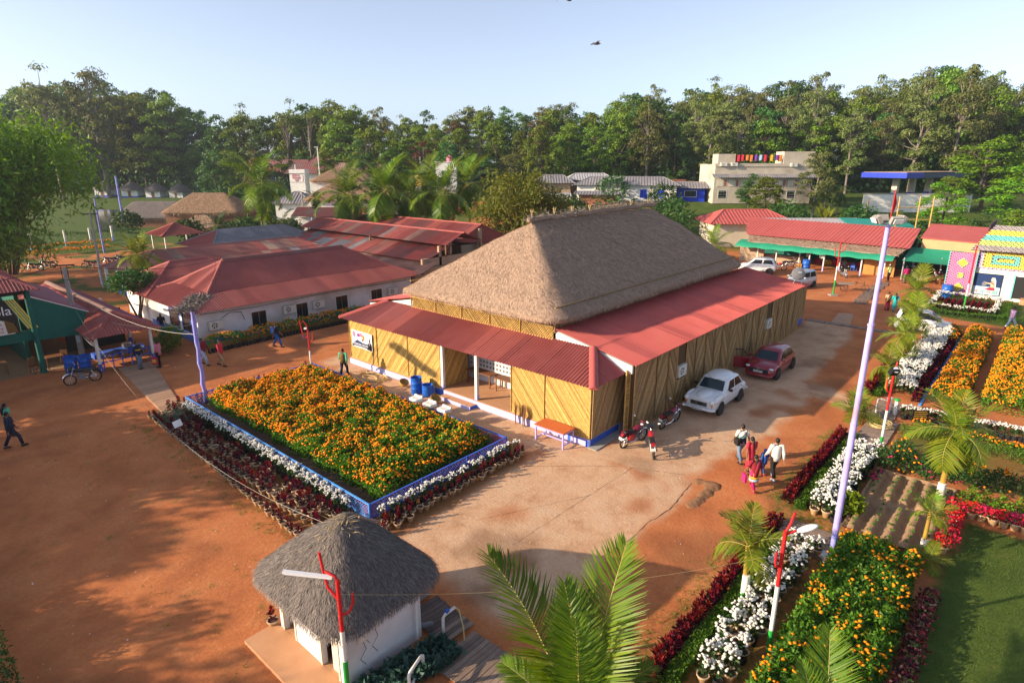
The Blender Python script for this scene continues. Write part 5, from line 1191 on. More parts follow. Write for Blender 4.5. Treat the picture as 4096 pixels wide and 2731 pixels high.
# lawn blades
n = 26000; P = np.stack([NR.uniform(11.5, 24.3, n), NR.uniform(-4.5, .55, n), np.zeros(n)], 1); nb = NB(); nb.leaves(P, rdir(n, 1.2) * [1, 1, 1], rdir(n), NR.uniform(.03, .075, n), .012, 0.)
props(obj('lawn_grass', nb.mesh('lawn_grass', 'lf_grass')), 'short shaded lawn grass at the lower right', 'grass', kind='stuff')
nb = NB()
for _ in range(620):
    x, y = (U(10.2, 29.5), 5.75 + abs(rnd.gauss(0, .3))) if rnd.random() < .55 else (U(4, 9), U(9, 31)) if rnd.random() < .35 else (rnd.choice([8.35, 8.5]) + U(-.5, .2), U(14.5, 32))
    if 20 < x < 21.4: continue
    n = rnd.randint(4, 14); c = np.array([x, y, 0.]) + NR.normal(0, .07, (n, 3)) * [1, 1, 0]; nb.leaves(c, rdir(n, 1.0), rdir(n), NR.uniform(.04, .11, n), .016, 0.)
props(obj('weeds', nb.mesh('weeds', 'lf_marigold')), 'tufts of weeds on the yard and verge', 'weeds', kind='stuff')
# plank walks and odd things on them
planks('plank_walk', 'grey plank walk with a coiled hose', 27.3, 32.2, 3.72, 4.95, 36, 'y', 'wood_grey', .07, gap=.008); planks('plank_walk', 'plank walk at the foot of the lilac mast', 18.7, 20.45, 3.25, 5.05, 14, 'y', 'wood_grey', .06, gap=.01); planks('plank_walk', 'pale loose planks beside the lilac mast', 19.2, 20.7, 2.62, 3.2, 9, 'y', 'wood_grey', .08, gap=.03)
planks('plank_walk', 'plank crossing at the foot of the far gardens', 32.3, 35.0, 4.0, 5.1, 16, 'y', 'wood_grey', .05, gap=.01)
b = MB(); b.tube([(31.2 + (.42 + .09 * sin(i * .37)) * cos(i * .3) * 1.05 + .06 * sin(i * .05), 4.3 + (.38 + .08 * sin(i * .37)) * sin(i * .3), .09 + .0015 * i) for i in range(130)] + [(32.0, 4.5, .2), (32.6, 4.7, .4), (33.0, 4.6, .75)], .018, 5); props(b.build('hose', 'hose'), 'coiled pale hose on the plank walk', 'hose')
t = thing('pipe_stand', 'white pipe hoop at the end of the plank walk', 'pipe', (33.05, 4.87, 0), R(-70)); MB().tube([(0, 0, 0), (0, 0, .72), (.05, 0, .78), (.5, 0, .72), (.56, 0, .3)], .04, 8).build('pipe', 'white_paint', t, smooth=60)
for x, y, l, c in ((33.4, 4.42, 'plain white bollard by the plank walk', 'white_paint'), (33.4, 4.12, 'white bollard with green cap by the plank walk', 'green_paint')): t = thing('bollard', l, 'bollard', (x, y, 0)); MB().lathe([(.09, 0), (.09, .72), (.08, .74)], 12).build('shaft', 'white_paint', t, smooth=50); MB().lathe([(.10, .74), (.14, .78), (.13, .84), (.05, .87)], 12).build('cap', c, t, smooth=50)
t = thing('garden_sign', 'black sign with yellow lines of writing among the flowers', 'sign', (32.7, 3.0, 0), R(-48.85)); MB().box((0, 0, .55), (.78, .03, .46)).build('board', 'ink', t)
for i in range(4): MB().bx(-.32, .32 - .06 * (i % 2), -.021, -.016, .40 + i * .10, .425 + i * .10).build('writing', 'cl_yellow', t)
for s_ in (-.3, .3): MB().bx(s_ - .02, s_ + .02, -.01, .01, 0, .33).build('leg', 'wood', t)
t = props(obj('sand_pile', npmesh('sand_pile', *(lambda xs, ys: (np.array([(x, y, -.065 + .13 * max(0, 1 - ((pdist(x, y, [(20.9, 8.5), (21.05, 7.95), (19.1, 7.95)], False) + .14 * nz((x * 3, y * 3, 4)) + .07 * nz((x * 9, y * 9, 2))) / .34) ** 2) * (1 + .22 * nz((x * 3, y * 3, 0)) + .15 * nz((x * 9, y * 9, 0)))) for x in xs for y in ys]), np.array([(i * len(ys) + j, (i + 1) * len(ys) + j, (i + 1) * len(ys) + j + 1, i * len(ys) + j + 1) for i in range(len(xs) - 1) for j in range(len(ys) - 1)])))(grid_lines([(18.6, 21.8, .06)]), grid_lines([(7.3, 8.7, .06)])), 'sand', smooth=True)), 'curved heap of brown sand on the yard', kind='structure')
# water channel edging and brick strips in the yard
props(MB().bx(35.6, 52, 3.34, 3.46, 0, .05).build('edging', 'sky_blue'), kind='structure')
BS = props(MB().bx(50.2, 50.9, 6.8, 13.3, -.05, .012).build('brick_strip', 'soil'), 'strip of bricks across the yard', kind='structure'); bm = MB().box((0, 0, 0), (.62, .15, .04)).mesh('brick', 'wood_grey')
for i in range(40): obj('brick', bm, BS, (50.55 - .04 * i / 40 + U(-.03, .03), 6.9 + i * .16, .03), (0, 0, U(-.05, .05)))
props(MB().prism([(50.5, 11.5, 0), (50.4, 10.1, 0), (55, 10.9, 0), (54.5, 11.9, 0)], (0, 0, .03)).build('paving_slab', 'slab'), kind='structure')
for i, (x, y, a) in enumerate(((60.4, 11.6, .2), (62.6, 11.7, .1), (64.6, 11.8, .15), (66.6, 11.85, .1), (68.8, 11.9, .12), (71, 11.95, .1))): planks('duckboard', 'slatted duckboard crossing the far yard, number %s from the hall' % ['one', 'two', 'three', 'four', 'five', 'six'][i], x - 1, x + 1, y - .55, y + .55, 9, 'x', 'wood_grey', .06, gap=.04, cat='duckboard', rz=a)
PS = props(MB().prism([(10.6, 40.9, 0), (12.3, 39.7, 0), (10.6, 31.3, 0), (9.65, 31.3, 0)], (0, 0, .02)).build('slab_path', 'slab'), 'path of long stone slabs to the kitchen', kind='structure')
for i in range(26):
    y = 31.5 + i * .36; x0 = 9.7 + (y - 31.3) * .095; x1 = 10.62 + (y - 31.3) * .19; obj('stone_slab', MB().bx(-(x1 - x0) / 2, (x1 - x0) / 2, -.165, .165, 0, .035).mesh('stone_slab', 'slab'), PS, ((x0 + x1) / 2, y, .012 + U(0, .01)), U(-.03, .03))
# white-edged bed in the far garden
for i in range(9): mass('celosia_row', 'crimson celosia row in the white-edged far bed, number %s from the hedge' % ('one', 'two', 'three', 'four', 'five', 'six', 'seven', 'eight', 'nine')[i], 'celosia', celosia_row(60.3, 65.4, 2.5 + i * .46, '', '', .08, .5, .95, True))
for i in range(40):
    a = i / 40; x, y = (59.9 + a * 24, 6.45) if a < .27 else (66.2, 6.4 - (a - .27) * 17) if a < .5 else (66 - (a - .5) * 24, 2.2) if a < .76 else (59.9, 2.3 + (a - .76) * 17); potted_mum(x + U(-.2, .2), y + U(-.1, .1), 'white chrysanthemum edging the far celosia bed', 'white edging of the far bed', 1.25, True)
# small litter and dry leaves on the yard
n = 900; P = np.stack([NR.uniform(1, 24, n), NR.uniform(5.8, 40, n), np.full(n, .03)], 1); P = P[~((P[:, 0] > 8.4) & (P[:, 1] > 14.6) & (P[:, 1] < 32.5)) & ~((P[:, 0] > 20) & (P[:, 1] > 12.6)) & ~((P[:, 0] > 5.3) & (P[:, 0] < 9) & (P[:, 1] > 9.3) & (P[:, 1] < 14))]; n = len(P); nb = NB(); d_ = rdir(n); d_[:, 2] *= .15; nb.leaves(P, d_, np.array([0, 0, 1.]) + rdir(n) * .25, NR.uniform(.02, .07, n), NR.uniform(.02, .05, n), .05); mi_ = (NR.random(n) < .22).astype(int); nb.M = [mi_]
props(obj('litter', nb.mesh('litter', ['straw_gold', 'plain_white'])), 'dry leaves and scraps of paper scattered over the yard', 'litter', kind='stuff')
# ---------------------------------------------------------------- vehicles
def wheel_mesh(r, w, rim, spoke=False):
    mb = MB(); Mx = Matrix.Rotation(R(90), 3, 'X')
    mb.lathe([(r * .70, -w / 2), (r * .93, -w / 2), (r, -w * .3), (r, w * .3), (r * .93, w / 2), (r * .70, w / 2)], 24, M=Mx); mb.mat(1)
    mb.lathe([(r * .1, -w * .36), (r * .62, -w * .30), (r * .71, -w * .48), (r * .71, w * .48), (r * .62, w * .30), (r * .1, w * .36)], 24, M=Mx)
    mb.mat(2)
    for k in range(5):
        a = k * 1.2566
        for sd in (-1, 1): mb.box((r * .42 * cos(a), sd * w * .345, r * .42 * sin(a)), (r * .13, .008, r * .13))
    return mb.mesh('wheel', ['rubber', rim, 'dark'], 40)
def sub(o, n=2): m = o.modifiers.new('s', 'SUBSURF'); m.levels = n; m.render_levels = n; return o
def car(label, loc, rz, st, cab, paint, wb, track, wr, plate=None, rim='steel', front=None, extra=None, name='car', cat='car', group=None, grille=None, lamps=None, bumper=None, rails=False, door_open=False):
    """nose towards local -X. st: stations (x, half width, z floor, z shoulder, z crown); cab: (xb0, xb1, xr0, xr1, zb, zr, wb, wr)"""
    t = thing(name, label, cat, loc, rz, group); L_ = st[-1][0]
    mb = MB(); n = 12
    for x, w, zb, zs, zt_ in st:
        half = [(0, zb), (.80 * w, zb), (.97 * w, zb + .07), (w, zb + (zs - zb) * .45), (.985 * w, zs - .10), (.90 * w, zs + .005), (.55 * w, zt_), (0, zt_ + .012)]
        ring = half + [(-y, z) for y, z in half[-2:0:-1]]; mb.v += [(x, y, z) for y, z in ring]
    k = 14
    for i in range(len(st) - 1):
        for j in range(k): a, b = i * k + j, i * k + (j + 1) % k; mb.f.append((a, b, b + k, a + k)[::-1]); mb.m.append(0)
    mb.f.append(tuple(range(k))); mb.f.append(tuple((len(st) - 1) * k + j for j in range(k))[::-1]); mb.m += [0, 0]
    body = sub(mb.build('body', paint, t, smooth=180), 2)
    b0, b1, r0, r1, zb, zr, wb_, wr_ = cab
    def ringat(z, ins=0):
        f = (z - zb) / (zr - zb); x0 = b0 + (r0 - b0) * f; x1 = b1 + (r1 - b1) * f; w = wb_ + (wr_ - wb_) * f
        return x0 + ins, x1 - ins, w - ins
    mb = MB(); n = 36; rg = []
    for z, ins, rad in ((zb - .12, 0, .13), (zb, 0, .13), (zb + (zr - zb) * .5, 0, .14), (zr - .06, 0, .16), (zr - .01, .06, .22), (zr + .035, .20, .30), (zr + .065, .42, .25)):
        x0, x1, w = ringat(min(z, zr - .02), ins); rg.append([(x, y, z) for x, y in rrect(x0, x1, -w, w, rad, n)])
    for q in rg: mb.v += q
    for i in range(len(rg) - 1):
        for j in range(n): a, b = i * n + j, i * n + (j + 1) % n; mb.f.append((a, b, b + n, a + n)); mb.m.append(0)
    mb.f.append(tuple((len(rg) - 1) * n + j for j in range(n))); mb.m.append(0)
    cabin = mb.build('cabin', paint, t, smooth=180)
    za, zc = zb + (zr - zb) * .10, zb + (zr - zb) * .84
    def side(sg, fa, fb, zlo=za, zhi=zc, nm='side_window'):
        g = MB()
        for z in (zlo, (zlo + zhi) / 2, zhi):
            x0, x1, w = ringat(z); xa, xb = x0 + .20 + (x1 - x0 - .42) * fa, x0 + .20 + (x1 - x0 - .42) * fb
            for i in range(3): g.v.append((xa + (xb - xa) * i / 2, sg * (w + .010), z))
        for r_ in range(2):
            for i in range(2): q = (r_ * 3 + i, r_ * 3 + i + 1, r_ * 3 + i + 4, r_ * 3 + i + 3); g.f.append(q if sg < 0 else q[::-1]); g.m.append(0)
        g.build(nm, 'glass_dark', t)
    def endglass(front_, nm):
        g = MB()
        for z in (za, (za + zc) / 2, zc):
            x0, x1, w = ringat(z); x = x0 - .012 if front_ else x1 + .012; ww = w - .14
            for i in range(5): u = -1 + i * .5; g.v.append((x, ww * u, z))
        for r_ in range(2):
            for i in range(4): q = (r_ * 5 + i, r_ * 5 + i + 1, r_ * 5 + i + 6, r_ * 5 + i + 5); g.f.append(q[::-1] if front_ else q); g.m.append(0)
        g.build(nm, 'glass_blue', t, smooth=180)
    for sg in (-1, 1):
        for a, b in (extra or [(0.02, .47), (.53, .98)]): side(sg, a, b)
    endglass(True, 'windscreen'); endglass(False, 'rear_window')
    wm = wheel_mesh(wr, .19, rim)
    xf = wb[0]
    for x in wb:
        for sg in (-1, 1):
            w = obj('wheel', wm, t, (x, sg * track, wr), (0, 0, 0)); a = MB(); a.lathe([(wr * 1.17, 0), (wr * 1.17, .012)], 24, (x, sg * (track + .145), wr + .01), Matrix.Rotation(R(90 * -sg), 3, 'X')); a.build('wheel_arch', 'dark', t)
            w.location.y = sg * (track + .07)
    for s_ in (-1, 1):
        x0, x1, w = ringat(za); MB().box((x0 + .25, s_ * (w + .16), za + .05), (.09, .17, .12)).build('mirror', paint if name != 'old_car' else 'black_plastic', t)
        for xx in (x0 + .95, x0 + 1.75): MB().bx(xx, xx + .14, s_ * (wb_ + .075), s_ * (wb_ + .10), zb - .10, zb - .06).build('door_handle', 'chrome', t)
    if lamps:
        for (x, y, z, r_, m, sx, nm) in lamps:
            for s_ in (-1, 1): g = MB(); g.ell((x, s_ * y, z), (r_ * .5 * sx, r_ * (1.0), r_), 12, 6) if sx < 2 else g.ell((x, s_ * y, z), (r_ * 1.2, r_ * 1.6, r_ * .7), 12, 6); g.build(nm, m, t, smooth=180)
    if grille: MB().box(*grille[0]).build('grille', grille[1], t)
    if bumper:
        for x, w, z, m in bumper: g = MB(); g.tube([(x + .16, -w, z), (x + .02, -w * .85, z), (x, 0, z), (x + .02, w * .85, z), (x + .16, w, z)] if x < L_ / 2 else [(x - .16, -w, z), (x - .02, -w * .85, z), (x, 0, z), (x - .02, w * .85, z), (x - .16, w, z)], .075, 8); g.build('bumper', m, t, smooth=180)
    if plate:
        x, z, s_ = plate[1], plate[2], plate[0]; p = MB().box((x, 0, z), (.015, .52, .12)).build('number_plate', 'plate', t); text(s_, .085, (x - .012, 0, z), FX, 'ink', p, .002)
    if rails:
        for s_ in (-1, 1): MB().tube([(r0 + .25, s_ * (wr_ - .1), zr + .03), (r0 + .35, s_ * (wr_ - .1), zr + .09), (r1 - .35, s_ * (wr_ - .1), zr + .09), (r1 - .25, s_ * (wr_ - .1), zr + .03)], .018, 6).build('roof_rail', 'steel', t)
    return t
AMB = [(-.02, .58, .42, .82, .88), (.04, .76, .34, .88, .94), (.28, .82, .28, .94, 1.0), (.9, .83, .25, .95, 1.05), (1.4, .83, .25, .95, 1.04), (2.4, .83, .25, .95, .96), (3.2, .83, .26, .95, .97), (3.75, .81, .28, .90, .97), (4.15, .76, .32, .82, .90), (4.32, .62, .40, .66, .72)]
a = car('white old rounded sedan parked along the bamboo wall', (27.0, 11.42, 0), 0, AMB, (1.25, 3.6, 1.78, 3.16, .98, 1.52, .78, .66), 'car_white', (.75, 3.21), .69, .32, ('WB 66N 7454', -.21, .44), name='old_car',
        grille=(((.0, 0, .66), (.12, .84, .20)), 'chrome'), lamps=[(.0, .66, .80, .115, 'lamp_glass', 1.7, 'headlight'), (-.01, .66, .62, .06, 'amber', 1.7, 'indicator'), (4.22, .64, .76, .06, 'tail_red', .8, 'tail_light')], bumper=[(-.12, .82, .43, 'car_white'), (4.33, .78, .45, 'car_white')])
g = MB()
for i in range(6): g.bx(-.068, -.06, -.40, .40, .575 + i * .03, .59 + i * .03)
g.build('grille_slats', 'dark', a)
for s_ in (-1, 1):
    for (x, z, rx, rz_) in ((.62, .80, .66, .21), (3.45, .74, .62, .23)): q = MB(); q.ell((x, s_ * .70, z), (rx, .155, rz_), 18, 10); q.build('wing', 'car_white', a, smooth=180)
q = MB(); q.ell((.72, 0, .97), (.72, .40, .13), 18, 10); q.build('bonnet', 'car_white', a, smooth=180); q = MB(); q.ell((2.42, 0, 1.50), (.86, .62, .15), 20, 10); q.build('roof_dome', 'car_white', a, smooth=180); q = MB(); q.ell((3.75, 0, .93), (.55, .58, .14), 18, 10); q.build('boot', 'car_white', a, smooth=180)
for s_ in (-1, 1): MB().box((3.62, s_ * .79, .2), (.03, .16, .22)).build('mud_flap', 'rust', a)
HAT = [(0, .66, .26, .58, .64), (.12, .80, .22, .70, .78), (.5, .86, .20, .82, .90), (1.0, .88, .19, .88, .94), (2.0, .88, .19, .90, .90), (3.2, .88, .20, .92, .92), (3.75, .84, .24, .90, .92), (3.97, .76, .34, .84, .90)]
LP = lambda x, y, z: [(x, y, z, .085, 'lamp_glass', 3, 'headlight'), (3.9, .68, .82, .08, 'tail_red', 3, 'tail_light')]
i20 = car('dark red hatchback with its door open beyond the white sedan', (34.0, 11.08, 0), 0, HAT, (.95, 3.85, 1.75, 3.35, .94, 1.46, .80, .62), 'car_red', (.85, 3.45), .735, .32, ('WB 16BJ0938', -.03, .55), rim='cl_grey',
          grille=(((.045, 0, .57), (.16, 1.05, .22)), 'dark'), lamps=LP(.16, .66, .72), bumper=[(.02, .72, .30, 'car_red')])
d = MB(); d.prism([(0, 0, .28), (1.0, 0, .28), (1.02, 0, .95), (0, 0, .95)], (0, .07, 0)); d = d.build('open_door', 'car_red', i20, loc=(1.05, .9, 0), rz=R(118)); g = MB()
for q in (((.05, .03, .95), (.45, .03, 1.4)), ((.45, .03, 1.4), (.95, .03, 1.36)), ((.95, .03, 1.36), (1.0, .03, .95))): g.bar(*q, .05)
g.build('door_frame', 'black_plastic', d)
MB().lathe([(.075, 0), (.075, .01)], 12, (-.028, 0, .70), Matrix.Rotation(R(-90), 3, 'Y') @ Matrix.Diagonal((.6, 1, 1))).build('badge', 'chrome', i20)
car('white hatchback parked at the garden behind the areca palms', (55.6, 4.05, 0), R(98), [(x, w * .92, zb, zs + .06, zt_ + .06) for x, w, zb, zs, zt_ in HAT[:-2]] + [(3.4, .78, .22, 1.0, 1.06), (3.6, .70, .34, .9, .96)], (.62, 3.5, 1.45, 3.3, 1.02, 1.62, .74, .58), 'car_white', (.65, 2.95), .665, .29, lamps=[(.12, .58, .80, .085, 'lamp_glass', 3, 'headlight'), (3.5, .6, .95, .07, 'tail_red', 3, 'tail_light')], bumper=[(0, .66, .34, 'car_white')]).location = (52.6, 4.05, 0)
car('silver-blue van-like car coming past the satellite dish', (62.0, 18.2, 0), R(-14), [(x * .93, w * .9, zb, zs + .06, zt_ + .06) for x, w, zb, zs, zt_ in HAT], (.75, 3.6, 1.35, 3.4, 1.02, 1.66, .72, .60), 'car_silver', (.65, 2.95), .65, .30, lamps=[(.12, .6, .76, .08, 'lamp_glass', 3, 'headlight')], rails=True)
car('white compact suv partly behind the thatch', (68.6, 25.9, 0), R(-72), [(x, w * .96, zb + .06, zs + .12, zt_ + .14) for x, w, zb, zs, zt_ in HAT], (1.0, 3.95, 1.6, 3.6, 1.10, 1.66, .78, .62), 'car_white', (.8, 3.3), .70, .34, lamps=[(3.92, .66, .95, .08, 'tail_red', 3, 'tail_light')], rails=True)
for o in [x for x in bpy.data.objects if x.name.startswith('number_plate')]: pass
# motorcycles: nose to local +X
MW = None
def moto_parts(paint):
    P = []
    def p(name, mb, m, sm=60): P.append((name, mb.mesh(name, m, sm)))
    Mx = Matrix.Rotation(R(90), 3, 'X')
    for x, nm in ((.64, 'front_wheel'), (-.62, 'rear_wheel')):
        b = MB(); r = .30; b.tube([(x + r * cos(a), 0, r + r * .0 + r * sin(a) * 1.0) for a in np.linspace(0, 6.2832, 25)], .045, 6, False); b.mat(1)
        b.lathe([(.04, -.05), (.06, -.03), (.06, .03), (.04, .05)], 10, (x, 0, r), Mx)
        for k in range(10): a = k * .628; b.bar((x, 0, r), (x + .26 * cos(a), 0, r + .26 * sin(a)), .012)
        p(nm, b, ['rubber', 'steel'])
    b = MB(); b.ell((.16, 0, .80), (.29, .15, .13), 14, 7, Matrix.Rotation(R(-8), 3, 'Y')); b.ell((.02, 0, .78), (.2, .12, .10), 12, 6); p('fuel_tank', b, paint, 180)
    b = MB(); b.box((-.38, 0, .78), (.66, .24, .09), tx=.92, ty=.85); b.box((-.62, 0, .82), (.25, .2, .08), tx=.9, ty=.8); p('seat', b, 'black_plastic', 60)
    b = MB(); b.box((-.38, 0, .66), (.5, .2, .16), tx=1.1, ty=1.0); b.box((-.78, 0, .76), (.22, .16, .10), tx=.8); p('tail_panel', b, paint)
    b = MB(); b.box((.05, 0, .40), (.36, .24, .28), tx=.85); b.lathe([(.12, 0), (.12, .26)], 12, (.02, .13, .36), Mx); b.box((.12, 0, .58), (.2, .2, .14), tx=1.1); p('engine', b, 'cl_grey')
    b = MB()
    for s_ in (-.07, .07): b.tube([(.40, s_, .95), (.64, s_, .30)], .022, 7)
    b.tube([(.40, 0, .98), (.12, 0, .55), (-.62, 0, .38)], .028, 7); b.tube([(-.62, .09, .34), (-.45, .09, .68)], .03, 7); b.tube([(-.62, -.09, .34), (-.45, -.09, .68)], .03, 7); p('frame', b, 'steel')
    b = MB(); b.tube([(.10, -.12, .35), (-.2, -.15, .26), (-.72, -.17, .34)], [.03, .045, .05], 8); p('exhaust', b, 'chrome')
    b = MB(); b.tube([(.36, -.34, 1.02), (.40, -.2, 1.06), (.42, 0, 1.04), (.40, .2, 1.06), (.36, .34, 1.02)], .017, 6); b.tube([(.34, -.24, 1.05), (.30, -.36, 1.22)], .008, 4); b.tube([(.34, .24, 1.05), (.30, .36, 1.22)], .008, 4); p('handlebar', b, 'black_plastic')
    for s_ in (-1, 1): b = MB(); b.ell((.29, s_ * .38, 1.24), (.02, .075, .045), 10, 5); p('mirror', b, 'lamp_glass', 180)
    b = MB(); b.ell((.56, 0, .92), (.10, .12, .14), 12, 6); b.box((.47, 0, 1.04), (.12, .2, .08)); p('headlamp_cowl', b, paint if paint != 'moto_red' else 'moto_black', 180)
    b = MB(); b.ell((.64, 0, .91), (.03, .07, .07), 10, 5); p('headlamp', b, 'lamp_glass', 180)
    for x, a0, a1, nm in ((.64, .5, 2.5, 'front_mudguard'), (-.62, .9, 2.9, 'rear_mudguard')): b = MB(); b.tube([(x + .36 * cos(a), 0, .30 + .36 * sin(a)) for a in np.linspace(a0, a1, 10)], .055, 6, sx=.5 if 0 else 1.); p(nm, b, 'chrome' if nm[0] == 'f' else 'black_plastic')
    b = MB(); b.bx(-.97, -.96, -.10, .10, .50, .64); p('number_plate', b, 'plate'); b = MB(); b.box((-.90, 0, .74), (.05, .14, .06)); p('tail_light', b, 'tail_red')
    return P
MOTO = {k: moto_parts(k) for k in ('moto_red', 'moto_maroon', 'moto_black', 'moto_blue')}
def moto(label, x, y, rz, paint, lean=6, bag=None, s=1.0):
    t = thing('motorcycle', label, 'motorcycle', (x, y, 0), R(rz), 'parked motorcycles'); t.rotation_euler = (R(lean), 0, R(rz)); t.scale = (s * .95,) * 3
    for nm, me in MOTO[paint]: obj(nm, me, t)
    if bag:
        for s_ in (-1, 1): MB().box((-.45, s_ * .2, .58), (.36, .12, .28)).build('saddle_bag', bag, t)
    return t
moto('maroon motorcycle with red saddle bags at the hall corner', 22.1, 12.2, -10, 'moto_maroon', 7, 'moto_red'); moto('maroon and chrome motorcycle turned along the bamboo wall', 25.0, 11.95, -4, 'moto_maroon', 8, 'wood'); moto('bright red motorcycle seen from behind in the sun', 21.95, 11.15, 33, 'moto_red', -6)
moto('black and red motorcycle in front of the two blue barrels at left', 8.5, 39.55, 172, 'moto_black', 7)
for x, y, a, c, l in ((21.0, 83.8, 160, 'moto_red', 'red motorcycle parked by the twin posts on the left road'), (23.4, 85.2, 170, 'moto_blue', 'blue motorcycle parked in the middle of the left road row'), (24.9, 85.6, 165, 'moto_blue', 'dark blue motorcycle parked against the red-roofed white house'), (17.6, 87.4, 185, 'moto_black', 'black motorcycle parked under the big bamboo-leaved tree'), (16.2, 86.6, 175, 'moto_black', 'dark motorcycle beside the brick kerb at left'),
                      (72.6, 22.8, -78, 'moto_red', 'red motorcycle parked before the food stall'), (75.2, 22.3, -60, 'moto_black', 'black motorcycle behind the red one at the food stall'), (72.6, 15.9, 215, 'moto_black', 'dark green motorcycle facing the yard near the ochre board'), (76.9, 7.9, 150, 'moto_maroon', 'maroon motorcycle under the green canopy beside the pink panel'), (74.3, 9.7, 40, 'moto_black', 'black motorcycle ridden by the man in the pink shirt')): moto(l, x, y, a, c)
# cargo tricycle and carts
t = thing('cargo_tricycle', 'old cargo tricycle with a plank bed in the far yard', 'tricycle', (65.0, 13.3, 0), R(-75)); Mx = Matrix.Rotation(R(90), 3, 'X')
for x, y in ((-.75, -.45), (-.75, .45), (1.05, 0)):
    b = MB(); r = .34; b.tube([(x + r * cos(a), y, r + r * sin(a)) for a in np.linspace(0, 6.2832, 25)], .022, 5, False)
    for k in range(12): a = k * .5236; b.bar((x, y, r), (x + r * cos(a), y, r + r * sin(a)), .007)
    b.build('wheel', 'rubber', t)
b = MB(); b.tube([(1.05, 0, .34), (.9, 0, .9), (.88, 0, 1.0)], .02, 6); b.tube([(.92, 0, .85), (.25, 0, .8), (-.7, 0, .5)], .02, 6); b.tube([(.25, 0, .8), (.2, 0, .3), (.92, 0, .75)], .02, 6); b.tube([(.88, -.28, 1.05), (.9, 0, 1.02), (.88, .28, 1.05)], .014, 6); b.build('frame', 'dark', t); MB().bx(-1.35, .0, -.5, .5, .68, .74).build('plank_bed', 'wood_grey', t); MB().box((.25, 0, .9), (.25, .16, .07)).build('saddle', 'black_plastic', t); b = MB(); b.tube([(-.75, -.5, .34), (-.75, .5, .34)], .02, 6); b.build('axle', 'dark', t)
for x, y, a, l, pan in ((78.2, 10.1, -80, 'wooden handcart with aluminium pots under the green canopy', 1), (74.0, 8.3, -60, 'low wooden bench cart in front of the pink panel', 0)):
    t = thing('handcart', l, 'cart', (x, y, 0), R(a)); MB().bx(-.9, .9, -.5, .5, .7, .78).build('bed', 'wood', t)
    for sx in (-.75, .75):
        for sy in (-.42, .42): MB().bx(sx - .05, sx + .05, sy - .05, sy + .05, 0, .7).build('leg', 'wood', t)
    if pan:
        for q in (-.3, .25): p_ = thing('cooking_pot', 'aluminium pot on the handcart, %s one' % ('left' if q < 0 else 'right'), 'pot', (x + q * .2, y - q, .78)); MB().lathe([(.2, 0), (.3, .12), (.3, .26), (.34, .3), (.26, .28), (.24, .1)], 16).build('vessel', 'chrome', p_, smooth=50); MB().lathe([(.31, .30), (.12, .36), (.02, .38)], 16).build('lid', 'chrome', p_, smooth=50)
# ---------------------------------------------------------------- people
def fuse(mb, vox=.013):
    o = mb.build('tmp', 'skin'); m = o.modifiers.new('r', 'REMESH'); m.mode = 'VOXEL'; m.voxel_size = vox; m.use_smooth_shade = True
    s_ = o.modifiers.new('s', 'SMOOTH'); s_.factor = .5; s_.iterations = 2
    bpy.context.view_layer.update(); me = bpy.data.meshes.new_from_object(o.evaluated_get(bpy.context.evaluated_depsgraph_get())); bpy.data.objects.remove(o, do_unlink=True)
    if not me.materials: me.materials.append(MT['skin'])
    me.polygons.foreach_set('use_smooth', [True] * len(me.polygons)); me.name = 'body'; return me
def pose(kind, seed=0):
    """joints of a 1.7 m figure facing +Y"""
    J = dict(pel=V((0, 0, .92)), wa=V((0, .0, 1.05)), ch=V((0, .02, 1.30)), nk=V((0, .0, 1.45)), hd=V((0, .03, 1.585)))
    st = dict(walk=(.30, -.26, -.14, .18), stand=(.06, -.03, .02, .05), walk2=(.20, -.30, .16, -.12), sit=(.42, .40, .1, .1))[kind]
    for k, (sg, f, ar) in enumerate(((1, st[0], st[2]), (-1, st[1], st[3]))):
        s_ = 'LR'[k]; hip = V((sg * .095, 0, .90)); J['hip' + s_] = hip
        if kind == 'sit': J['kn' + s_] = V((sg * .13, .42, .86)); J['an' + s_] = V((sg * .13, .44, .48)); J['to' + s_] = V((sg * .14, .60, .44))
        else:
            lift = .07 if f < -.1 else 0; J['an' + s_] = V((sg * .09, f, .09 + lift)); mid = (hip + J['an' + s_]) / 2; J['kn' + s_] = mid + V((sg * .01, .05 + abs(f) * .12, .02)); J['to' + s_] = J['an' + s_] + V((sg * .03, .16, -.05 - lift * .8))
        sh = V((sg * .185, 0, 1.40)); J['sh' + s_] = sh; J['el' + s_] = sh + V((sg * .06, ar * .6 - .02, -.29)); J['wr' + s_] = J['el' + s_] + V((sg * .01, ar * .8 + .07, -.24))
    if kind == 'sit': J = {k: v - V((0, 0, .42)) for k, v in J.items()}
    return J
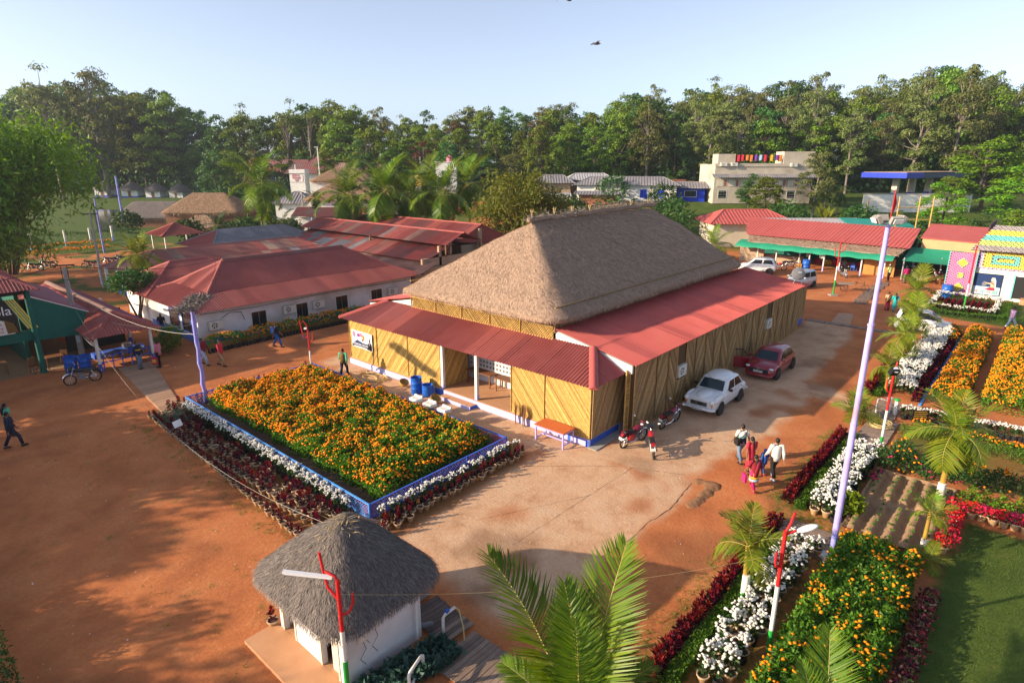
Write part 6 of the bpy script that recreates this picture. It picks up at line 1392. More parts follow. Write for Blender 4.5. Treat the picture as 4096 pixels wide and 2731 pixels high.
def body_mesh(J):
    b = MB(); b.tube([J['pel'] - V((0, 0, .06)), J['pel'] + V((0, 0, .04)), J['wa'], J['ch'], J['ch'] + V((0, 0, .10)), J['nk'] - V((0, 0, .02))], [.10, .125, .115, .135, .12, .055], 12)
    b.tube([J['nk'] - V((0, 0, .05)), J['nk'] + V((0, .01, .08))], .052, 10); b.ell(J['hd'], (.076, .092, .112), 16, 10); b.ell(J['hd'] + V((0, .095, -.01)), (.014, .02, .025), 8, 6); b.ell(J['hd'] + V((0, .07, -.07)), (.04, .03, .03), 8, 6)
    for sg in (-1, 1): b.ell(J['hd'] + V((sg * .078, .0, -.005)), (.014, .024, .034), 8, 6)
    for s_ in 'LR':
        sg = 1 if s_ == 'L' else -1
        b.tube([J['hip' + s_] + V((0, 0, .03)), (J['hip' + s_] + J['kn' + s_]) / 2, J['kn' + s_], J['kn' + s_] * .7 + J['an' + s_] * .3, J['an' + s_]], [.088, .076, .055, .056, .038], 10); b.tube([J['an' + s_] - V((0, .05, .03)), J['an' + s_] * .5 + J['to' + s_] * .5, J['to' + s_]], [.038, .04, .028], 8); b.ell(J['sh' + s_], .062, 10, 6)
        b.tube([J['ch'] + V((sg * .08, 0, .07)), J['sh' + s_], J['el' + s_], J['wr' + s_]], [.07, .056, .042, .028], 8)
        d = (J['wr' + s_] - J['el' + s_]).normalized(); w = J['wr' + s_]; q = d.cross(V((1, 0, 0))).normalized(); b.box(w + d * .045, (.034, .075, .085)) if 0 else b.tube([w, w + d * .04, w + d * .085], [.026, .036, .032], 8, sx=.6)
        for i, (o_, l) in enumerate(((-.028, .062), (-.01, .075), (.010, .07), (.027, .055))): c = w + d * .08 + q * o_; b.tube([c, c + d * l * .5, c + d * l + V((-sg * .014, 0, 0))], [.0115, .0105, .009], 6)
        c = w + d * .025 + q * .03; b.tube([c, c + q * .022 + d * .03, c + q * .026 + d * .06], [.013, .012, .010], 6)
    return fuse(b)
POSES = {k: pose(k) for k in ('walk', 'stand', 'walk2', 'sit')}; BODY = {k: body_mesh(J) for k, J in POSES.items()}
def person(label, x, y, face, kind, top, bottom, h=1.7, sleeve=.5, dress=None, hair='short', shoe='cl_black', extra=None, z=0, shirt_len=.0):
    J = POSES[kind]; t = thing('person', label, 'person', (x, y, z), R(face - 90)); t.scale = (h / 1.7,) * 3; obj('body', BODY[kind], t)
    b = MB(); b.tube([J['pel'] - V((0, 0, .05 + shirt_len)), J['pel'] + V((0, 0, .05)), J['wa'], J['ch'], J['ch'] + V((0, 0, .11)), J['nk'] + V((0, 0, .0))], [.142 + shirt_len * .1, .15, .142, .16, .142, .07], 14, True, 1.12)
    for s_ in 'LR':
        e = J['sh' + s_].lerp(J['el' + s_], min(1, sleeve * 2)); pts = [J['ch'] + V((.06 if s_ == 'L' else -.06, 0, .08)), J['sh' + s_] + V((0, 0, .01)), e]
        if sleeve > .5: pts.append(J['el' + s_].lerp(J['wr' + s_], (sleeve - .5) * 2))
        b.tube(pts, [.088, .080, .062, .044][:len(pts)], 9)
    b.build('shirt', top, t, smooth=180)
    if bottom:
        b = MB()
        for s_ in 'LR': b.tube([J['pel'] + V((.05 if s_ == 'L' else -.05, 0, .04)), J['hip' + s_] + V((0, 0, .0)), (J['hip' + s_] + J['kn' + s_]) / 2, J['kn' + s_], J['an' + s_] + V((0, 0, .03))], [.12, .105, .092, .074, .066], 10)
        b.build('trousers', bottom, t, smooth=180)
    if dress:
        m, z0, r0 = dress; b = MB(); c = J['pel']; yy = (J['anL'].y + J['anR'].y) / 2 * .4
        b.lathe([(r0, z0), (r0 * .9, z0 + (1.0 - z0) * .4), (.165, 1.0), (.14, 1.08), (.10, 1.10)], 16, (0, yy * .5, 0), Matrix.Diagonal((1.0, .85, 1))); b.build('dress', m, t, smooth=180)
    for s_ in 'LR': b = MB(); b.tube([J['an' + s_] - V((0, .07, .05)), J['an' + s_] * .5 + J['to' + s_] * .5 + V((0, 0, -.01)), J['to' + s_] + V((0, .03, 0))], [.045, .048, .035], 8); b.build('shoe', shoe, t, smooth=180)
    hd = J['hd']
    if hair == 'hood': b = MB(); b.ell(hd + V((0, -.015, .01)), (.105, .115, .135), 14, 9); b.build('hood', top, t, smooth=180)
    else:
        b = MB(); b.ell(hd + V((0, -.022, .028)), (.086, .094, .104), 14, 9)
        if hair in ('long', 'tail'): b.tube([hd + V((0, -.09, .03)), hd + V((0, -.14, -.10)), J['ch'] + V((0, -.16, .05)), J['wa'] + V((0, -.15, .08))], [.055, .05, .045 if hair == 'tail' else .08, .02], 8)
        b.build('hair', 'hair', t, smooth=180)
    e = MB()
    for sg in (-1, 1): e.ell(hd + V((sg * .032, .086, .012)), (.012, .007, .007), 8, 5)
    e.build('eyes', 'ink', t)
    for q in extra or []: q(t, J)
    return t
def band(m, zc, h, r=.158): return lambda t, J: MB().tube([V((0, J['wa'].y + .01, zc - h / 2)), V((0, J['wa'].y + .012, zc + h / 2))], r, 14, False, 1.12).build('shirt_band', m, t, smooth=180)
def bag(m, sd, sz, drop=0, m2=None):
    def f(t, J):
        w = J['wr' + sd] + V((0, .02, -.10 - drop)); b = MB().box(w - V((0, 0, sz[2] / 2 + .08)), sz).build('bag', m, t); MB().tube([w + V((0, -.09, -.08)), w + V((0, -.04, .06)), w + V((0, .04, .06)), w + V((0, .09, -.08))], .008, 5).build('handle', m, b)
        if m2: MB().box(w - V((0, 0, sz[2] / 2 + .08)), (sz[0] + .01, sz[1] * .7, sz[2] * .5)).build('bag_panel', m2, b)
    return f
def sling(t, J): b = MB().box(J['hipL'] * .0 + V((-.24, -.06, 1.0)), (.12, .30, .26)).build('shoulder_bag', 'cl_black', t); MB().tube([V((-.24, -.06, 1.12)), V((-.16, -.17, 1.2)), V((.05, -.19, 1.38)), V((.16, -.08, 1.47)), V((.14, .05, 1.46))], .018, 5).build('strap', 'cl_black', b)
def pack(m): return lambda t, J: MB().box((0, -.22, 1.25), (.30, .2, .42), tx=.8, ty=.8).build('backpack', m, t)
def shawl(m): return lambda t, J: MB().tube([J['sh' + 'L'] + V((0, -.04, .05)), V((.05, -.18, 1.32)), V((0, -.20, 1.1)), V((-.05, -.20, .78))], [.09, .16, .17, .15], 10, True, .45).build('shawl', m, t, smooth=180)
F = 46
person('man in white, teal and navy t-shirt with a black shoulder bag', 23.45, 7.95, F + 4, 'walk', 'cl_white', 'cl_jeans', 1.72, .35, extra=[band('cl_teal', 1.20, .05, .163), band('cl_navy', 1.03, .26, .160), sling])
person('woman in red top and long maroon dress with a long ponytail', 22.75, 7.3, F + 8, 'walk2', 'cl_red', None, 1.62, .35, ('cl_red', .30, .20), 'tail', extra=[band('cl_red', 1.0, .1, .16)])
person('woman with maroon shawl, colourful skirt and magenta bag', 21.55, 6.7, F + 2, 'walk', 'cl_maroon', 'cl_magenta', 1.5, .5, ('cl_orange', .46, .20), 'long', 'cl_red', [shawl('cl_maroon'), bag('cl_magenta', 'R', (.09, .30, .36), .04), lambda t, J: MB().lathe([(.205, .52), (.2, .60)], 16, (0, 0, 0)).build('skirt_stripe', 'cl_paleblue', t, smooth=180), lambda t, J: MB().lathe([(.198, .64), (.19, .72)], 16, (0, 0, 0)).build('skirt_stripe', 'cl_yellow', t, smooth=180)])
person('child in a blue hooded jacket beside the man in white', 23.15, 6.88, F, 'walk2', 'cl_blue', 'cl_blue', 1.08, 1., None, 'hood', 'cl_red', shirt_len=.15)
person('man in a white shirt and black trousers', 22.95, 6.42, F - 4, 'walk', 'cl_white', 'cl_black', 1.76, .95, None, 'short', 'cl_paleblue', shirt_len=.06)
person('man in navy sweater with yellow band and jeans at the kitchen', 11.45, 39.7, -60, 'stand', 'cl_navy', 'cl_jeans', 1.75, .9, extra=[band('cl_yellow', 1.22, .07, .165)])
person('man in pink shirt carrying a red and yellow bag', 12.4, 39.2, 130, 'stand', 'cl_pink', 'cl_black', 1.72, .6, extra=[bag('cl_red', 'R', (.12, .34, .4), 0, 'cl_yellow')], shirt_len=.08)
person('man in maroon shirt and pale jeans walking past the flower bags', 14.35, 37.6, -62, 'walk', 'cl_maroon', 'cl_paleblue', 1.72, .9, shirt_len=.05); person('person in long red kurta and khaki trousers striding to the right', 14.95, 36.6, -55, 'walk2', 'cl_red', 'cl_khaki', 1.68, .9, ('cl_red', .62, .18), shirt_len=.1)
person('person in a dark blue sari in the lane beside the green tarpaulin', 15.3, 46.7, 60, 'stand', 'cl_navy', None, 1.6, .4, ('cl_blue', .06, .22), 'long'); person('person with blue backpack walking along the marigold bags', 19.2, 37.75, -40, 'walk', 'cl_navy', 'cl_blue', 1.65, .6, extra=[pack('cl_blue')])
person('man in brown waistcoat and mint sleeves beside the banner corner', 18.75, 29.3, 35, 'walk', 'cl_mint', 'cl_navy', 1.72, .9, extra=[lambda t, J: MB().tube([V((0, 0, .88)), V((0, 0, 1.05)), V((0, .02, 1.3)), V((0, .01, 1.44))], [.165, .163, .178, .12], 14, True, 1.12).build('waistcoat', 'cl_brown', t, smooth=180)])
person('person in dark blue jacket at the left picture edge', 3.95, 32.3, 10, 'walk', 'cl_navy', 'cl_navy', 1.7, .95); person('person in green top behind the one in dark blue at left', 4.15, 33.9, 15, 'stand', 'cl_mint', 'cl_black', 1.6, .5, None, 'long')
person('woman in red sari and cream blouse walking in the far yard', 58.3, 9.15, 20, 'walk2', 'cl_cream', None, 1.55, .5, ('cl_red', .05, .22), 'short', extra=[shawl('cl_maroon')]); person('woman in cyan tunic with loose black hair in the far yard', 58.05, 8.6, 30, 'walk', 'cl_cyan', 'cl_cyan', 1.58, .6, ('cl_cyan', .45, .21), 'long')
person('man in white cap and pale green shirt by the ochre board', 72.8, 11.75, 60, 'stand', 'cl_lime', 'cl_black', 1.8, .4, extra=[lambda t, J: MB().ell(J['hd'] + V((0, 0, .07)), (.09, .1, .06), 12, 6).build('cap', 'cl_white', t, smooth=180)]); person('man in pink shirt wearing a helmet on the motorcycle', 73.0, 10.3, 50, 'stand', 'cl_magenta', 'cl_grey', 1.75, .8, extra=[lambda t, J: MB().ell(J['hd'] + V((0, 0, .03)), (.12, .13, .13), 12, 8).build('helmet', 'cl_black', t, smooth=180)])
person('man in lilac shirt striding along the far garden path', 57.4, .95, -50, 'walk', 'cl_lilac', 'cl_paleblue', 1.72, .9); person('man in red and black jersey beside the white suv', 70.9, 24.2, 70, 'walk', 'cl_black', 'cl_jeans', 1.65, .5, extra=[band('cl_red', 1.05, .2, .166)])
person('man in teal shirt at the food stall counter', 78.2, 23.9, 150, 'stand', 'cl_teal', 'cl_navy', 1.7, .4); person('man in white shirt bending over crates at the stall', 79.2, 21.6, 120, 'stand', 'cl_white', 'cl_black', 1.65, .4); person('man in grey shirt seated under the green awning', 77.4, 17.1, 200, 'sit', 'cl_grey', 'cl_navy', 1.7, .5); person('person in red seated beside the blue plastic chair', 78.3, 15.6, 180, 'sit', 'cl_red', 'cl_maroon', 1.65, .5)
# ---------------------------------------------------------------- white building with red roof behind the marigold bags
def wall_box(t, x0, x1, y0, y1, z0, z1, m='white_wash', nm='wall', th=.18, faces='snwe'):
    for k, q in dict(s=(x0, x1, y0, y0 + th), n=(x0, x1, y1 - th, y1), w=(x0, x0 + th, y0 + th, y1 - th), e=(x1 - th, x1, y0 + th, y1 - th)).items():
        if k in faces: MB().bx(*q, z0, z1).build(nm, m, t)
def window(t, a, b, z0, z1, fixed, axis='y', out=-1, panes=2, glass='glass_dark', frame='white_paint', bars=0):
    """window on a wall: spans a..b along the wall, 'fixed' is the wall face; out: outward sign"""
    def bx(mb, p, q, zz0, zz1, d0, d1):
        f0, f1 = fixed + out * d0, fixed + out * d1
        return mb.bx(p, q, min(f0, f1), max(f0, f1), zz0, zz1) if axis == 'y' else mb.bx(min(f0, f1), max(f0, f1), p, q, zz0, zz1)
    f = MB()
    for p, q, e, g in ((a - .06, b + .06, z1, z1 + .06), (a - .06, b + .06, z0 - .06, z0), (a - .06, a, z0, z1), (b, b + .06, z0, z1)): bx(f, p, q, e, g, .002, .035)
    fr = f.build('window', frame, t)
    for i in range(panes):
        p = a + (b - a) * i / panes; q = a + (b - a) * (i + 1) / panes; bx(MB(), p + .012, q - .012, z0, z1, .004, .014).build('pane', glass, fr)
    for i in range(bars): zz = z0 + (z1 - z0) * (i + .5) / bars; bx(MB(), a, b, zz - .01, zz + .01, .018, .03).build('bar', frame, fr)
    return fr
WB = thing('white_building', 'white and blue building with red corrugated hip roof behind the marigold bags', 'building', (0, 0, 0))
wall_box(WB, 16, 34.5, 42.1, 50.5, 0, 2.55); 
for q in ((15.99, 34.51, 42.085, 42.099, 0, .38), (15.985, 15.999, 42.1, 50.5, 0, .5)): MB().bx(*q).build('blue_base', 'royal_blue', WB)
for a, b in ((19.73, 20.83), (23.25, 24.2), (26.71, 27.8), (30.15, 31.25)): window(WB, a, b, .42, 1.6, 42.1)
for a, b in ((43.2, 44.6), (45.2, 46.8)): window(WB, a, b, .7, 1.9, 16.0, 'x', -1, 3, 'glass_blue', 'royal_blue')
rf_ = MB(); rf_.bar((16, 42.2, 2.45), (34.5, 42.2, 2.45), .08); rp = rf_.build('roof', 'wood', WB)
A1, B1, C1, D1 = (15.3, 41.2, 2.4), (35.2, 41.2, 2.4), (35.2, 51.4, 2.4), (15.3, 51.4, 2.4); a1, b1, c1, d1 = (17.4, 43.3, 3.22), (33.2, 43.3, 3.22), (33.2, 49.3, 3.22), (17.4, 49.3, 3.22); r1, r2 = (20.0, 46.3, 4.9), (30.4, 46.3, 4.9)
for P in ([A1, B1, b1, a1], [a1, b1, r2, r1], [D1, A1, a1, d1], [d1, a1, r1], [B1, C1, c1, b1], [b1, c1, r2]): slope(P, 'roof_red', rp, row=2.6)
for P in ([C1, D1, d1, c1], [c1, d1, r1, r2]): slope(P, 'roof_red', rp, join=True)
for p, q in ((A1, a1), (a1, r1), (B1, b1), (b1, r2), (D1, d1), (d1, r1)): ridgecap(p, q, .34, 'roof_red', rp)
ridgecap(r1, r2, .6, 'roof_old', rp, h=.14)
WG = thing('rear_wing', 'red-roofed wing joining the white building at the back left', 'building'); wall_box(WG, 16.3, 24, 51, 56.4, 0, 2.5); hiproof(15.4, 25, 49.2, 57.0, 2.45, 4.25, 'roof_red', WG, 'x', 3.4, 'snw', row=2.6); 
for x, z, l in ((22.58, 1.08, 'air conditioner on the white wall left of the second window'), (22.62, .12, 'air conditioner half hidden by marigolds under another one'), (25.02, 1.05, 'air conditioner between the second and third windows'), (32.25, .95, 'air conditioner at the far end of the white wall'), (17.1, .95, 'air conditioner near the blue corner of the white building')): acunit('air_conditioner', (x, 41.78, z), 0, l, .95)
b = MB(); b.tube([(17.6, 42.05, 1.6), (18.2, 42.05, 1.9), (19, 42.05, 1.8), (19.2, 42.05, 1.2)], .02, 4); b.tube([(16.2, 42.05, 2.1), (20, 42.05, 1.95), (26, 42.05, 2.05), (34, 42.05, 1.95)], .015, 4); b.build('cabling', 'wire', WB)
marigold_bed('marigold_bed', 'row of marigolds in black bags along the white building', 15.6, 28.6, 39.95, 41.2, .95, 420, 46, .055, 8.3)
bg_ = thing('grow_bags', 'row of black grow bags at the foot of the marigolds', 'grow bags', (0, 0, 0)); bm = BAG
for i in range(52): obj('grow_bag', bm, bg_, (15.6 + i * .25, 39.78 + U(-.05, .05), 0), U(0, 6), (1, 1, 1.3))
# ---------------------------------------------------------------- houses behind it
RG = thing('weathered_house', 'white house with patched red and grey corrugated roof', 'house'); wall_box(RG, 18.3, 37, 58.6, 65.5, 0, 2.7); MB().bx(18.28, 18.299, 58.6, 65.5, 0, .8).build('blue_base', 'royal_blue', RG)
hiproof(17.4, 38, 57.6, 66.4, 2.6, 4.1, 'roof_old', RG, 'x', 3.2, 'sw', row=2.6, pick=lambda c, r: rnd.choice(['roof_red', 'roof_old', 'roof_old', 'roof_brown', 'roof_grey' if c > 12 else 'roof_old'])); slope([(38, 57.6, 2.6), (38, 66.4, 2.6), (34.8, 62, 4.1)], 'roof_grey', RG, join=True)
GB = thing('grey_roof_house', 'long house with grey corrugated roof and one red end', 'house'); wall_box(GB, 29, 41, 68.2, 75.5, 0, 2.9); hiproof(28, 42, 67, 76.5, 2.8, 4.5, 'roof_grey', GB, 'x', 3.0, 'se', row=2.6); slope([(28, 76.5, 2.8), (28, 67, 2.8), (31, 71.75, 4.5)], 'roof_red', GB, join=True)
BS_ = thing('brown_shed', 'big two-tier shed with rusty red and brown corrugated roofs', 'shed')
for q in ((35.0, 35.2, 42.5, 66, 0, 2.5), (40.0, 40.2, 42.8, 66, 3.5, 4.6), (35.2, 50, 42.4, 42.6, 0, 2.6), (36.4, 46, 42.7, 42.9, 2.6, 3.4)): MB().bx(*q).build('wall', 'tan_wall', BS_)
slope([(34.4, 62, 2.45), (34.4, 40.8, 2.45), (37.4, 41.6, 3.12), (37.4, 62, 3.12)], 'roof_brown', BS_, row=3.2)
pk = lambda c, r: rnd.choice(['roof_grey', 'roof_old', 'roof_red']) if c > 12 else rnd.choice(['roof_old', 'roof_old', 'roof_red', 'roof_red'])
slope([(36.6, 67.0, 3.2), (36.6, 42.6, 3.2), (40.4, 42.6, 4.42), (40.4, 67.0, 4.42)], 'roof_old', BS_, row=2.2, pick=lambda c, r: pk(24 - c, r)); slope([(38.8, 67.6, 4.5), (38.8, 42.0, 4.5), (41.4, 42.4, 5.45), (41.4, 67.6, 5.45)], 'roof_red', BS_, row=2.4, pick=lambda c, r: rnd.choice(['roof_red', 'roof_red', 'roof_old', 'roof_brown']))
slope([(44, 42.4, 4.5), (44, 67.6, 4.5), (41.4, 67.6, 5.45), (41.4, 42.4, 5.45)], 'roof_old', BS_, join=True); ridgecap((41.4, 42.2, 5.47), (41.4, 67.6, 5.47), .4, 'roof_red', BS_); MB().bx(38.5, 38.8, 42.7, 42.95, 2.6, 4.4).build('pillar', 'tan_wall', BS_); MB().bx(46.6, 47.0, 45.3, 45.6, 2.0, 5.2).build('pillar', 'tan_wall', BS_)
for p in ((39.0, 42.3), (43.6, 42.3), (39.0, 54), (39.0, 66)): MB().bx(p[0] - .06, p[0] + .06, p[1] - .06, p[1] + .06, 3.4, 4.5).build('post', 'wood', BS_)
RB = thing('rear_shed', 'red-roofed shed standing behind the brown two-tier shed', 'shed'); wall_box(RB, 44.6, 53, 46, 66, 0, 3.6, 'tan_wall'); slope([(43.6, 67, 4.0), (43.6, 45.6, 4.0), (47.2, 45.6, 5.6), (47.2, 67, 5.6)], 'roof_red', RB, row=2.4, pick=lambda c, r: rnd.choice(['roof_red', 'roof_old'])); slope([(54.5, 45.6, 2.9), (54.5, 67, 2.9), (47.2, 67, 5.6), (47.2, 45.6, 5.6)], 'roof_red', RB, join=True); slope([(43.6, 45.6, 4.0), (54.5, 45.6, 2.9), (47.2, 45.65, 5.6)], 'roof_red', RB, join=True); ridgecap((47.2, 45.5, 5.62), (47.2, 67, 5.62), .4, 'roof_red', RB)
# ---------------------------------------------------------------- green eating house, lean-to and kitchen at the left
EH = thing('eating_house', 'tall red-roofed eating house with green cloth walls at the left edge', 'building')
for q in ((-6, 7.4, 52, 52.2, 0, 5), (-6, -5.8, 43.6, 52, 0, 5), (7.3, 7.5, 46, 52, 0, 4.6)): MB().bx(*q).build('wall', 'green_cloth', EH)
hiproof(-6.5, 7.95, 42.7, 53.5, 5.05, 7.7, 'roof_red', EH, 'x', 4.6, 'sew', row=2.4); MB().bx(-6, 7.5, 43.5, 43.56, 2.0, 2.62).build('fascia_cloth', 'green_cloth', EH); MB().bx(-6, 7.6, 43.62, 43.7, 4.7, 5.1).build('beam', 'dark', EH)
for x in (-5.5, -1.2, 3.2, 7.5): MB().lathe([(.20, 0), (.15, .12), (.15, 4.9)], 12, (x, 43.4, 0)).build('post', 'green_cloth', EH, smooth=50)
MB().bx(-6, 10, 51.7, 51.9, 0, 3).build('back_wall', 'dark', EH); MB().bx(-6, 10.0, 43.4, 52, -.02, .03).build('floor', 'plot_soil', EH)  # back wall and floor coloured darker to stand for the shade indoors
LT = thing('lean_to', 'lean-to with plain red roof and a dark green cloth gable beside the utility pole', 'lean-to')
MB().prism([(7.6, 43.42, 1.95), (9.7, 43.42, 1.87), (10.2, 43.42, 3.24), (7.55, 43.42, 4.6)], (0, .04, 0)).build('cloth_gable', 'green_cloth', LT); MB().prism([(7.3, 43.35, 4.78), (10.35, 43.35, 3.2), (10.6, 54, 3.2), (7.3, 54, 4.78)], (0, 0, .05)).build('roof_sheet', 'roof_purple', LT); MB().bar((7.5, 43.4, 4.62), (10.3, 43.4, 3.2), .07).build('verge_board', 'white_paint', LT)
KT = thing('open_kitchen', 'open kitchen with red hip roof and blue railings at the end of the slab path', 'kitchen')
K0, K1, K2, K3 = (9.4, 40.3, 2.2), (13.1, 40.3, 2.2), (13.1, 58, 2.2), (9.4, 58, 2.2); ka, kb = (11.25, 42.3, 3.2), (11.25, 57, 3.2)
slope([K0, K1, ka], 'roof_red', KT); slope([K1, K2, kb, ka], 'roof_purple', KT, join=True, pitch=.2); slope([K3, K0, ka, kb], 'roof_red', KT, row=2.4); ridgecap(K0, ka, .3, 'roof_red', KT); ridgecap(K1, ka, .3, 'roof_red', KT); ridgecap(ka, kb, .5, 'roof_brown', KT); pass
for x, y in ((9.75, 40.9), (12.65, 40.9), (13.0, 46), (13.2, 52)): p_ = MB().bx(x - .08, x + .08, y - .08, y + .08, .5, 2.3).build('post', 'white_paint', KT); MB().bx(x - .085, x + .085, y - .085, y + .085, 0, .5).build('post_base', 'royal_blue', p_)
for z in (.55, .95): MB().bar((9.75, 40.9, z), (12.65, 40.9, z), .05).build('rail', 'royal_blue', KT)
for i in range(6): MB().bar((9.95 + i * .5, 40.9, .05), (9.95 + i * .5, 40.9, .95), .05).build('baluster', 'royal_blue', KT)
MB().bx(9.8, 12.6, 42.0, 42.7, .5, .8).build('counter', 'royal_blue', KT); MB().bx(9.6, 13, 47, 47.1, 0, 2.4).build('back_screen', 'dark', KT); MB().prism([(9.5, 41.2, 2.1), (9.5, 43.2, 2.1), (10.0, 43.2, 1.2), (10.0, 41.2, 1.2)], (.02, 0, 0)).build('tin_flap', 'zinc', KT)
for i, (x, y, r) in enumerate(((10.2, 41.5, .2), (10.7, 41.7, .26), (11.3, 41.6, .2), (11.7, 42.3, .28), (12.2, 41.6, .22))): p_ = thing('cooking_pot', 'metal cooking pot in the open kitchen, number %s from the left post' % ('one', 'two', 'three', 'four', 'five')[i], 'pot', (x, y, .8 if i == 3 else .6)); MB().lathe([(r * .7, 0), (r, .1), (r, .24), (r * 1.1, .26), (r * .85, .25), (r * .8, .06)], 14).build('vessel', 'steel', p_, smooth=50); MB().lathe([(r * 1.02, .26), (r * .3, .31)], 14).build('lid', 'steel', p_)
barrel(8.62, 42.3, .95, .33, 'left one of the two blue barrels at the green lean-to'); barrel(9.25, 41.95, .95, .33, 'right one of the two blue barrels at the green lean-to')
for x, y, l in ((8.2, 43.95, 'small wooden table with bottles inside the green lean-to'), (5.6, 44.6, 'dark wooden table inside the eating house')):
    t = thing('cafe_table', l, 'table', (x, y, 0)); MB().bx(-.45, .45, -.35, .35, .70, .75).build('table_top', 'wood', t)
    for sx in (-.4, .4):
        for sy in (-.3, .3): MB().bx(sx - .03, sx + .03, sy - .03, sy + .03, 0, .7).build('leg', 'wood', t)
for x, y, a, l in ((7.15, 43.6, .4, 'wooden chair beside the green post'), (8.9, 44.3, 2.4, 'wooden chair behind the small cafe table')):
    t = thing('cafe_chair', l, 'chair', (x, y, 0), a); MB().bx(-.2, .2, -.2, .2, .42, .46).build('seat', 'wood', t); MB().bx(-.2, .2, .16, .2, .46, .95).build('backrest', 'wood', t)
    for sx in (-.17, .17):
        for sy in (-.17, .17): MB().bx(sx - .02, sx + .02, sy - .02, sy + .02, 0, .42).build('leg', 'wood', t)
cb = thing('drinks_banner', 'black cola banner with white script and yellow stripes on the eating house', 'banner', (5.0, 43.3, 2.6))
MB().bx(-3, 1.85, .0, .02, 0, 1.95).build('sheet', 'cola_black', cb)
for i in range(4): MB().poly([(2.02 + i * .12 - .6, -.004, 1.95), (2.10 + i * .12 - .6, -.004, 1.95), (2.30 + i * .13, -.004, .15), (2.19 + i * .13, -.004, .15)][::1]).build('yellow_stripe', 'weave_yellow' if i % 2 else 'cl_lime', cb)
MB().poly([(.2, -.003, 0), (1.6, -.003, 0), (1.3, -.003, .75), (.8, -.003, .95), (.3, -.003, .8)]).build('shirt_print', 'cl_white', cb); MB().poly([(1.25, -.006, .05), (1.75, -.006, .05), (1.6, -.006, .6), (1.2, -.006, .85)]).build('hair_print', 'cl_brown', cb)
text('Cola', .72, (.95, -.006, 1.32), (R(90), 0, 0), 'plain_white', cb)
for i, s_ in enumerate(('starts', 'tasting', 'bottle')): text(s_, .2, (.85, -.006, .62 - i * .22), (R(90), 0, 0), 'cl_red', cb)
# ---------------------------------------------------------------- gazebo, posts and hedges on the left road
GZ = thing('gazebo', 'open gazebo with red pyramid roof in front of the thatched house', 'gazebo', (34.2, 93, 0))
for sx in (-2.3, 2.3):
    for sy in (-2.3, 2.3): MB().bx(sx - .08, sx + .08, sy - .08, sy + .08, 0, 2.4).build('post', 'white_paint', GZ)
E4 = [(-2.9, -2.9, 2.25), (2.9, -2.9, 2.25), (2.9, 2.9, 2.25), (-2.9, 2.9, 2.25)]
for i in range(4): slope([E4[i], E4[(i + 1) % 4], (0, 0, 3.7)], 'roof_red', GZ, join=True); ridgecap(E4[i], (0, 0, 3.72), .25, 'roof_red', GZ)
for x, y, h, l in ((18.7, 71.7, 2.4, 'white post with blue foot left of the tall concrete pole'), (18.5, 69.0, 2.4, 'white post with blue foot right of the tall concrete pole'), (28.2, 109.8, 2.3, 'white fence post before the clipped hedge, third'), (24.8, 109, 2.3, 'white fence post before the clipped hedge, second'), (31.5, 111, 2.3, 'white fence post before the clipped hedge, last'), (20.4, 108, 2.3, 'white fence post before the clipped hedge, first')): t = thing('gate_post', l, 'post', (x, y, 0), 0, 'white posts on the left road'); MB().bx(-.12, .12, -.12, .12, .7, h).build('shaft', 'white_paint', t); MB().bx(-.125, .125, -.125, .125, 0, .7).build('foot', 'lavender', t)
def upole(label, x, y, h, m='concrete_grey', r=.13, arm=0, z=0):
    t = thing('utility_pole', label, 'utility pole', (x, y, z), R(-30)); MB().tube([(0, 0, 0), (0, 0, h)], [r, r * .7], 8).build('shaft', m, t, smooth=50)
    if arm: MB().bx(-.6, .6, -.05, .05, h - .3, h - .2).build('crossarm', 'dark', t)
    return t
upole('tall concrete pole between the twin white posts on the left road', 18.2, 69.6, 7.4, arm=1); upole('second concrete pole leaning by the road, farther left', 26.2, 97.0, 7.2, 'pole_blue'); upole('blue pole rising beside the pond', 38.5, 128, 9.5, 'pole_blue', .22)
hedge('dark clipped hedge along the left road', 22, 36, 112, 114, 1.4, 60, 'lf_dark', lf=(.2, .35)); marigold_bed('marigold_bed', 'marigold border along the left road, nearer one', 16.5, 28, 98.3, 100, .8, 130, 22, .09, 2.2); marigold_bed('marigold_bed', 'marigold border along the left road, farther one', 17.5, 30, 105.5, 107.3, .8, 110, 18, .09, 4.4)
# ---------------------------------------------------------------- stalls and the woven building in the far yard at right
ST = thing('stall_row', 'row of food stalls with red corrugated roof, thatch fringe and green awning', 'stalls')
slope([(78.5, 29.0, 3.1), (76.6, 10.9, 3.1), (82.4, 11.0, 4.75), (84.5, 31.5, 4.75)], 'roof_bright', ST, pitch=.42, amp=.05, sheet=1.6, row=6); MB().bx(83.0, 83.2, 11.2, 30, 0, 3.6).build('back_wall', 'green_cloth', ST)
f = MB(); f.prism([(78.9, 28.8, 2.95), (77.2, 11.2, 2.95), (74.8, 11.6, 2.45), (76.2, 28.0, 2.45)], (0, 0, .1)); th_ = f.build('thatch_fringe', 'thatch', ST)
nb = NB(); n = 5000; a = NR.random(n); q = NR.random(n); P = np.stack([76.4 - a * 1.5 + q * 2.4, 28.2 - a * 16.7, 2.52 + q * .5], 1); nb.leaves(P, np.array([-1., 0, -.2]) + rdir(n) * .5, np.array([0, 0, 1.]) + rdir(n) * .3, NR.uniform(.3, .7, n), .05, 0.); o = obj('straw', nb.mesh('straw', 'straw'), th_); o['kind'] = 'stuff'
aw = MB(); ns_ = 40
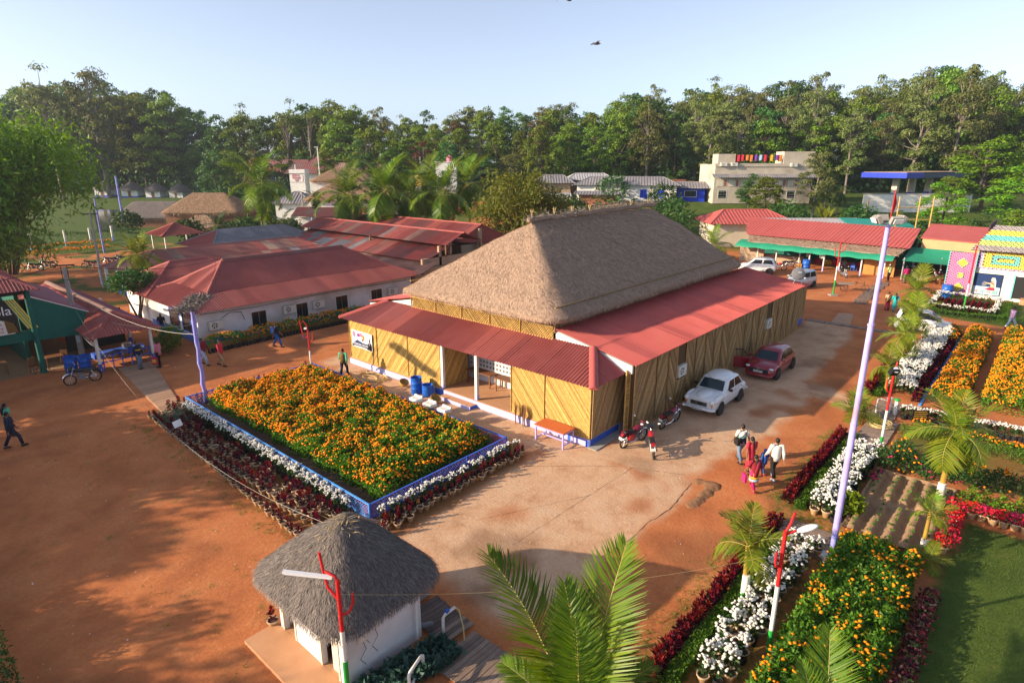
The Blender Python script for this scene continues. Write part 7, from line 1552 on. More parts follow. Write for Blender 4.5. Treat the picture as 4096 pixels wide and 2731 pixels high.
for i in range(ns_ + 1):
    a = i / ns_; y = 29.0 - a * 17.2; x = 75.0 - a * 1.3; aw.v += [(x + 2.0, y, 2.66), (x + .9, y, 2.42 + .05 * sin(i * .9)), (x, y, 2.14 + .06 * sin(i * 1.7)), (x - .03, y, 1.98 + .05 * sin(i * 1.3))]
for i in range(ns_):
    for k in range(3): aw.f.append((4 * i + k, 4 * i + 4 + k, 4 * i + 5 + k, 4 * i + 1 + k)); aw.m.append(0)
aw.build('awning', 'green_net', ST, smooth=180)
for x, y in ((76.0, 26.5), (75.8, 24.2), (76.6, 21.8), (75.2, 20.3), (75, 18.7), (76.6, 17.4), (74.6, 14.8), (74.6, 12.6)): p_ = MB().tube([(x, y, 0), (x, y, 2.2)], .08, 8).build('post', 'white_paint', ST); MB().tube([(x, y, 0), (x, y, .55)], .085, 8).build('post_foot', 'lavender', p_)
MB().bx(76.2, 76.3, 11.9, 14.9, 0, 1.9).build('ochre_board', 'ochre_board', ST); MB().bx(76.8, 76.9, 26, 29, 0, 2.3).build('tan_screen', 'tan_wall', ST); MB().bx(78, 79.2, 22, 27, 0, .9).build('counter', 'tan_wall', ST)
for i, (x, y, c) in enumerate(((81, 20.8, 'cl_red'), (81, 19.6, 'cl_yellow'), (81, 18.9, 'cl_red'), (80.6, 17.8, 'cl_red'), (80.6, 17.0, 'cl_red'), (80.8, 16.2, 'cl_red'), (79.5, 22.6, 'ochre_board'))):
    t = thing('bottle_crate', 'crate of bottles on the stall floor, number %s from the counter' % ('two', 'three', 'four', 'five', 'six', 'seven', 'one')[i], 'crate', (x, y, 0), 0, 'bottle crates at the stalls'); MB().bx(-.3, .3, -.38, .38, 0, .5).build('crate', c, t)
    for k in range(8): MB().lathe([(.05, .5), (.05, .62), (.02, .68)], 6, (-.2 + .13 * (k % 4), -.2 + .4 * (k // 4), 0)).build('bottle', 'wood', t)
barrel(74.5, 20.35, 1.25, .42, 'blue barrel standing before the stall posts', lid=True); barrel(67.9, 6.15, 1.15, .45, 'blue barrel standing against the pink woven panel', lid=True)
for i, (x, y) in enumerate(((74.1, 20.85), (74.0, 21.05))): t = thing('oil_can', ['yellow oil can stack beside the blue barrel', 'second yellow oil can stack by the blue barrel'][i], 'can', (x, y, 0)); MB().bx(-.16, .16, -.16, .16, 0, .75).build('can', 'ochre_board', t); MB().bx(-.17, .17, -.17, .17, .1, .4).build('label', 'cl_cream', t)
t = thing('plastic_chair', 'blue plastic chair under the green awning', 'chair', (77.6, 16.1, 0), 1.2); MB().bx(-.24, .24, -.24, .24, .42, .45).build('seat', 'royal_blue', t); MB().bx(-.24, .24, .2, .25, .45, .9).build('backrest', 'royal_blue', t)
for sx in (-.2, .2):
    for sy in (-.2, .2): MB().bx(sx - .025, sx + .025, sy - .025, sy + .025, 0, .42).build('leg', 'royal_blue', t)
t = thing('fan', 'round pedestal fan dish hanging on a stall post', 'fan', (75.0, 19.0, 1.75), R(-48)); MB().lathe([(.05, 0), (.3, .1), (.32, .1), (.06, .02)], 16, M=Matrix.Rotation(R(90), 3, 'X')).build('dish', 'ac_white', t); MB().bx(-.05, .05, 0, .1, -.3, 0).build('bracket', 'steel', t)
S2 = thing('canopy_shed', 'open shed with plain red roof, tan cloth and sagging green canopy', 'shed')
MB().prism([(80.3, 10.6, 3.9), (78.6, 3.6, 3.9), (84.5, 2.6, 5.0), (86, 10.6, 5.0)], (0, 0, .07)).build('roof_sheet', 'roof_bright', S2); MB().prism([(80.4, 10.4, 3.86), (78.8, 4.0, 3.86), (78.5, 4.0, 2.75), (80.0, 10.4, 2.75)], (.05, 0, 0)).build('cloth_wall', 'tan_cloth', S2)
cn = MB(); m_ = 14
for i in range(m_ + 1):
    for j in range(m_ + 1): a, b = i / m_, j / m_; cn.v.append((79.6 - 4.6 * b - .6 * a, 11.2 - 6.6 * a, 2.95 - .95 * b - .35 * sin(pi * a) * sin(pi * b)))
for i in range(m_):
    for j in range(m_): q = i * (m_ + 1) + j; cn.f.append((q, q + 1, q + m_ + 2, q + m_ + 1)); cn.m.append(0)
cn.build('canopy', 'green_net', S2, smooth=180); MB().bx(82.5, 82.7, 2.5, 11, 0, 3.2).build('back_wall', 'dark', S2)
for x, y in ((75.2, 11.0), (74.6, 4.9), (77.5, 8), (79.0, 10.7), (78.2, 6)): MB().tube([(x, y, 0), (x, y, 2.3)], .07, 6).build('post', 'zinc', S2)
for z in (.6, 1.2): MB().bar((80.5, 10.6, z), (79.2, 3, z), .05).build('rail', 'royal_blue', S2)
# woven panels: real crossing strips over a dark back
def weave(t, o3, du, w, h, m, nrm=(-1, 0, 0), sp=.16, up=(0, 0, 1), nm='woven_panel', shape=None):
    o3, du, up, nrm = V(o3), V(du), V(up), V(nrm); b = MB(); b.prism([o3, o3 + du * w, o3 + du * w + up * h, o3 + up * h], nrm * -.03); bk = b.build(nm, 'weave_back', t)
    s_ = MB(); k = 0; z = sp / 2
    while z < h:
        y = (k % 2) * sp * .9
        while y < w - .05: e = min(y + sp * 1.5, w); s_.bar(o3 + du * y + up * z + nrm * .015, o3 + du * e + up * z + nrm * .03, sp * .72, .01, up=nrm); y += sp * 1.8
        z += sp * .8; k += 1
    s_.build('strips', m, bk, kind='stuff'); return bk
def block(t, y0, y1, z0, z1, m, x, nm='woven_panel'): return weave(t, (x, y1, z0), (0, -1, 0), y1 - y0, z1 - z0, m, sp=.17, nm=nm)
WV = thing('woven_building', 'building with lilac and yellow woven upper walls and a mural', 'building')
wall_box(WV, 69.4, 80, -9, 4.45, 0, 2.75, 'white_paint', faces='swn'); block(WV, -9, 4.5, 2.72, 4.4, 'weave_lilac', 69.3)
for y0, y1, m, x, ins in ((.9, 4.1, 'weave_yellow', 69.25, 0), (1.5, 3.5, 'weave_teal', 69.2, .3), (1.9, 3.1, 'weave_yellow', 69.15, .55), (2.2, 2.8, 'weave_pink', 69.1, .72), (-3.8, -.3, 'weave_yellow', 69.25, 0), (-3.2, -.9, 'weave_teal', 69.2, .3)): block(WV, y0, y1, 2.85 + ins, 4.3 - ins, m, x)
PK = thing('pink_panel', 'tall pink woven screen with yellow diamonds', 'screen'); weave(PK, (69.0, 6.55, .05), (0, -1, 0), 2.0, 4.0, 'weave_pink', sp=.15)
for z, s_, r_ in ((3.1, .62, 45), (1.95, .42, 0), (.85, .62, 45)):
    du = V((0, -cos(R(r_)), sin(R(r_)))); up_ = V((0, sin(R(r_)), cos(R(r_)))); o3 = V((68.93, 5.5, z)) - du * s_ / 2 - up_ * s_ / 2; weave(PK, o3, du, s_, s_, 'weave_yellow', up=up_, sp=.11, nm='diamond')
    for k in range(4): c_ = [o3, o3 + du * s_, o3 + du * s_ + up_ * s_, o3 + up_ * s_]; MB().bar(c_[k], c_[(k + 1) % 4], .04).build('diamond_edge', 'weave_teal', PK)
for y in (6.58, 4.52): MB().bar((69.0, y, 0), (69.0, y, 4.1), .06).build('edge_pole', 'weave_teal', PK)
MR = thing('mural', 'navy and pale blue mural of a kneeling woman with Bengali lettering', 'mural', (69.36, 3.44, .38))
MB().bx(-.02, 0, -.98, .98, .72, 1.85).build('night_panel', 'mural_navy', MR); MB().bx(-.02, 0, -.98, .98, 0, .72).build('pale_panel', 'mural_blue', MR); b = MB()
for q in ((-.05, .0, -1.02, 1.02, -.05, 0), (-.05, 0, -1.02, 1.02, 1.85, 1.9), (-.05, 0, -1.02, -.98, 0, 1.85), (-.05, 0, .98, 1.02, 0, 1.85)): b.bx(*q)
b.build('frame', 'cl_black', MR)
def flat(pts, m, nm, d=-.026): MB().poly([(d, y, z) for y, z in pts]).build(nm, m, MR)
flat([(-.10, .42), (-.62, .42), (-.60, .62), (-.42, .74), (-.22, .70), (.10, .52)], 'cl_red', 'skirt'); flat([(-.28, .68), (-.52, .68), (-.56, 1.12), (-.40, 1.22), (-.22, 1.15)], 'cl_cream', 'torso', -.028); flat([(-.24, 1.26), (-.40, 1.22), (-.46, 1.42), (-.36, 1.52), (-.22, 1.46)], 'cl_cream', 'face', -.03); flat([(-.30, 1.44), (-.48, 1.20), (-.62, .62), (-.66, .65), (-.60, 1.3), (-.48, 1.58), (-.26, 1.56)], 'cl_white', 'veil', -.032); flat([(-.24, 1.08), (-.24, .96), (.12, 1.02), (.12, 1.1)], 'cl_cream', 'arm', -.034); flat([(.05, .80), (.32, .74), (.40, .95), (.26, 1.22), (.06, 1.14)], 'cl_grey', 'basket', -.027); flat([(-.28, 1.16), (-.54, 1.0), (-.54, .92), (-.26, 1.06)], 'cl_red', 'blouse', -.036)
for i, ch in enumerate(('ব', 'ন', 'ল', 'তা')): text(ch, .44, (-.03, .72 - i * .46, .22), FX, 'green_paint' if i % 2 else 'cl_orange', MR, .01)
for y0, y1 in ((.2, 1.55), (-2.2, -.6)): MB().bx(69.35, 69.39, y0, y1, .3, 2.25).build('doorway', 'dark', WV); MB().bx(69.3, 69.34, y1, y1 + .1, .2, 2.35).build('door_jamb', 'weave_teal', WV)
for k in range(8): MB().ell((69.36, -.18 + .12 * (k % 2), .7 + k * .18), (.01, .09, .05), 8, 5).build('painted_leaf', 'green_paint', WV)
MB().bx(68.2, 69.3, -1.2, .9, 0, .45).build('steps', 'porch_tile', WV); weave(WV, (68.0, -1.3, 0), (0, -1, 0), 4, 1.3, 'weave_pink', nm='low_screen')
rw = ('weave_grey', 'weave_green', 'weave_teal', 'weave_yellow')
for k in range(5):
    t0, t1 = k / 5, (k + 1) / 5; y0 = 5.2; up_ = V((3.2, -1.2, 2.0)).normalized(); weave(WV, V((68.7, 5.1, 4.35)) + V((3.2, -1.2, 2.0)) * t0, (0, -1, 0), 14 - 2 * t0, V((3.2, -1.2, 2.0)).length / 5 - .02, rw[k % 4] if k else 'weave_grey', up=up_, nrm=(-.55, 0, .85), sp=.2, nm='woven_roof')
MB().prism([(72, 4.4, 4.3), (80, 4.4, 4.3), (80, 4.4, 6.3), (73, 4.4, 6.3)], (0, -.1, 0)).build('gable', 'weave_back', WV)
DS = thing('satellite_dish', 'grey satellite dish on the far corner of the annex roof', 'satellite dish', (46.0, 13.0, 3.45), R(-55)); MB().lathe([(.02, 0), (.25, .03), (.46, .11), (.48, .12), (.47, .13), (.25, .05), (.02, .02)], 20, (0, -.1, .85), Matrix.Rotation(R(75), 3, 'X') @ Matrix.Diagonal((1, 1, -1))).build('dish', 'cl_grey', DS, smooth=60)
for q in (((-.35, 0, 0), (0, .05, .8)), ((.35, 0, 0), (0, .05, .8)), ((0, .4, 0), (0, .05, .8)), ((0, -.1, .5), (0, -.6, .75))): MB().tube(q, .018, 5).build('strut', 'steel', DS)
text('HD', .16, (0, -.24, .98), (R(75), 0, 0), 'plain_white', DS, .002)
# ---------------------------------------------------------------- far buildings: things turned square to the view (local X to the right, local Y away)
CZ = R(-48.85)
def far(name, label, cat, x, y, z=None, rz=CZ, group=None): return thing(name, label, cat, (x, y, zt(x, y) if z is None else z), rz, group)
HW = far('cottage', 'small white cottage with grey pyramid thatch beyond the pond, first of four', 'cottage', 59.3, 207.2, 2.0, group='row of thatched cottages')
MB().bx(-2.1, 2.1, -2, 2, .7, 2.8).build('wall', 'white_paint', HW); MB().bx(-2.12, 2.12, -2.02, 2.02, 0, .7).build('blue_base', 'royal_blue', HW); MB().bx(-.4, .4, -2.05, -2.03, .1, 2.1).build('door', 'wood', HW)
MB().lathe([(2.6, 2.35), (3.25, 2.3), (3.2, 2.5), (2.2, 3.3), (1.1, 4.1), (.1, 4.75)], 16).build('thatch', 'thatch_old', HW, smooth=60)
for i, (x, y, z) in enumerate(((64.2, 201.6, 1.75), (68.8, 196.3, 1.47), (73.3, 191.2, 1.2))): dup(HW, (x, y, z), CZ + U(-.2, .2), 'small white cottage with grey pyramid thatch beyond the pond, %s of four' % ('second', 'third', 'fourth')[i])
props(MB().poly([(53.4, 201.1, .5), (33.6, 125.8, .08), (38.4, 127.7, .08), (52.9, 157.1, .1), (70.8, 197, .5), (62.9, 209.4, .5)]).build('pond', 'water'), 'greenish pond in front of the cottages', kind='structure')
bk = MB(); bk.prism([(50, 205, 0), (78, 186, 0), (80, 190, 0), (54, 214, 0)], (0, 0, 1.3)); props(bk.build('embankment', 'plot_soil'), kind='structure')
def thouse(label, x, y, w, d, hw, hr, tm='thatch_old', wm='wood', hip=2.5, rz=CZ, z=None, rad=1.2, n=60, name='thatched_house', bl=3500, bm='straw_old'):
    t = far(name, label, 'house', x, y, z, rz); MB().bx(-w / 2 + .7, w / 2 - .7, -d / 2 + .7, d / 2 - .7, 0, hw + .3).build('wall', wm, t); thatch(-w / 2, w / 2, -d / 2, d / 2, hw, -w / 2 + hip, w / 2 - hip, 0, hr, tm, t, n=n, m=8, thick=.35, rad=rad, ns=.08, blades=bl, bmat=bm, blen=(.4, .9)); return t
thouse('long low house with dark thatch beside the pond', 45.6, 131, 14, 8, 1.9, 4.6); thouse('house with broad warm-brown thatch behind the red gazebo', 48.0, 112.5, 14, 9, 3.7, 6.7, 'thatch_warm', hip=4, bm='straw'); thouse('low thatched porch under the broad brown thatch', 44.6, 108.2, 7, 5, 1.6, 3.3, 'thatch_warm', hip=2.2, bm='straw')
RH = thouse('white two-storey house with brown thatch, upper tier', 69.0, 101.5, 12, 9, 8.7, 10.9, 'thatch_warm', 'white_paint', 4, z=0, name='thatched_house', bm='straw'); R2 = thouse('white house with the broad brown thatch below the upper tier', 64.5, 94.5, 13.5, 10, 5.9, 9.2, 'thatch_warm', 'white_paint', 5, z=0, bm='straw')
slope([(-8, -8, 3.2), (5.5, -8, 3.2), (5.5, -4.2, 4.5), (-8, -4.2, 4.5)], 'roof_old', R2, join=True); slope([(5.6, -7.5, 3.4), (11, -5.5, 3.4), (10, -2, 4.6), (5.6, -4.0, 4.6)], 'roof_grey', R2, join=True)
MB().bx(-7, 5, -7, -4.2, 0, 3.0).build('porch', 'white_paint', R2); MB().bx(-1, 0, -7.05, -7.01, .2, 2.3).build('door', 'wood', R2)
for x in (-7.5, -4.5, -1.6, 1.4, 4.6): MB().tube([(x, -7.8, 0), (x, -7.8, 3.2)], .12, 8).build('post', 'lavender', R2)
SG = far('sign_tower', 'white tower block with red Bengali lettering and an arrow', 'tower', 66.2, 114.3, 0); MB().bx(-1.45, 1.45, 0, 2.8, 0, 10.3).build('wall', 'white_paint', SG); MB().bx(-1.55, 1.55, -.1, 2.9, 9.7, 10.45).build('parapet', 'white_paint', SG)
for z in (8.0, 9.6): MB().bx(-1.47, 1.47, -.03, -.005, z - .03, z + .03).build('ruled_line', 'ink', SG)
for s_, z, x, sz in (('মিহলা', 9.25, -.3, .62), ('বাথরুম', 8.78, -.2, .6), ('নীেচ', 8.3, -.15, .42)): text(s_, sz, (x, -.03, z), (R(90), 0, 0), 'cl_red', SG, .01)
b = MB(); b.bx(1.1, 1.16, -.03, -.01, 8.3, 9.35); b.poly([(1.0, -.02, 8.4), (1.26, -.02, 8.4), (1.13, -.02, 8.15)]); b.build('arrow', 'cl_red', SG); MB().tube([(-.6, 1, 10.4), (-.6, 1, 11.4)], .07, 6).build('vent_pipe', 'white_paint', SG)
def block_house(label, x, y, w, d, h, ze, zr, rm, wm='white_paint', name='house', hip=2., z=0, nw=0, fl=1, cat='house', faces='sew', rz=CZ, glass='glass_blue'):
    t = far(name, label, cat, x, y, z, rz); wall_box(t, -w / 2, w / 2, -d / 2, d / 2, 0, h, wm, faces='swe', th=.3)
    if rm: hiproof(-w / 2 - .8, w / 2 + .8, -d / 2 - .8, d / 2 + .8, ze, zr, rm, t, 'x', hip, faces, join=True, pitch=.5, amp=.05)
    for f in range(fl):
        for i in range(nw): a = -w / 2 + w * (i + .3) / nw; window(t, a, a + w / nw * .4, h * (f + .35) / fl, h * (f + .75) / fl, -d / 2, 'y', -1, 2, glass)
    return t
block_house('long two-storey house with dull red roof far behind the palms', 77.9, 139, 11, 8, 9.6, 9.6, 12.3, 'roof_old', 'petrol_navy', hip=1, nw=6, fl=3); block_house('white house with stepped red roof right of the sign tower', 79, 128, 10, 7, 9.4, 9.4, 11.8, 'roof_old', hip=1, nw=0); block_house('long house with ribbed brown roof behind the white thatched house', 85.5, 118, 12, 7, 9.2, 9.2, 11.6, 'roof_brown', 'tan_wall', hip=.5); block_house('small red-roofed house before the forest', 83.5, 131, 6, 6, 11, 11.4, 13.2, 'roof_old', hip=2)
block_house('white pavilion with lilac-grey tent roof left of the thatched house', 58.5, 101.5, 6, 6, 5.0, 5.0, 6.9, 'roof_grey', hip=3.4)
TB = block_house('white water-tank building behind the coconut palms', 89.5, 96, 4.2, 4, 6.6, 0, 0, None, z=5.2, nw=1); MB().bx(-2.2, 2.2, -2.1, 2.1, 6.6, 6.75).build('roof_slab', 'white_paint', TB)
tk = thing('water_tank', 'pink water tank on the white building', 'water tank', (89.9, 95.6, 11.95), 0); MB().lathe([(.55, 0), (.6, .15), (.6, .9), (.45, 1.05), (.2, 1.15)], 16).build('shell', 'pink_tank', tk, smooth=50); MB().lathe([(.2, 1.15), (.2, 1.22)], 12).build('lid', 'pink_tank', tk)
tk = thing('water_tank', 'yellow water tank behind the coconut palms', 'water tank', (80.5, 93.5, 7.4)); MB().lathe([(1.3, 0), (1.35, .3), (1.35, 2.0), (1.0, 2.3)], 18).build('shell', 'yellow_tank', tk, smooth=50); MB().lathe([(1.0, 2.3), (.3, 2.45)], 16).build('lid', 'yellow_tank', tk); MB().bx(-1, 1, -1, 1, -7, 0).build('stand', 'concrete_grey', tk)
RZ = atan2(-14.4, 8.6)
BSH = block_house('long white shed with lilac-grey roof and blue doors', 100.9, 60.3, 17.5, 7, 2.9, 2.7, 4.1, 'roof_grey', z=5.2, rz=RZ, hip=3, nw=0, cat='shed', name='white_shed')
for a in (2.5, 5.4): window(BSH, a, a + 1.3, .5, 2.0, -3.5, 'y', -1, 2, 'petrol_blue', 'white_paint')
for i, (a, z, l) in enumerate(((-5.0, 1.7, 'left'), (-1.4, 1.6, 'middle'), (4.2, 1.3, 'right'))): p = BSH.matrix_basis @ V((a, -3.9, z)); acunit('air_conditioner', p, RZ, 'air conditioner on the long white shed, %s one' % l, 1.1)
block_house('blue-gabled annex at the end of the long white shed', 107.5, 51.0, 5, 5, 2.6, 2.4, 3.4, 'roof_grey', 'petrol_blue', z=5.0, rz=RZ, hip=.3, nw=1, cat='shed'); block_house('tan hut with grey tin roof left of the white shed', 93.5, 71.5, 6, 5, 3.0, 3.0, 4.4, 'roof_grey', 'tan_wall', z=5.2, hip=2); block_house('hut with greenish tin roof behind the white shed', 101, 68.5, 8, 5, 3.4, 3.4, 4.6, 'zinc', 'tan_wall', z=5.2, hip=2); block_house('low brick outhouse in front of the white shed', 92, 60.5, 6.5, 2.5, 1.9, 1.9, 2.4, 'roof_grey', 'brick_red', z=4.6, rz=RZ, hip=.2)
block_house('grey tin fence hut behind the bamboo clump', 85.5, 68, 9, 2, 1.8, 1.8, 2.5, 'zinc', 'zinc', z=4.2, hip=.2)
LB = block_house('stained cream two-storey building with washing on its roof', 114.5, 42.2, 17, 9, 6.6, 0, 0, None, 'stained_wall', z=4.9, rz=atan2(-13, 11.5), nw=0, cat='building', name='apartment_block')
slope([(-9, -5.6, 4.4), (9, -5.6, 4.4), (9, -4.5, 5.0), (-9, -4.5, 5.0)], 'roof_grey', LB, join=True, pitch=.4, amp=.05); MB().bx(3.2, 8.5, -4.4, -1, 6.6, 8.7).build('stair_tower', 'stained_wall', LB); MB().bx(-8, -5, -4, -1, 6.6, 8.3).build('stair_tower', 'stained_wall', LB); MB().bx(-8.6, 8.6, -4.62, -4.51, 6.2, 6.75).build('parapet', 'stained_wall', LB)
for i in range(8): a = -8 + i * 2.05; MB().bx(a, a + 1.1, -4.56, -4.515, 2.9, 4.1).build('balcony_opening', 'cream_wall', LB); window(LB, a + 1.25, a + 1.75, 2.9, 4.0, -4.5, 'y', -1, 1, 'brick_red')
for i in range(4): window(LB, -7.6 + i * 4, -6.2 + i * 4, .9, 2.2, -4.5, 'y', -1, 3, 'glass_dark', 'white_paint', 3)
LM = LB.matrix_basis
for i, (a, c) in enumerate(((-4.6, 'cl_red'), (-3.9, 'cl_red'), (-3.1, 'cl_orange'), (-2.4, 'cl_orange'), (-1.6, 'cl_purple'), (-.8, 'cl_paleblue'), (.0, 'cl_red'), (1.1, 'cl_yellow'), (2.0, 'cl_purple'), (2.6, 'cl_orange'))):
    t = thing('washing', '%s cloth hung on the roof line of the stained building, %s from the left' % ({'cl_red': 'red', 'cl_orange': 'orange', 'cl_purple': 'purple', 'cl_paleblue': 'pale blue', 'cl_yellow': 'yellow'}[c], ('first', 'second', 'third', 'fourth', 'fifth', 'sixth', 'seventh', 'eighth', 'ninth', 'last')[i]), 'laundry', LM @ V((a, -4.3, 6.8)), LB.rotation_euler[2]); b = MB()
    for k in range(5): b.v += [(k * .17 - .34, .05 * sin(k * 1.5), 1.35), (k * .17 - .34, .12 * sin(k * 1.9), .25 + .1 * (i % 3))]
    for k in range(4): b.f.append((2 * k, 2 * k + 2, 2 * k + 3, 2 * k + 1)); b.m.append(0)
    b.build('cloth', c, t)
MB().bx(-5, 3.2, -4.25, -4.2, 8.1, 8.14).build('washing_line', 'wire', LB)
for i, (a, z) in enumerate(((-7.2, 6.3), (-5.4, 6.3), (4.9, 6.2))): acunit('air_conditioner', LM @ V((a, -4.95, z)), LB.rotation_euler[2], 'air conditioner on the stained building parapet, %s one' % ('left', 'second', 'right')[i], 1.1)
PC = far('petrol_canopy', 'petrol station canopy with blue and navy fascia', 'canopy', 140, 21, 5.2, atan2(-8, 24)); MB().bx(-11, 12, -4, 4, 3.9, 4.75).build('fascia', 'petrol_navy', PC); MB().bx(-11.05, -5.5, -4.05, 4.05, 3.95, 4.85).build('fascia_end', 'petrol_blue', PC); MB().bx(-10.8, 11.8, -3.8, 3.8, 4.86, 4.92).build('deck', 'tan_wall', PC)
for x in (-6.5, -1, 5): MB().bx(x - .4, x + .4, -.5, .5, 0, 3.9).build('column', 'cream_wall', PC); MB().bx(x - .8, x + .8, -.5, .5, 0, 1.2).build('pump', 'petrol_blue', PC)
t = far('boundary_wall', 'white compound wall below the petrol station', 'wall', 121, 20, 3.6, atan2(-8.7, 7.6)); MB().bx(-6, 12, -.15, .15, 0, 3.1).build('wall', 'white_paint', t); MB().bx(-6.1, 12.1, -.2, .2, 3.1, 3.25).build('coping', 'concrete_grey', t)
block_house('low red hip-roofed house behind the stalls', 90.5, 34.0, 11, 7, 3.6, 3.6, 5.3, 'roof_bright', 'cream_wall', z=0, hip=3.2); block_house('tin-roofed hut behind the stalls', 91.5, 26.0, 13, 4, 3.9, 3.9, 4.4, 'zinc', 'tan_wall', z=0, hip=.2)
t = far('tarpaulin', 'teal tarpaulin shelter behind the stall roof', 'shelter', 95, 18.0, 0); MB().prism([(-4, -2, 3.6), (5, -2, 3.3), (5, 2, 4.2), (-4, 2, 4.5)], (0, 0, .05)).build('sheet', 'teal_net', t); 
for x in (-3.5, 0, 4.5): MB().tube([(x, -1.9, 0), (x, -1.9, 3.5)], .06, 6).build('pole', 'bamboo_pole', t)
t = far('bamboo_scaffold', 'bamboo scaffold standing behind the mast', 'scaffold', 96, 14.5, 0)
for x in (-1.5, 1.2, 3.0): MB().tube([(x, 0, 0), (x, 0, 7.6)], .09, 6).build('pole', 'bamboo_pole', t)
for z in (4.6, 6.2): MB().tube([(-1.8, 0, z), (3.3, 0, z)], .07, 6).build('crossbar', 'bamboo_pole', t)
TR = far('lorry', 'red lorry passing beyond the long white shed', 'lorry', 119, 60, 5.4); MB().bx(-3.2, 2.2, -1.2, 1.2, .9, 3.0).build('load_bed', 'brick_red', TR); MB().bx(2.3, 3.9, -1.1, 1.1, .7, 2.7).build('cab', 'brick_red', TR); MB().bx(3.91, 3.93, -.9, .9, 1.7, 2.5).build('windscreen', 'glass_dark', TR)
for x in (-2.4, -1.2, 3.0): MB().lathe([(.5, -.15), (.5, .15)], 14, (x, -1.1, .5), Matrix.Rotation(R(90), 3, 'X')).build('wheel', 'rubber', TR)
for x, y, h, l in ((69.1, 110.9, 14.6, 'tall thin lamp pole beside the sign tower'), (86.4, 113.9, 11.5, 'thin lamp pole before the forest, middle'), (92.1, 107.3, 8.6, 'thin lamp pole left of the tank building')): t = far('lamp_pole', l, 'lamp post', x, y); MB().tube([(0, 0, 0), (0, 0, h)], .1, 6).build('shaft', 'white_paint', t); MB().bx(-.6, .2, -.1, .1, h - .1, h).build('lamp_arm', 'white_paint', t)
upole('grey utility pole before the thatched white house', 57, 97.5, 7.0); upole('second utility pole before the thatched white house', 63.5, 92.3, 7.0); upole('wooden pole beside the banana plants', 108.5, 22, 6.5, 'palm_trunk', .2)
# birds
for i, (p, a, l) in enumerate((((25.1, 16.9, 17.03), .3, 'dark bird gliding above the thatched hall'), ((17.9, 13.2, 17.02), 1.0, 'dark bird at the top picture edge'))):
    t = thing('bird', l, 'bird', p, CZ + a); b = MB(); b.tube([(-.19, 0, .0), (-.08, 0, .01), (.06, 0, .02), (.15, 0, .03), (.21, 0, .03)], [.012, .045, .05, .03, .008], 8); b.poly([(-.17, -.02, 0), (-.17, .02, 0), (-.30, .05, -.01), (-.30, -.05, -.01)])
    for s_ in (-1, 1): b.add([(.08, s_ * .03, .03), (-.05, s_ * .03, .02), (-.06, s_ * .2, .10), (.09, s_ * .2, .12), (-.12, s_ * .40, .02), (-.02, s_ * .42, .04)], [(0, 1, 2, 3), (3, 2, 4, 5)])
    b.build('body', 'cl_grey', t, smooth=60)
# ---------------------------------------------------------------- trees
def tree_proto(kind, seed, h=18., cr=4.6, base=.06, m='lf_sal', nclump=68, leaves=100, ls=.5, cs=1.45, bark='bark', sparse=False, stems=1):
    """trunk mesh with limbs and a crown of leaf clumps; returns meshes for a tree of height h"""
    rg = np.random.default_rng(seed); r2 = random.Random(seed); cz = h * (base + 1) / 2; rz = h * (1 - base) / 2
    C = []
    for i in range(nclump):
        d = unit(rg.normal(size=(1, 3)))[0]; d[2] = d[2] * 1.0 + .08; q = r2.uniform(.55, 1.0)
        prof = (1 - .35 * max(0, d[2])); C.append(np.array([d[0] * cr * q * prof, d[1] * cr * q * prof, cz + d[2] * rz * q * .92]))
    tb = MB()
    for s_ in range(stems):
        ox, oy = (0, 0) if stems == 1 else (r2.uniform(-.8, .8), r2.uniform(-.8, .8)); lx, ly = r2.uniform(-.8, .8), r2.uniform(-.8, .8)
        tb.tube([(ox, oy, -.5), (ox + lx * .3, oy + ly * .3, h * .3), (lx, ly, h * .62), (lx * 1.3, ly * 1.2, h * .86)], [h * .016, h * .012, h * .008, .03], 7)
        for k in range(s_, len(C)):
            if k % 3 and C[k][2] < h * .72: continue
            c = C[k]; z0 = min(max(h * .3, c[2] - r2.uniform(2, 4.5)), h * .8); f = z0 / h; p0 = V((lx * f * 1.4, ly * f * 1.4, z0)); p1 = V(c); tb.tube([p0, p0.lerp(p1, .5) + V((0, 0, -.3)), p1], [h * .0045, h * .003, .02], 5)
    T = tb.mesh('trunk', bark, 60); nb = NB()
    for c in C:
        n = int(leaves * r2.uniform(.6, 1.3)); s_ = cs * r2.uniform(.65, 1.25); o = unit(rg.normal(size=(n, 3))); o[:, 2] = np.abs(o[:, 2]) * 1.1 - .35; P = c + o * (rg.random((n, 1)) ** .5) * [s_, s_, s_ * .72]
        nrm = unit(o + unit(rg.normal(size=(n, 3))) * .8 + np.array([0, 0, .4])); d = unit(np.cross(nrm, rg.normal(size=(n, 3)))); d[:, 2] -= .25 if not sparse else .7
        nb.leaves(P, d, nrm, rg.uniform(ls * .6, ls * 1.3, n), rg.uniform(ls * .4, ls * .75, n) * (.55 if sparse else 1), .12)
    return T, nb.mesh('crown', m)
PT_ = dict(sal=[tree_proto('s', k, m='lf_sal', cr=4.4 + .4 * k) for k in range(3)], deep=[tree_proto('d', 10 + k, m='lf_deep', cr=4.8, nclump=70) for k in range(2)],
           euc=[tree_proto('e', 20 + k, m='lf_euc', cr=3.8, base=.12, nclump=56, leaves=95, ls=.55, cs=1.25, bark='bark_pale', sparse=True) for k in range(3)], olive=[tree_proto('o', 30, m='lf_olive', cr=4.0, nclump=42)], rust=[tree_proto('r', 40, m='lf_rust', cr=3.8, nclump=34, leaves=60, bark='bark_pale')],
           bright=[tree_proto('b', 50, m='lf_bright', cr=4.8, nclump=50)], bare=[tree_proto('n', 60, m='lf_rust', cr=3.2, nclump=16, leaves=5, ls=.3, bark='bark_pale')])
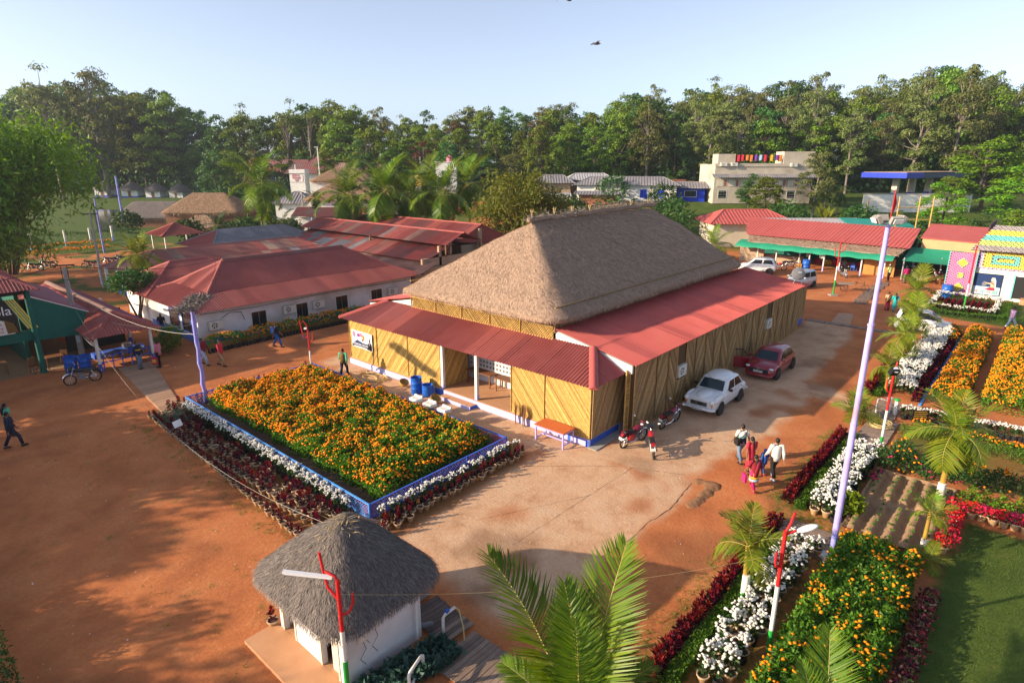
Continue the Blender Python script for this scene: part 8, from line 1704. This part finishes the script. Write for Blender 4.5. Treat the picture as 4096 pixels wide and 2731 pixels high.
TN = dict(sal=('broadleaf_tree', 'broad green tree with yellow-green clumps'), deep=('dark_tree', 'dense dark green tree'), euc=('eucalyptus_tree', 'tall thin olive tree with pale trunk'), olive=('olive_tree', 'yellowish olive tree'), rust=('dry_tree', 'half-dry tree with rusty leaves'), bright=('bright_tree', 'fresh bright green tree'), bare=('bare_tree', 'bare pale tree with few leaves'))
def tree(kind, x, y, h, where, wide=1., z=None, group=None, k=None):
    nm, lb = TN[kind]; T, Cn = rnd.choice(PT_[kind]) if k is None else PT_[kind][k]; t = thing(nm, lb + ' ' + where, 'tree', (x, y, (zt(x, y) if z is None else z)), U(0, 6.28), group); s_ = h / 18.; t.scale = (s_ * wide, s_ * wide, s_); obj('trunk', T, t); obj('crown', Cn, t); return t
SKY = [(-60, 235), (0, 228), (60, 212), (110, 190), (200, 195), (300, 212), (380, 215), (450, 250), (530, 278), (600, 258), (660, 255), (730, 238), (800, 245), (860, 258), (925, 278), (960, 264), (1000, 282), (1060, 265), (1120, 250), (1200, 268), (1280, 236), (1330, 268), (1400, 252), (1430, 220), (1500, 213), (1560, 228), (1625, 200), (1700, 215), (1790, 192), (1850, 183), (1900, 212), (1960, 200), (2020, 218), (2090, 165), (2150, 152), (2200, 188), (2280, 198), (2352, 195), (2450, 200)]
def sky_top(u, f):
    dx = u * 2352 / 1024; v = 200
    for (a, b), (c, d) in zip(SKY, SKY[1:]):
        if a <= dx <= c: v = b + (d - b) * (dx - a) / (c - a)
    v *= 1024 / 2352; tt = (v - 341) / 610; return 12 + f * (-(.2831 + tt * .9591)) / (.9591 - tt * .2831)
def put(u, f):
    r_ = (u - 512) / 610 * (f * .9591 + 2.0); return CA * r_ + CB * f, -CB * r_ + CA * f
for row, (f0, drop, st, wh) in enumerate(((182, 0, 20, 'in the back of the forest'), (165, 1.5, 21, 'in the middle of the forest'), (148, 4.2, 23, 'at the front of the forest'), (137, 8.0, 31, 'at the forest edge'))):
    u = -45 + row * 9
    while u < 1075:
        f = f0 + U(-7, 7)
        if u < 215: f = 196 + (3 - row) * 10 + U(-4, 4)
        elif u < 300 and row == 3: u += st; continue
        x, y = put(u, f); top = sky_top(u, f) - drop * U(.3, 1.2) + U(.2, 2.2); z = zt(x, y); h = max(7, top - z); dx = u * 2.297
        if row >= 2 and 180 < u < 330: h = min(h, 14)
        w = rnd.random()
        kind = ('euc' if w < .62 else 'deep' if w < .8 else 'sal' if w < .93 else 'bright') if dx > 1560 else ('sal' if w < .42 else 'deep' if w < .66 else 'euc' if w < .78 else 'olive' if w < .87 else 'rust' if w < .93 else 'bare') if dx > 560 else ('deep' if w < .5 else 'sal' if w < .85 else 'euc')
        tree(kind, x, y, h * (1.02 if kind != 'euc' else 1.08), wh, U(.85, 1.15) * (min(1.5, max(1, 13 / h))), group='forest trees'); u += st * U(.75, 1.25)
for i in range(17): x, y = put(-20 + i * 15 + U(-4, 4), 203 + U(-3, 3)); tree('deep', x, y, U(8, 11), 'low behind the cottages', 1.5, group='low trees behind the cottages')
for u, v, f, kind, wh in ((62, 62, 175, 'euc', 'rising highest at the left of the skyline'), (108, 55, 178, 'euc', 'standing alone above the skyline at left'), (290, 100, 158, 'bare', 'rising left of the lamp pole above the skyline'), (316, 98, 156, 'bare', 'with forked top beside the tall lamp pole'), (912, 66, 150, 'euc', 'the tallest at the right of the skyline'), (935, 70, 152, 'euc', 'close beside the tallest one at right'), (880, 90, 150, 'euc', 'left of the tallest group at right'), (706, 85, 158, 'sal', 'standing above the skyline behind the stained building'), (556, 104, 160, 'sal', 'standing above the middle skyline'), (630, 95, 160, 'deep', 'forming the left of the high pair on the skyline'), (650, 93, 160, 'deep', 'forming the right of the high pair on the skyline'), (148, 90, 194, 'sal', 'biggest behind the cottages'), (175, 92, 194, 'sal', 'beside the biggest one'), (118, 92, 196, 'deep', 'left of the biggest crown behind the cottages')):
    x, y = put(u, f); tt = (v - 341) / 610; top = 12 + f * (-(.2831 + tt * .9591)) / (.9591 - tt * .2831); tree(kind, x, y, top - zt(x, y), wh, 1.15 if kind in ('sal', 'deep') else .8 if kind == 'bare' else 1., z=zt(x, y))
n = 24000; f = NR.uniform(138, 200, n); u = NR.uniform(-60, 1085, n); f = np.where(u < 215, f + 45, f); r_ = (u - 512) / 610 * (f * .9591 + 2); X = CA * r_ + CB * f; Y = -CB * r_ + CA * f; Z = np.array([zt(a, b) for a, b in zip(X, Y)]) + NR.random(n) ** 1.3 * 6.5
nb = NB(); nb.leaves(np.stack([X, Y, Z], 1), rdir(n, .2), rdir(n, .6), NR.uniform(.6, 1.3, n), NR.uniform(.5, .9, n)); props(obj('undergrowth', nb.mesh('undergrowth', 'lf_deep')), 'dark undergrowth on the forest floor', 'undergrowth', kind='stuff')
# trees among the houses
for kind, x, y, h, wd, wh in (('bright', 131, 9.6, 13, 1.3, 'at the right edge below the forest'), ('bright', 120, 3, 11, 1.4, 'at the right edge beyond the woven building'), ('bright', 109, 12.2, 9.0, 1.1, 'below the petrol canopy'), ('euc', 107, 29.4, 11.5, .9, 'before the stained building corner'), ('sal', 100, 34.6, 7.5, 1.2, 'covering the stained building ground floor'), ('deep', 105, 39, 6, 1.2, 'at the left foot of the stained building'), ('deep', 116, 30, 5.5, 1.3, 'right of the stained building'), ('bright', 148.2, 43, 17, .9, 'in front of the right forest, freshest green'), ('sal', 126, 14, 6, 1.3, 'before the white compound wall'), ('deep', 93, 100, 8, 1.3, 'behind the tank building'), ('deep', 103, 7, 5.5, 1.3, 'behind the canopy shed'), ('sal', 98, 3, 6.5, 1.2, 'over the woven roof')): tree(kind, x, y, h, wh, wd * 1.25, k=0)
for x, y, r_, h, l in ((74.9, 54, 3.2, 6.2, 'round dark bush behind the thatch ridge, left one'), (79, 49.5, 4.0, 6.8, 'big round bush behind the middle of the thatch ridge'), (84.8, 42.7, 3.4, 5.8, 'round dark bush at the right end of the thatch ridge'), (90, 47, 3, 6.2, 'bush before the blue annex'), (97, 30, 3.5, 5, 'scrubby bush behind the low red house'), (104, 22, 3, 4.5, 'scrubby bush left of the banana plants'), (100, 13, 3.5, 4.2, 'scrubby bush behind the scaffold'), (37, 121, 2.4, 3.8, 'round bush before the long dark thatch'), (42, 92, 2.6, 3.4, 'dark bush right of the gazebo'), (46, 96, 2.4, 3.6, 'dark bush before the broad brown thatch'), (50.5, 91, 2.2, 3.2, 'dark bush left of the slim palms'), (39, 101, 2.2, 3.4, 'dark bush behind the gazebo'), (14.5, 43.0, .9, 1.6, 'bush at the corner of the open kitchen'), (13.9, 42.0, .8, 1.3, 'low bush beside the kitchen post'), (72, 106, 2, 5, 'small round tree below the sign tower'), (57, 107, 2.4, 4.6, 'flat-topped shrub left of the sign tower'), (96, 60, 3, 8.5 - 4, 'leafy bush before the long white shed')): bush(l, x, y, r_, h, 'lf_dark' if r_ > 1.5 else 'lf_sal', None, 0, 'round_bush', 'bush', 700 if r_ > 1.5 else 420, z=zt(x, y), lf=(.35, .7) if r_ > 1.5 else (.14, .28))
def leafy(label, x, y, h, r_, m, n, ls, canes, name, cat, z=0, droop=.6, cane='bamboo_pole'):
    t = thing(name, label, cat, (x, y, z)); P = []; tb = MB()
    for k in range(canes):
        a = U(0, 6.28); q = r_ * U(.2, 1.0); hh = h * U(.65, 1.0) * (1 - .25 * (q / r_) ** 2); p = [V((cos(a) * .12 * q, sin(a) * .12 * q, 0)), V((cos(a) * q * .35, sin(a) * q * .35, hh * .5)), V((cos(a) * q * .8, sin(a) * q * .8, hh * .9)), V((cos(a) * q * 1.15, sin(a) * q * 1.15, hh * .86))]; tb.tube(p, [.05, .045, .03, .01], 5)
        for _ in range(n // canes):
            s_ = U(.22, 1) ** .8 * 3; i = min(2, int(s_)); c = p[i].lerp(p[i + 1], s_ - i); P.append((c.x + rnd.gauss(0, .45 * r_ / 4), c.y + rnd.gauss(0, .45 * r_ / 4), c.z + rnd.gauss(-.1, .5 * r_ / 4)))
    tb.build('canes', cane, t); P = np.array(P); k = len(P); d = rdir(k); d[:, 2] -= droop; nb = NB(); nb.leaves(P, d, rdir(k, .6), NR.uniform(ls * .7, ls * 1.3, k), ls * .28, .05); obj('foliage', nb.mesh('foliage', m), t); return t
leafy('tall yellow-green bamboo clump behind the brown shed', 53.5, 45.6, 12.6, 5.0, 'lf_bamboo', 11000, .55, 46, 'bamboo_clump', 'bamboo'); leafy('lower bamboo spray right of the tall clump', 60, 44, 8.5, 3.2, 'lf_bamboo', 3200, .5, 18, 'bamboo_clump', 'bamboo')
leafy('big feathery green tree at the left picture edge', 13.5, 86, 19, 10.5, 'lf_bright', 22000, .75, 60, 'feathery_tree', 'tree', cane='bark'); leafy('feathery green tree behind the eating house at the left edge', 3.0, 80, 17, 9.5, 'lf_bright', 13000, .75, 40, 'feathery_tree', 'tree', cane='bark'); leafy('bushy green spread under the feathery tree', 10, 80, 7.5, 6.5, 'lf_sal', 5000, .7, 24, 'feathery_tree', 'tree', cane='bark')
# palms among the houses
palm('tall coconut palm left of the sign tower', (41.5, 82.2, 0), 9.0, 20, CFL, 1.6, lean=(.5, .3), elev=(82, -55), seed=21)
for i, (x, y, h, l) in enumerate(((46.2, 61.3, 7.4, 'coconut palm on the left of the grove behind the brown shed'), (50.4, 61.0, 6.6, 'second coconut palm of the grove behind the brown shed'), (51.2, 55.8, 7.2, 'third coconut palm of the grove, tallest tuft'), (57, 56.8, 7.8, 'coconut palm on the right of the grove'), (48.2, 64.5, 6.0, 'coconut palm at the back of the grove'), (54.5, 62.5, 7.6, 'coconut palm rising behind the bamboo clump'), (44.5, 66, 6.6, 'coconut palm leaning out left of the grove'))): palm(l, (x, y, 0), h + 1.2, 19, CFL, 1.45, lean=(U(-.5, .5), U(-.5, .5)), elev=(82, -60), seed=30 + i, group='coconut grove behind the brown shed')
for i, (x, y, h, s_, l) in enumerate(((52.4, 86, 6.6, 1.1, 'slim palm with drooping crown before the white thatched house, left'), (54.9, 83.2, 6.9, 1.25, 'slim palm with drooping crown before the white thatched house, middle'), (57, 84.4, 6.8, 1.1, 'slim palm with drooping crown before the white thatched house, right'), (36.9, 85.4, 3.6, 1.4, 'short dark palm right of the satellite dish'), (42.5, 78.6, 3.6, 1.6, 'short dark palm behind the grey roof'), (44.8, 81, 3.0, 1.4, 'short dark palm beside the tall coconut palm'), (98.5, 16, 3.6, 1.3, 'small palm below the petrol canopy'))): palm(l, (x, y, zt(x, y)), h, 14, AFD, s_, r=.12, elev=(70, -70), seed=50 + i, name='slim_palm')
palm('areca palm in front of the green shrub by the kitchen lane', (18.3, 58.6, 0), 4.3, 15, AF, 1.75, 'areca_stem', .1, (0, 0), (82, -45), 61, 'areca_palm'); palm('bright palm between the thatch and the stalls', (62.3, 26.2, 0), 3.4, 14, CFL, .8, lean=(.2, .2), elev=(85, -40), seed=62); palm('withered palm beside the petrol canopy', (112, 27, 2), 5.2, 11, AFD, 1.5, elev=(40, -70), seed=64, name='slim_palm')
t = thing('banana_plant', 'banana plant with broad pale leaves behind the stalls', 'banana plant', (95.6, 24.5, .3)); MB().tube([(0, 0, 0), (0, 0, 3.6)], [.22, .14], 8).build('stem', 'areca_stem', t)
nb = NB(); a = np.arange(9) * 2.4; D = np.stack([np.cos(a), np.sin(a), NR.uniform(.5, 2.2, 9)], 1); nb.leaves(np.repeat([[0, 0, 3.4]], 9, 0), D, np.array([0, 0, 1.]) + rdir(9) * .2, NR.uniform(2.2, 3.2, 9), .75, .06); obj('leaves', nb.mesh('leaves', 'lf_areca'), t)
pp = thing('papaya_shrub', 'spreading glossy shrub by the kitchen lane', 'shrub', (15.7, 52.5, 0)); nb = NB(); n = 1300; P = rdir(n, .2) * NR.uniform(.25, 1, (n, 1)) ** .6 * [1.9, 1.9, .95] + np.array([0, 0, 3.1]); nb.leaves(P, rdir(n, .1), rdir(n, 1), NR.uniform(.3, .5, n), .12); obj('foliage', nb.mesh('foliage', 'lf_dark'), pp); 
for k in range(5): MB().tube([(U(-.2, .2), U(-.2, .2), 0), (U(-1, 1), U(-1, 1), 2.8)], [.09, .05], 6).build('stem', 'bark', pp)
# trees and a house to the left of the picture, whose shade lies across the yard
for i, (kind, x, y, h, wd) in enumerate((('deep', -9.5, 36.4, 8.6, 2.4), ('deep', -14, 33.4, 8.0, 2.4), ('deep', -17, 43.5, 11, 2.2), ('deep', -22, 40, 11.5, 2.2), ('deep', -15, 26, 8.4, 2.5), ('sal', -12, 20, 7, 2.4), ('sal', -20, 31, 9.5, 2.2), ('deep', -12, 41, 10, 2.4), ('deep', -6, 38.5, 7.6, 2.4), ('deep', -18, 36.5, 10, 2.4), ('deep', -17, 22.5, 8.6, 2.4), ('deep', -8, 24, 5.2, 2.4), ('deep', -7.5, 33.5, 7.0, 2.4))): l = 'in the shade row left of the yard, number %s' % 'one two three four five six seven eight nine ten eleven twelve thirteen'.split()[i]; tree(kind, x, y, h, l, wd, k=0)
# the air between: thin warm haze over the whole place
def haze(density, col):
    m, N, L = nt('haze'); o = N.new('ShaderNodeOutputMaterial'); v = N.new('ShaderNodeVolumePrincipled'); v.inputs['Color'].default_value = col + (1,); v.inputs['Density'].default_value = density; v.inputs['Anisotropy'].default_value = .3; L.new(v.outputs[0], o.inputs['Volume'])
    h = MB().bx(-905, 905, -905, 905, -2, 48).build('haze', 'haze'); return props(h, 'thin pale haze over the village', kind='stuff')
haze(.00025, (.72, .80, .92))
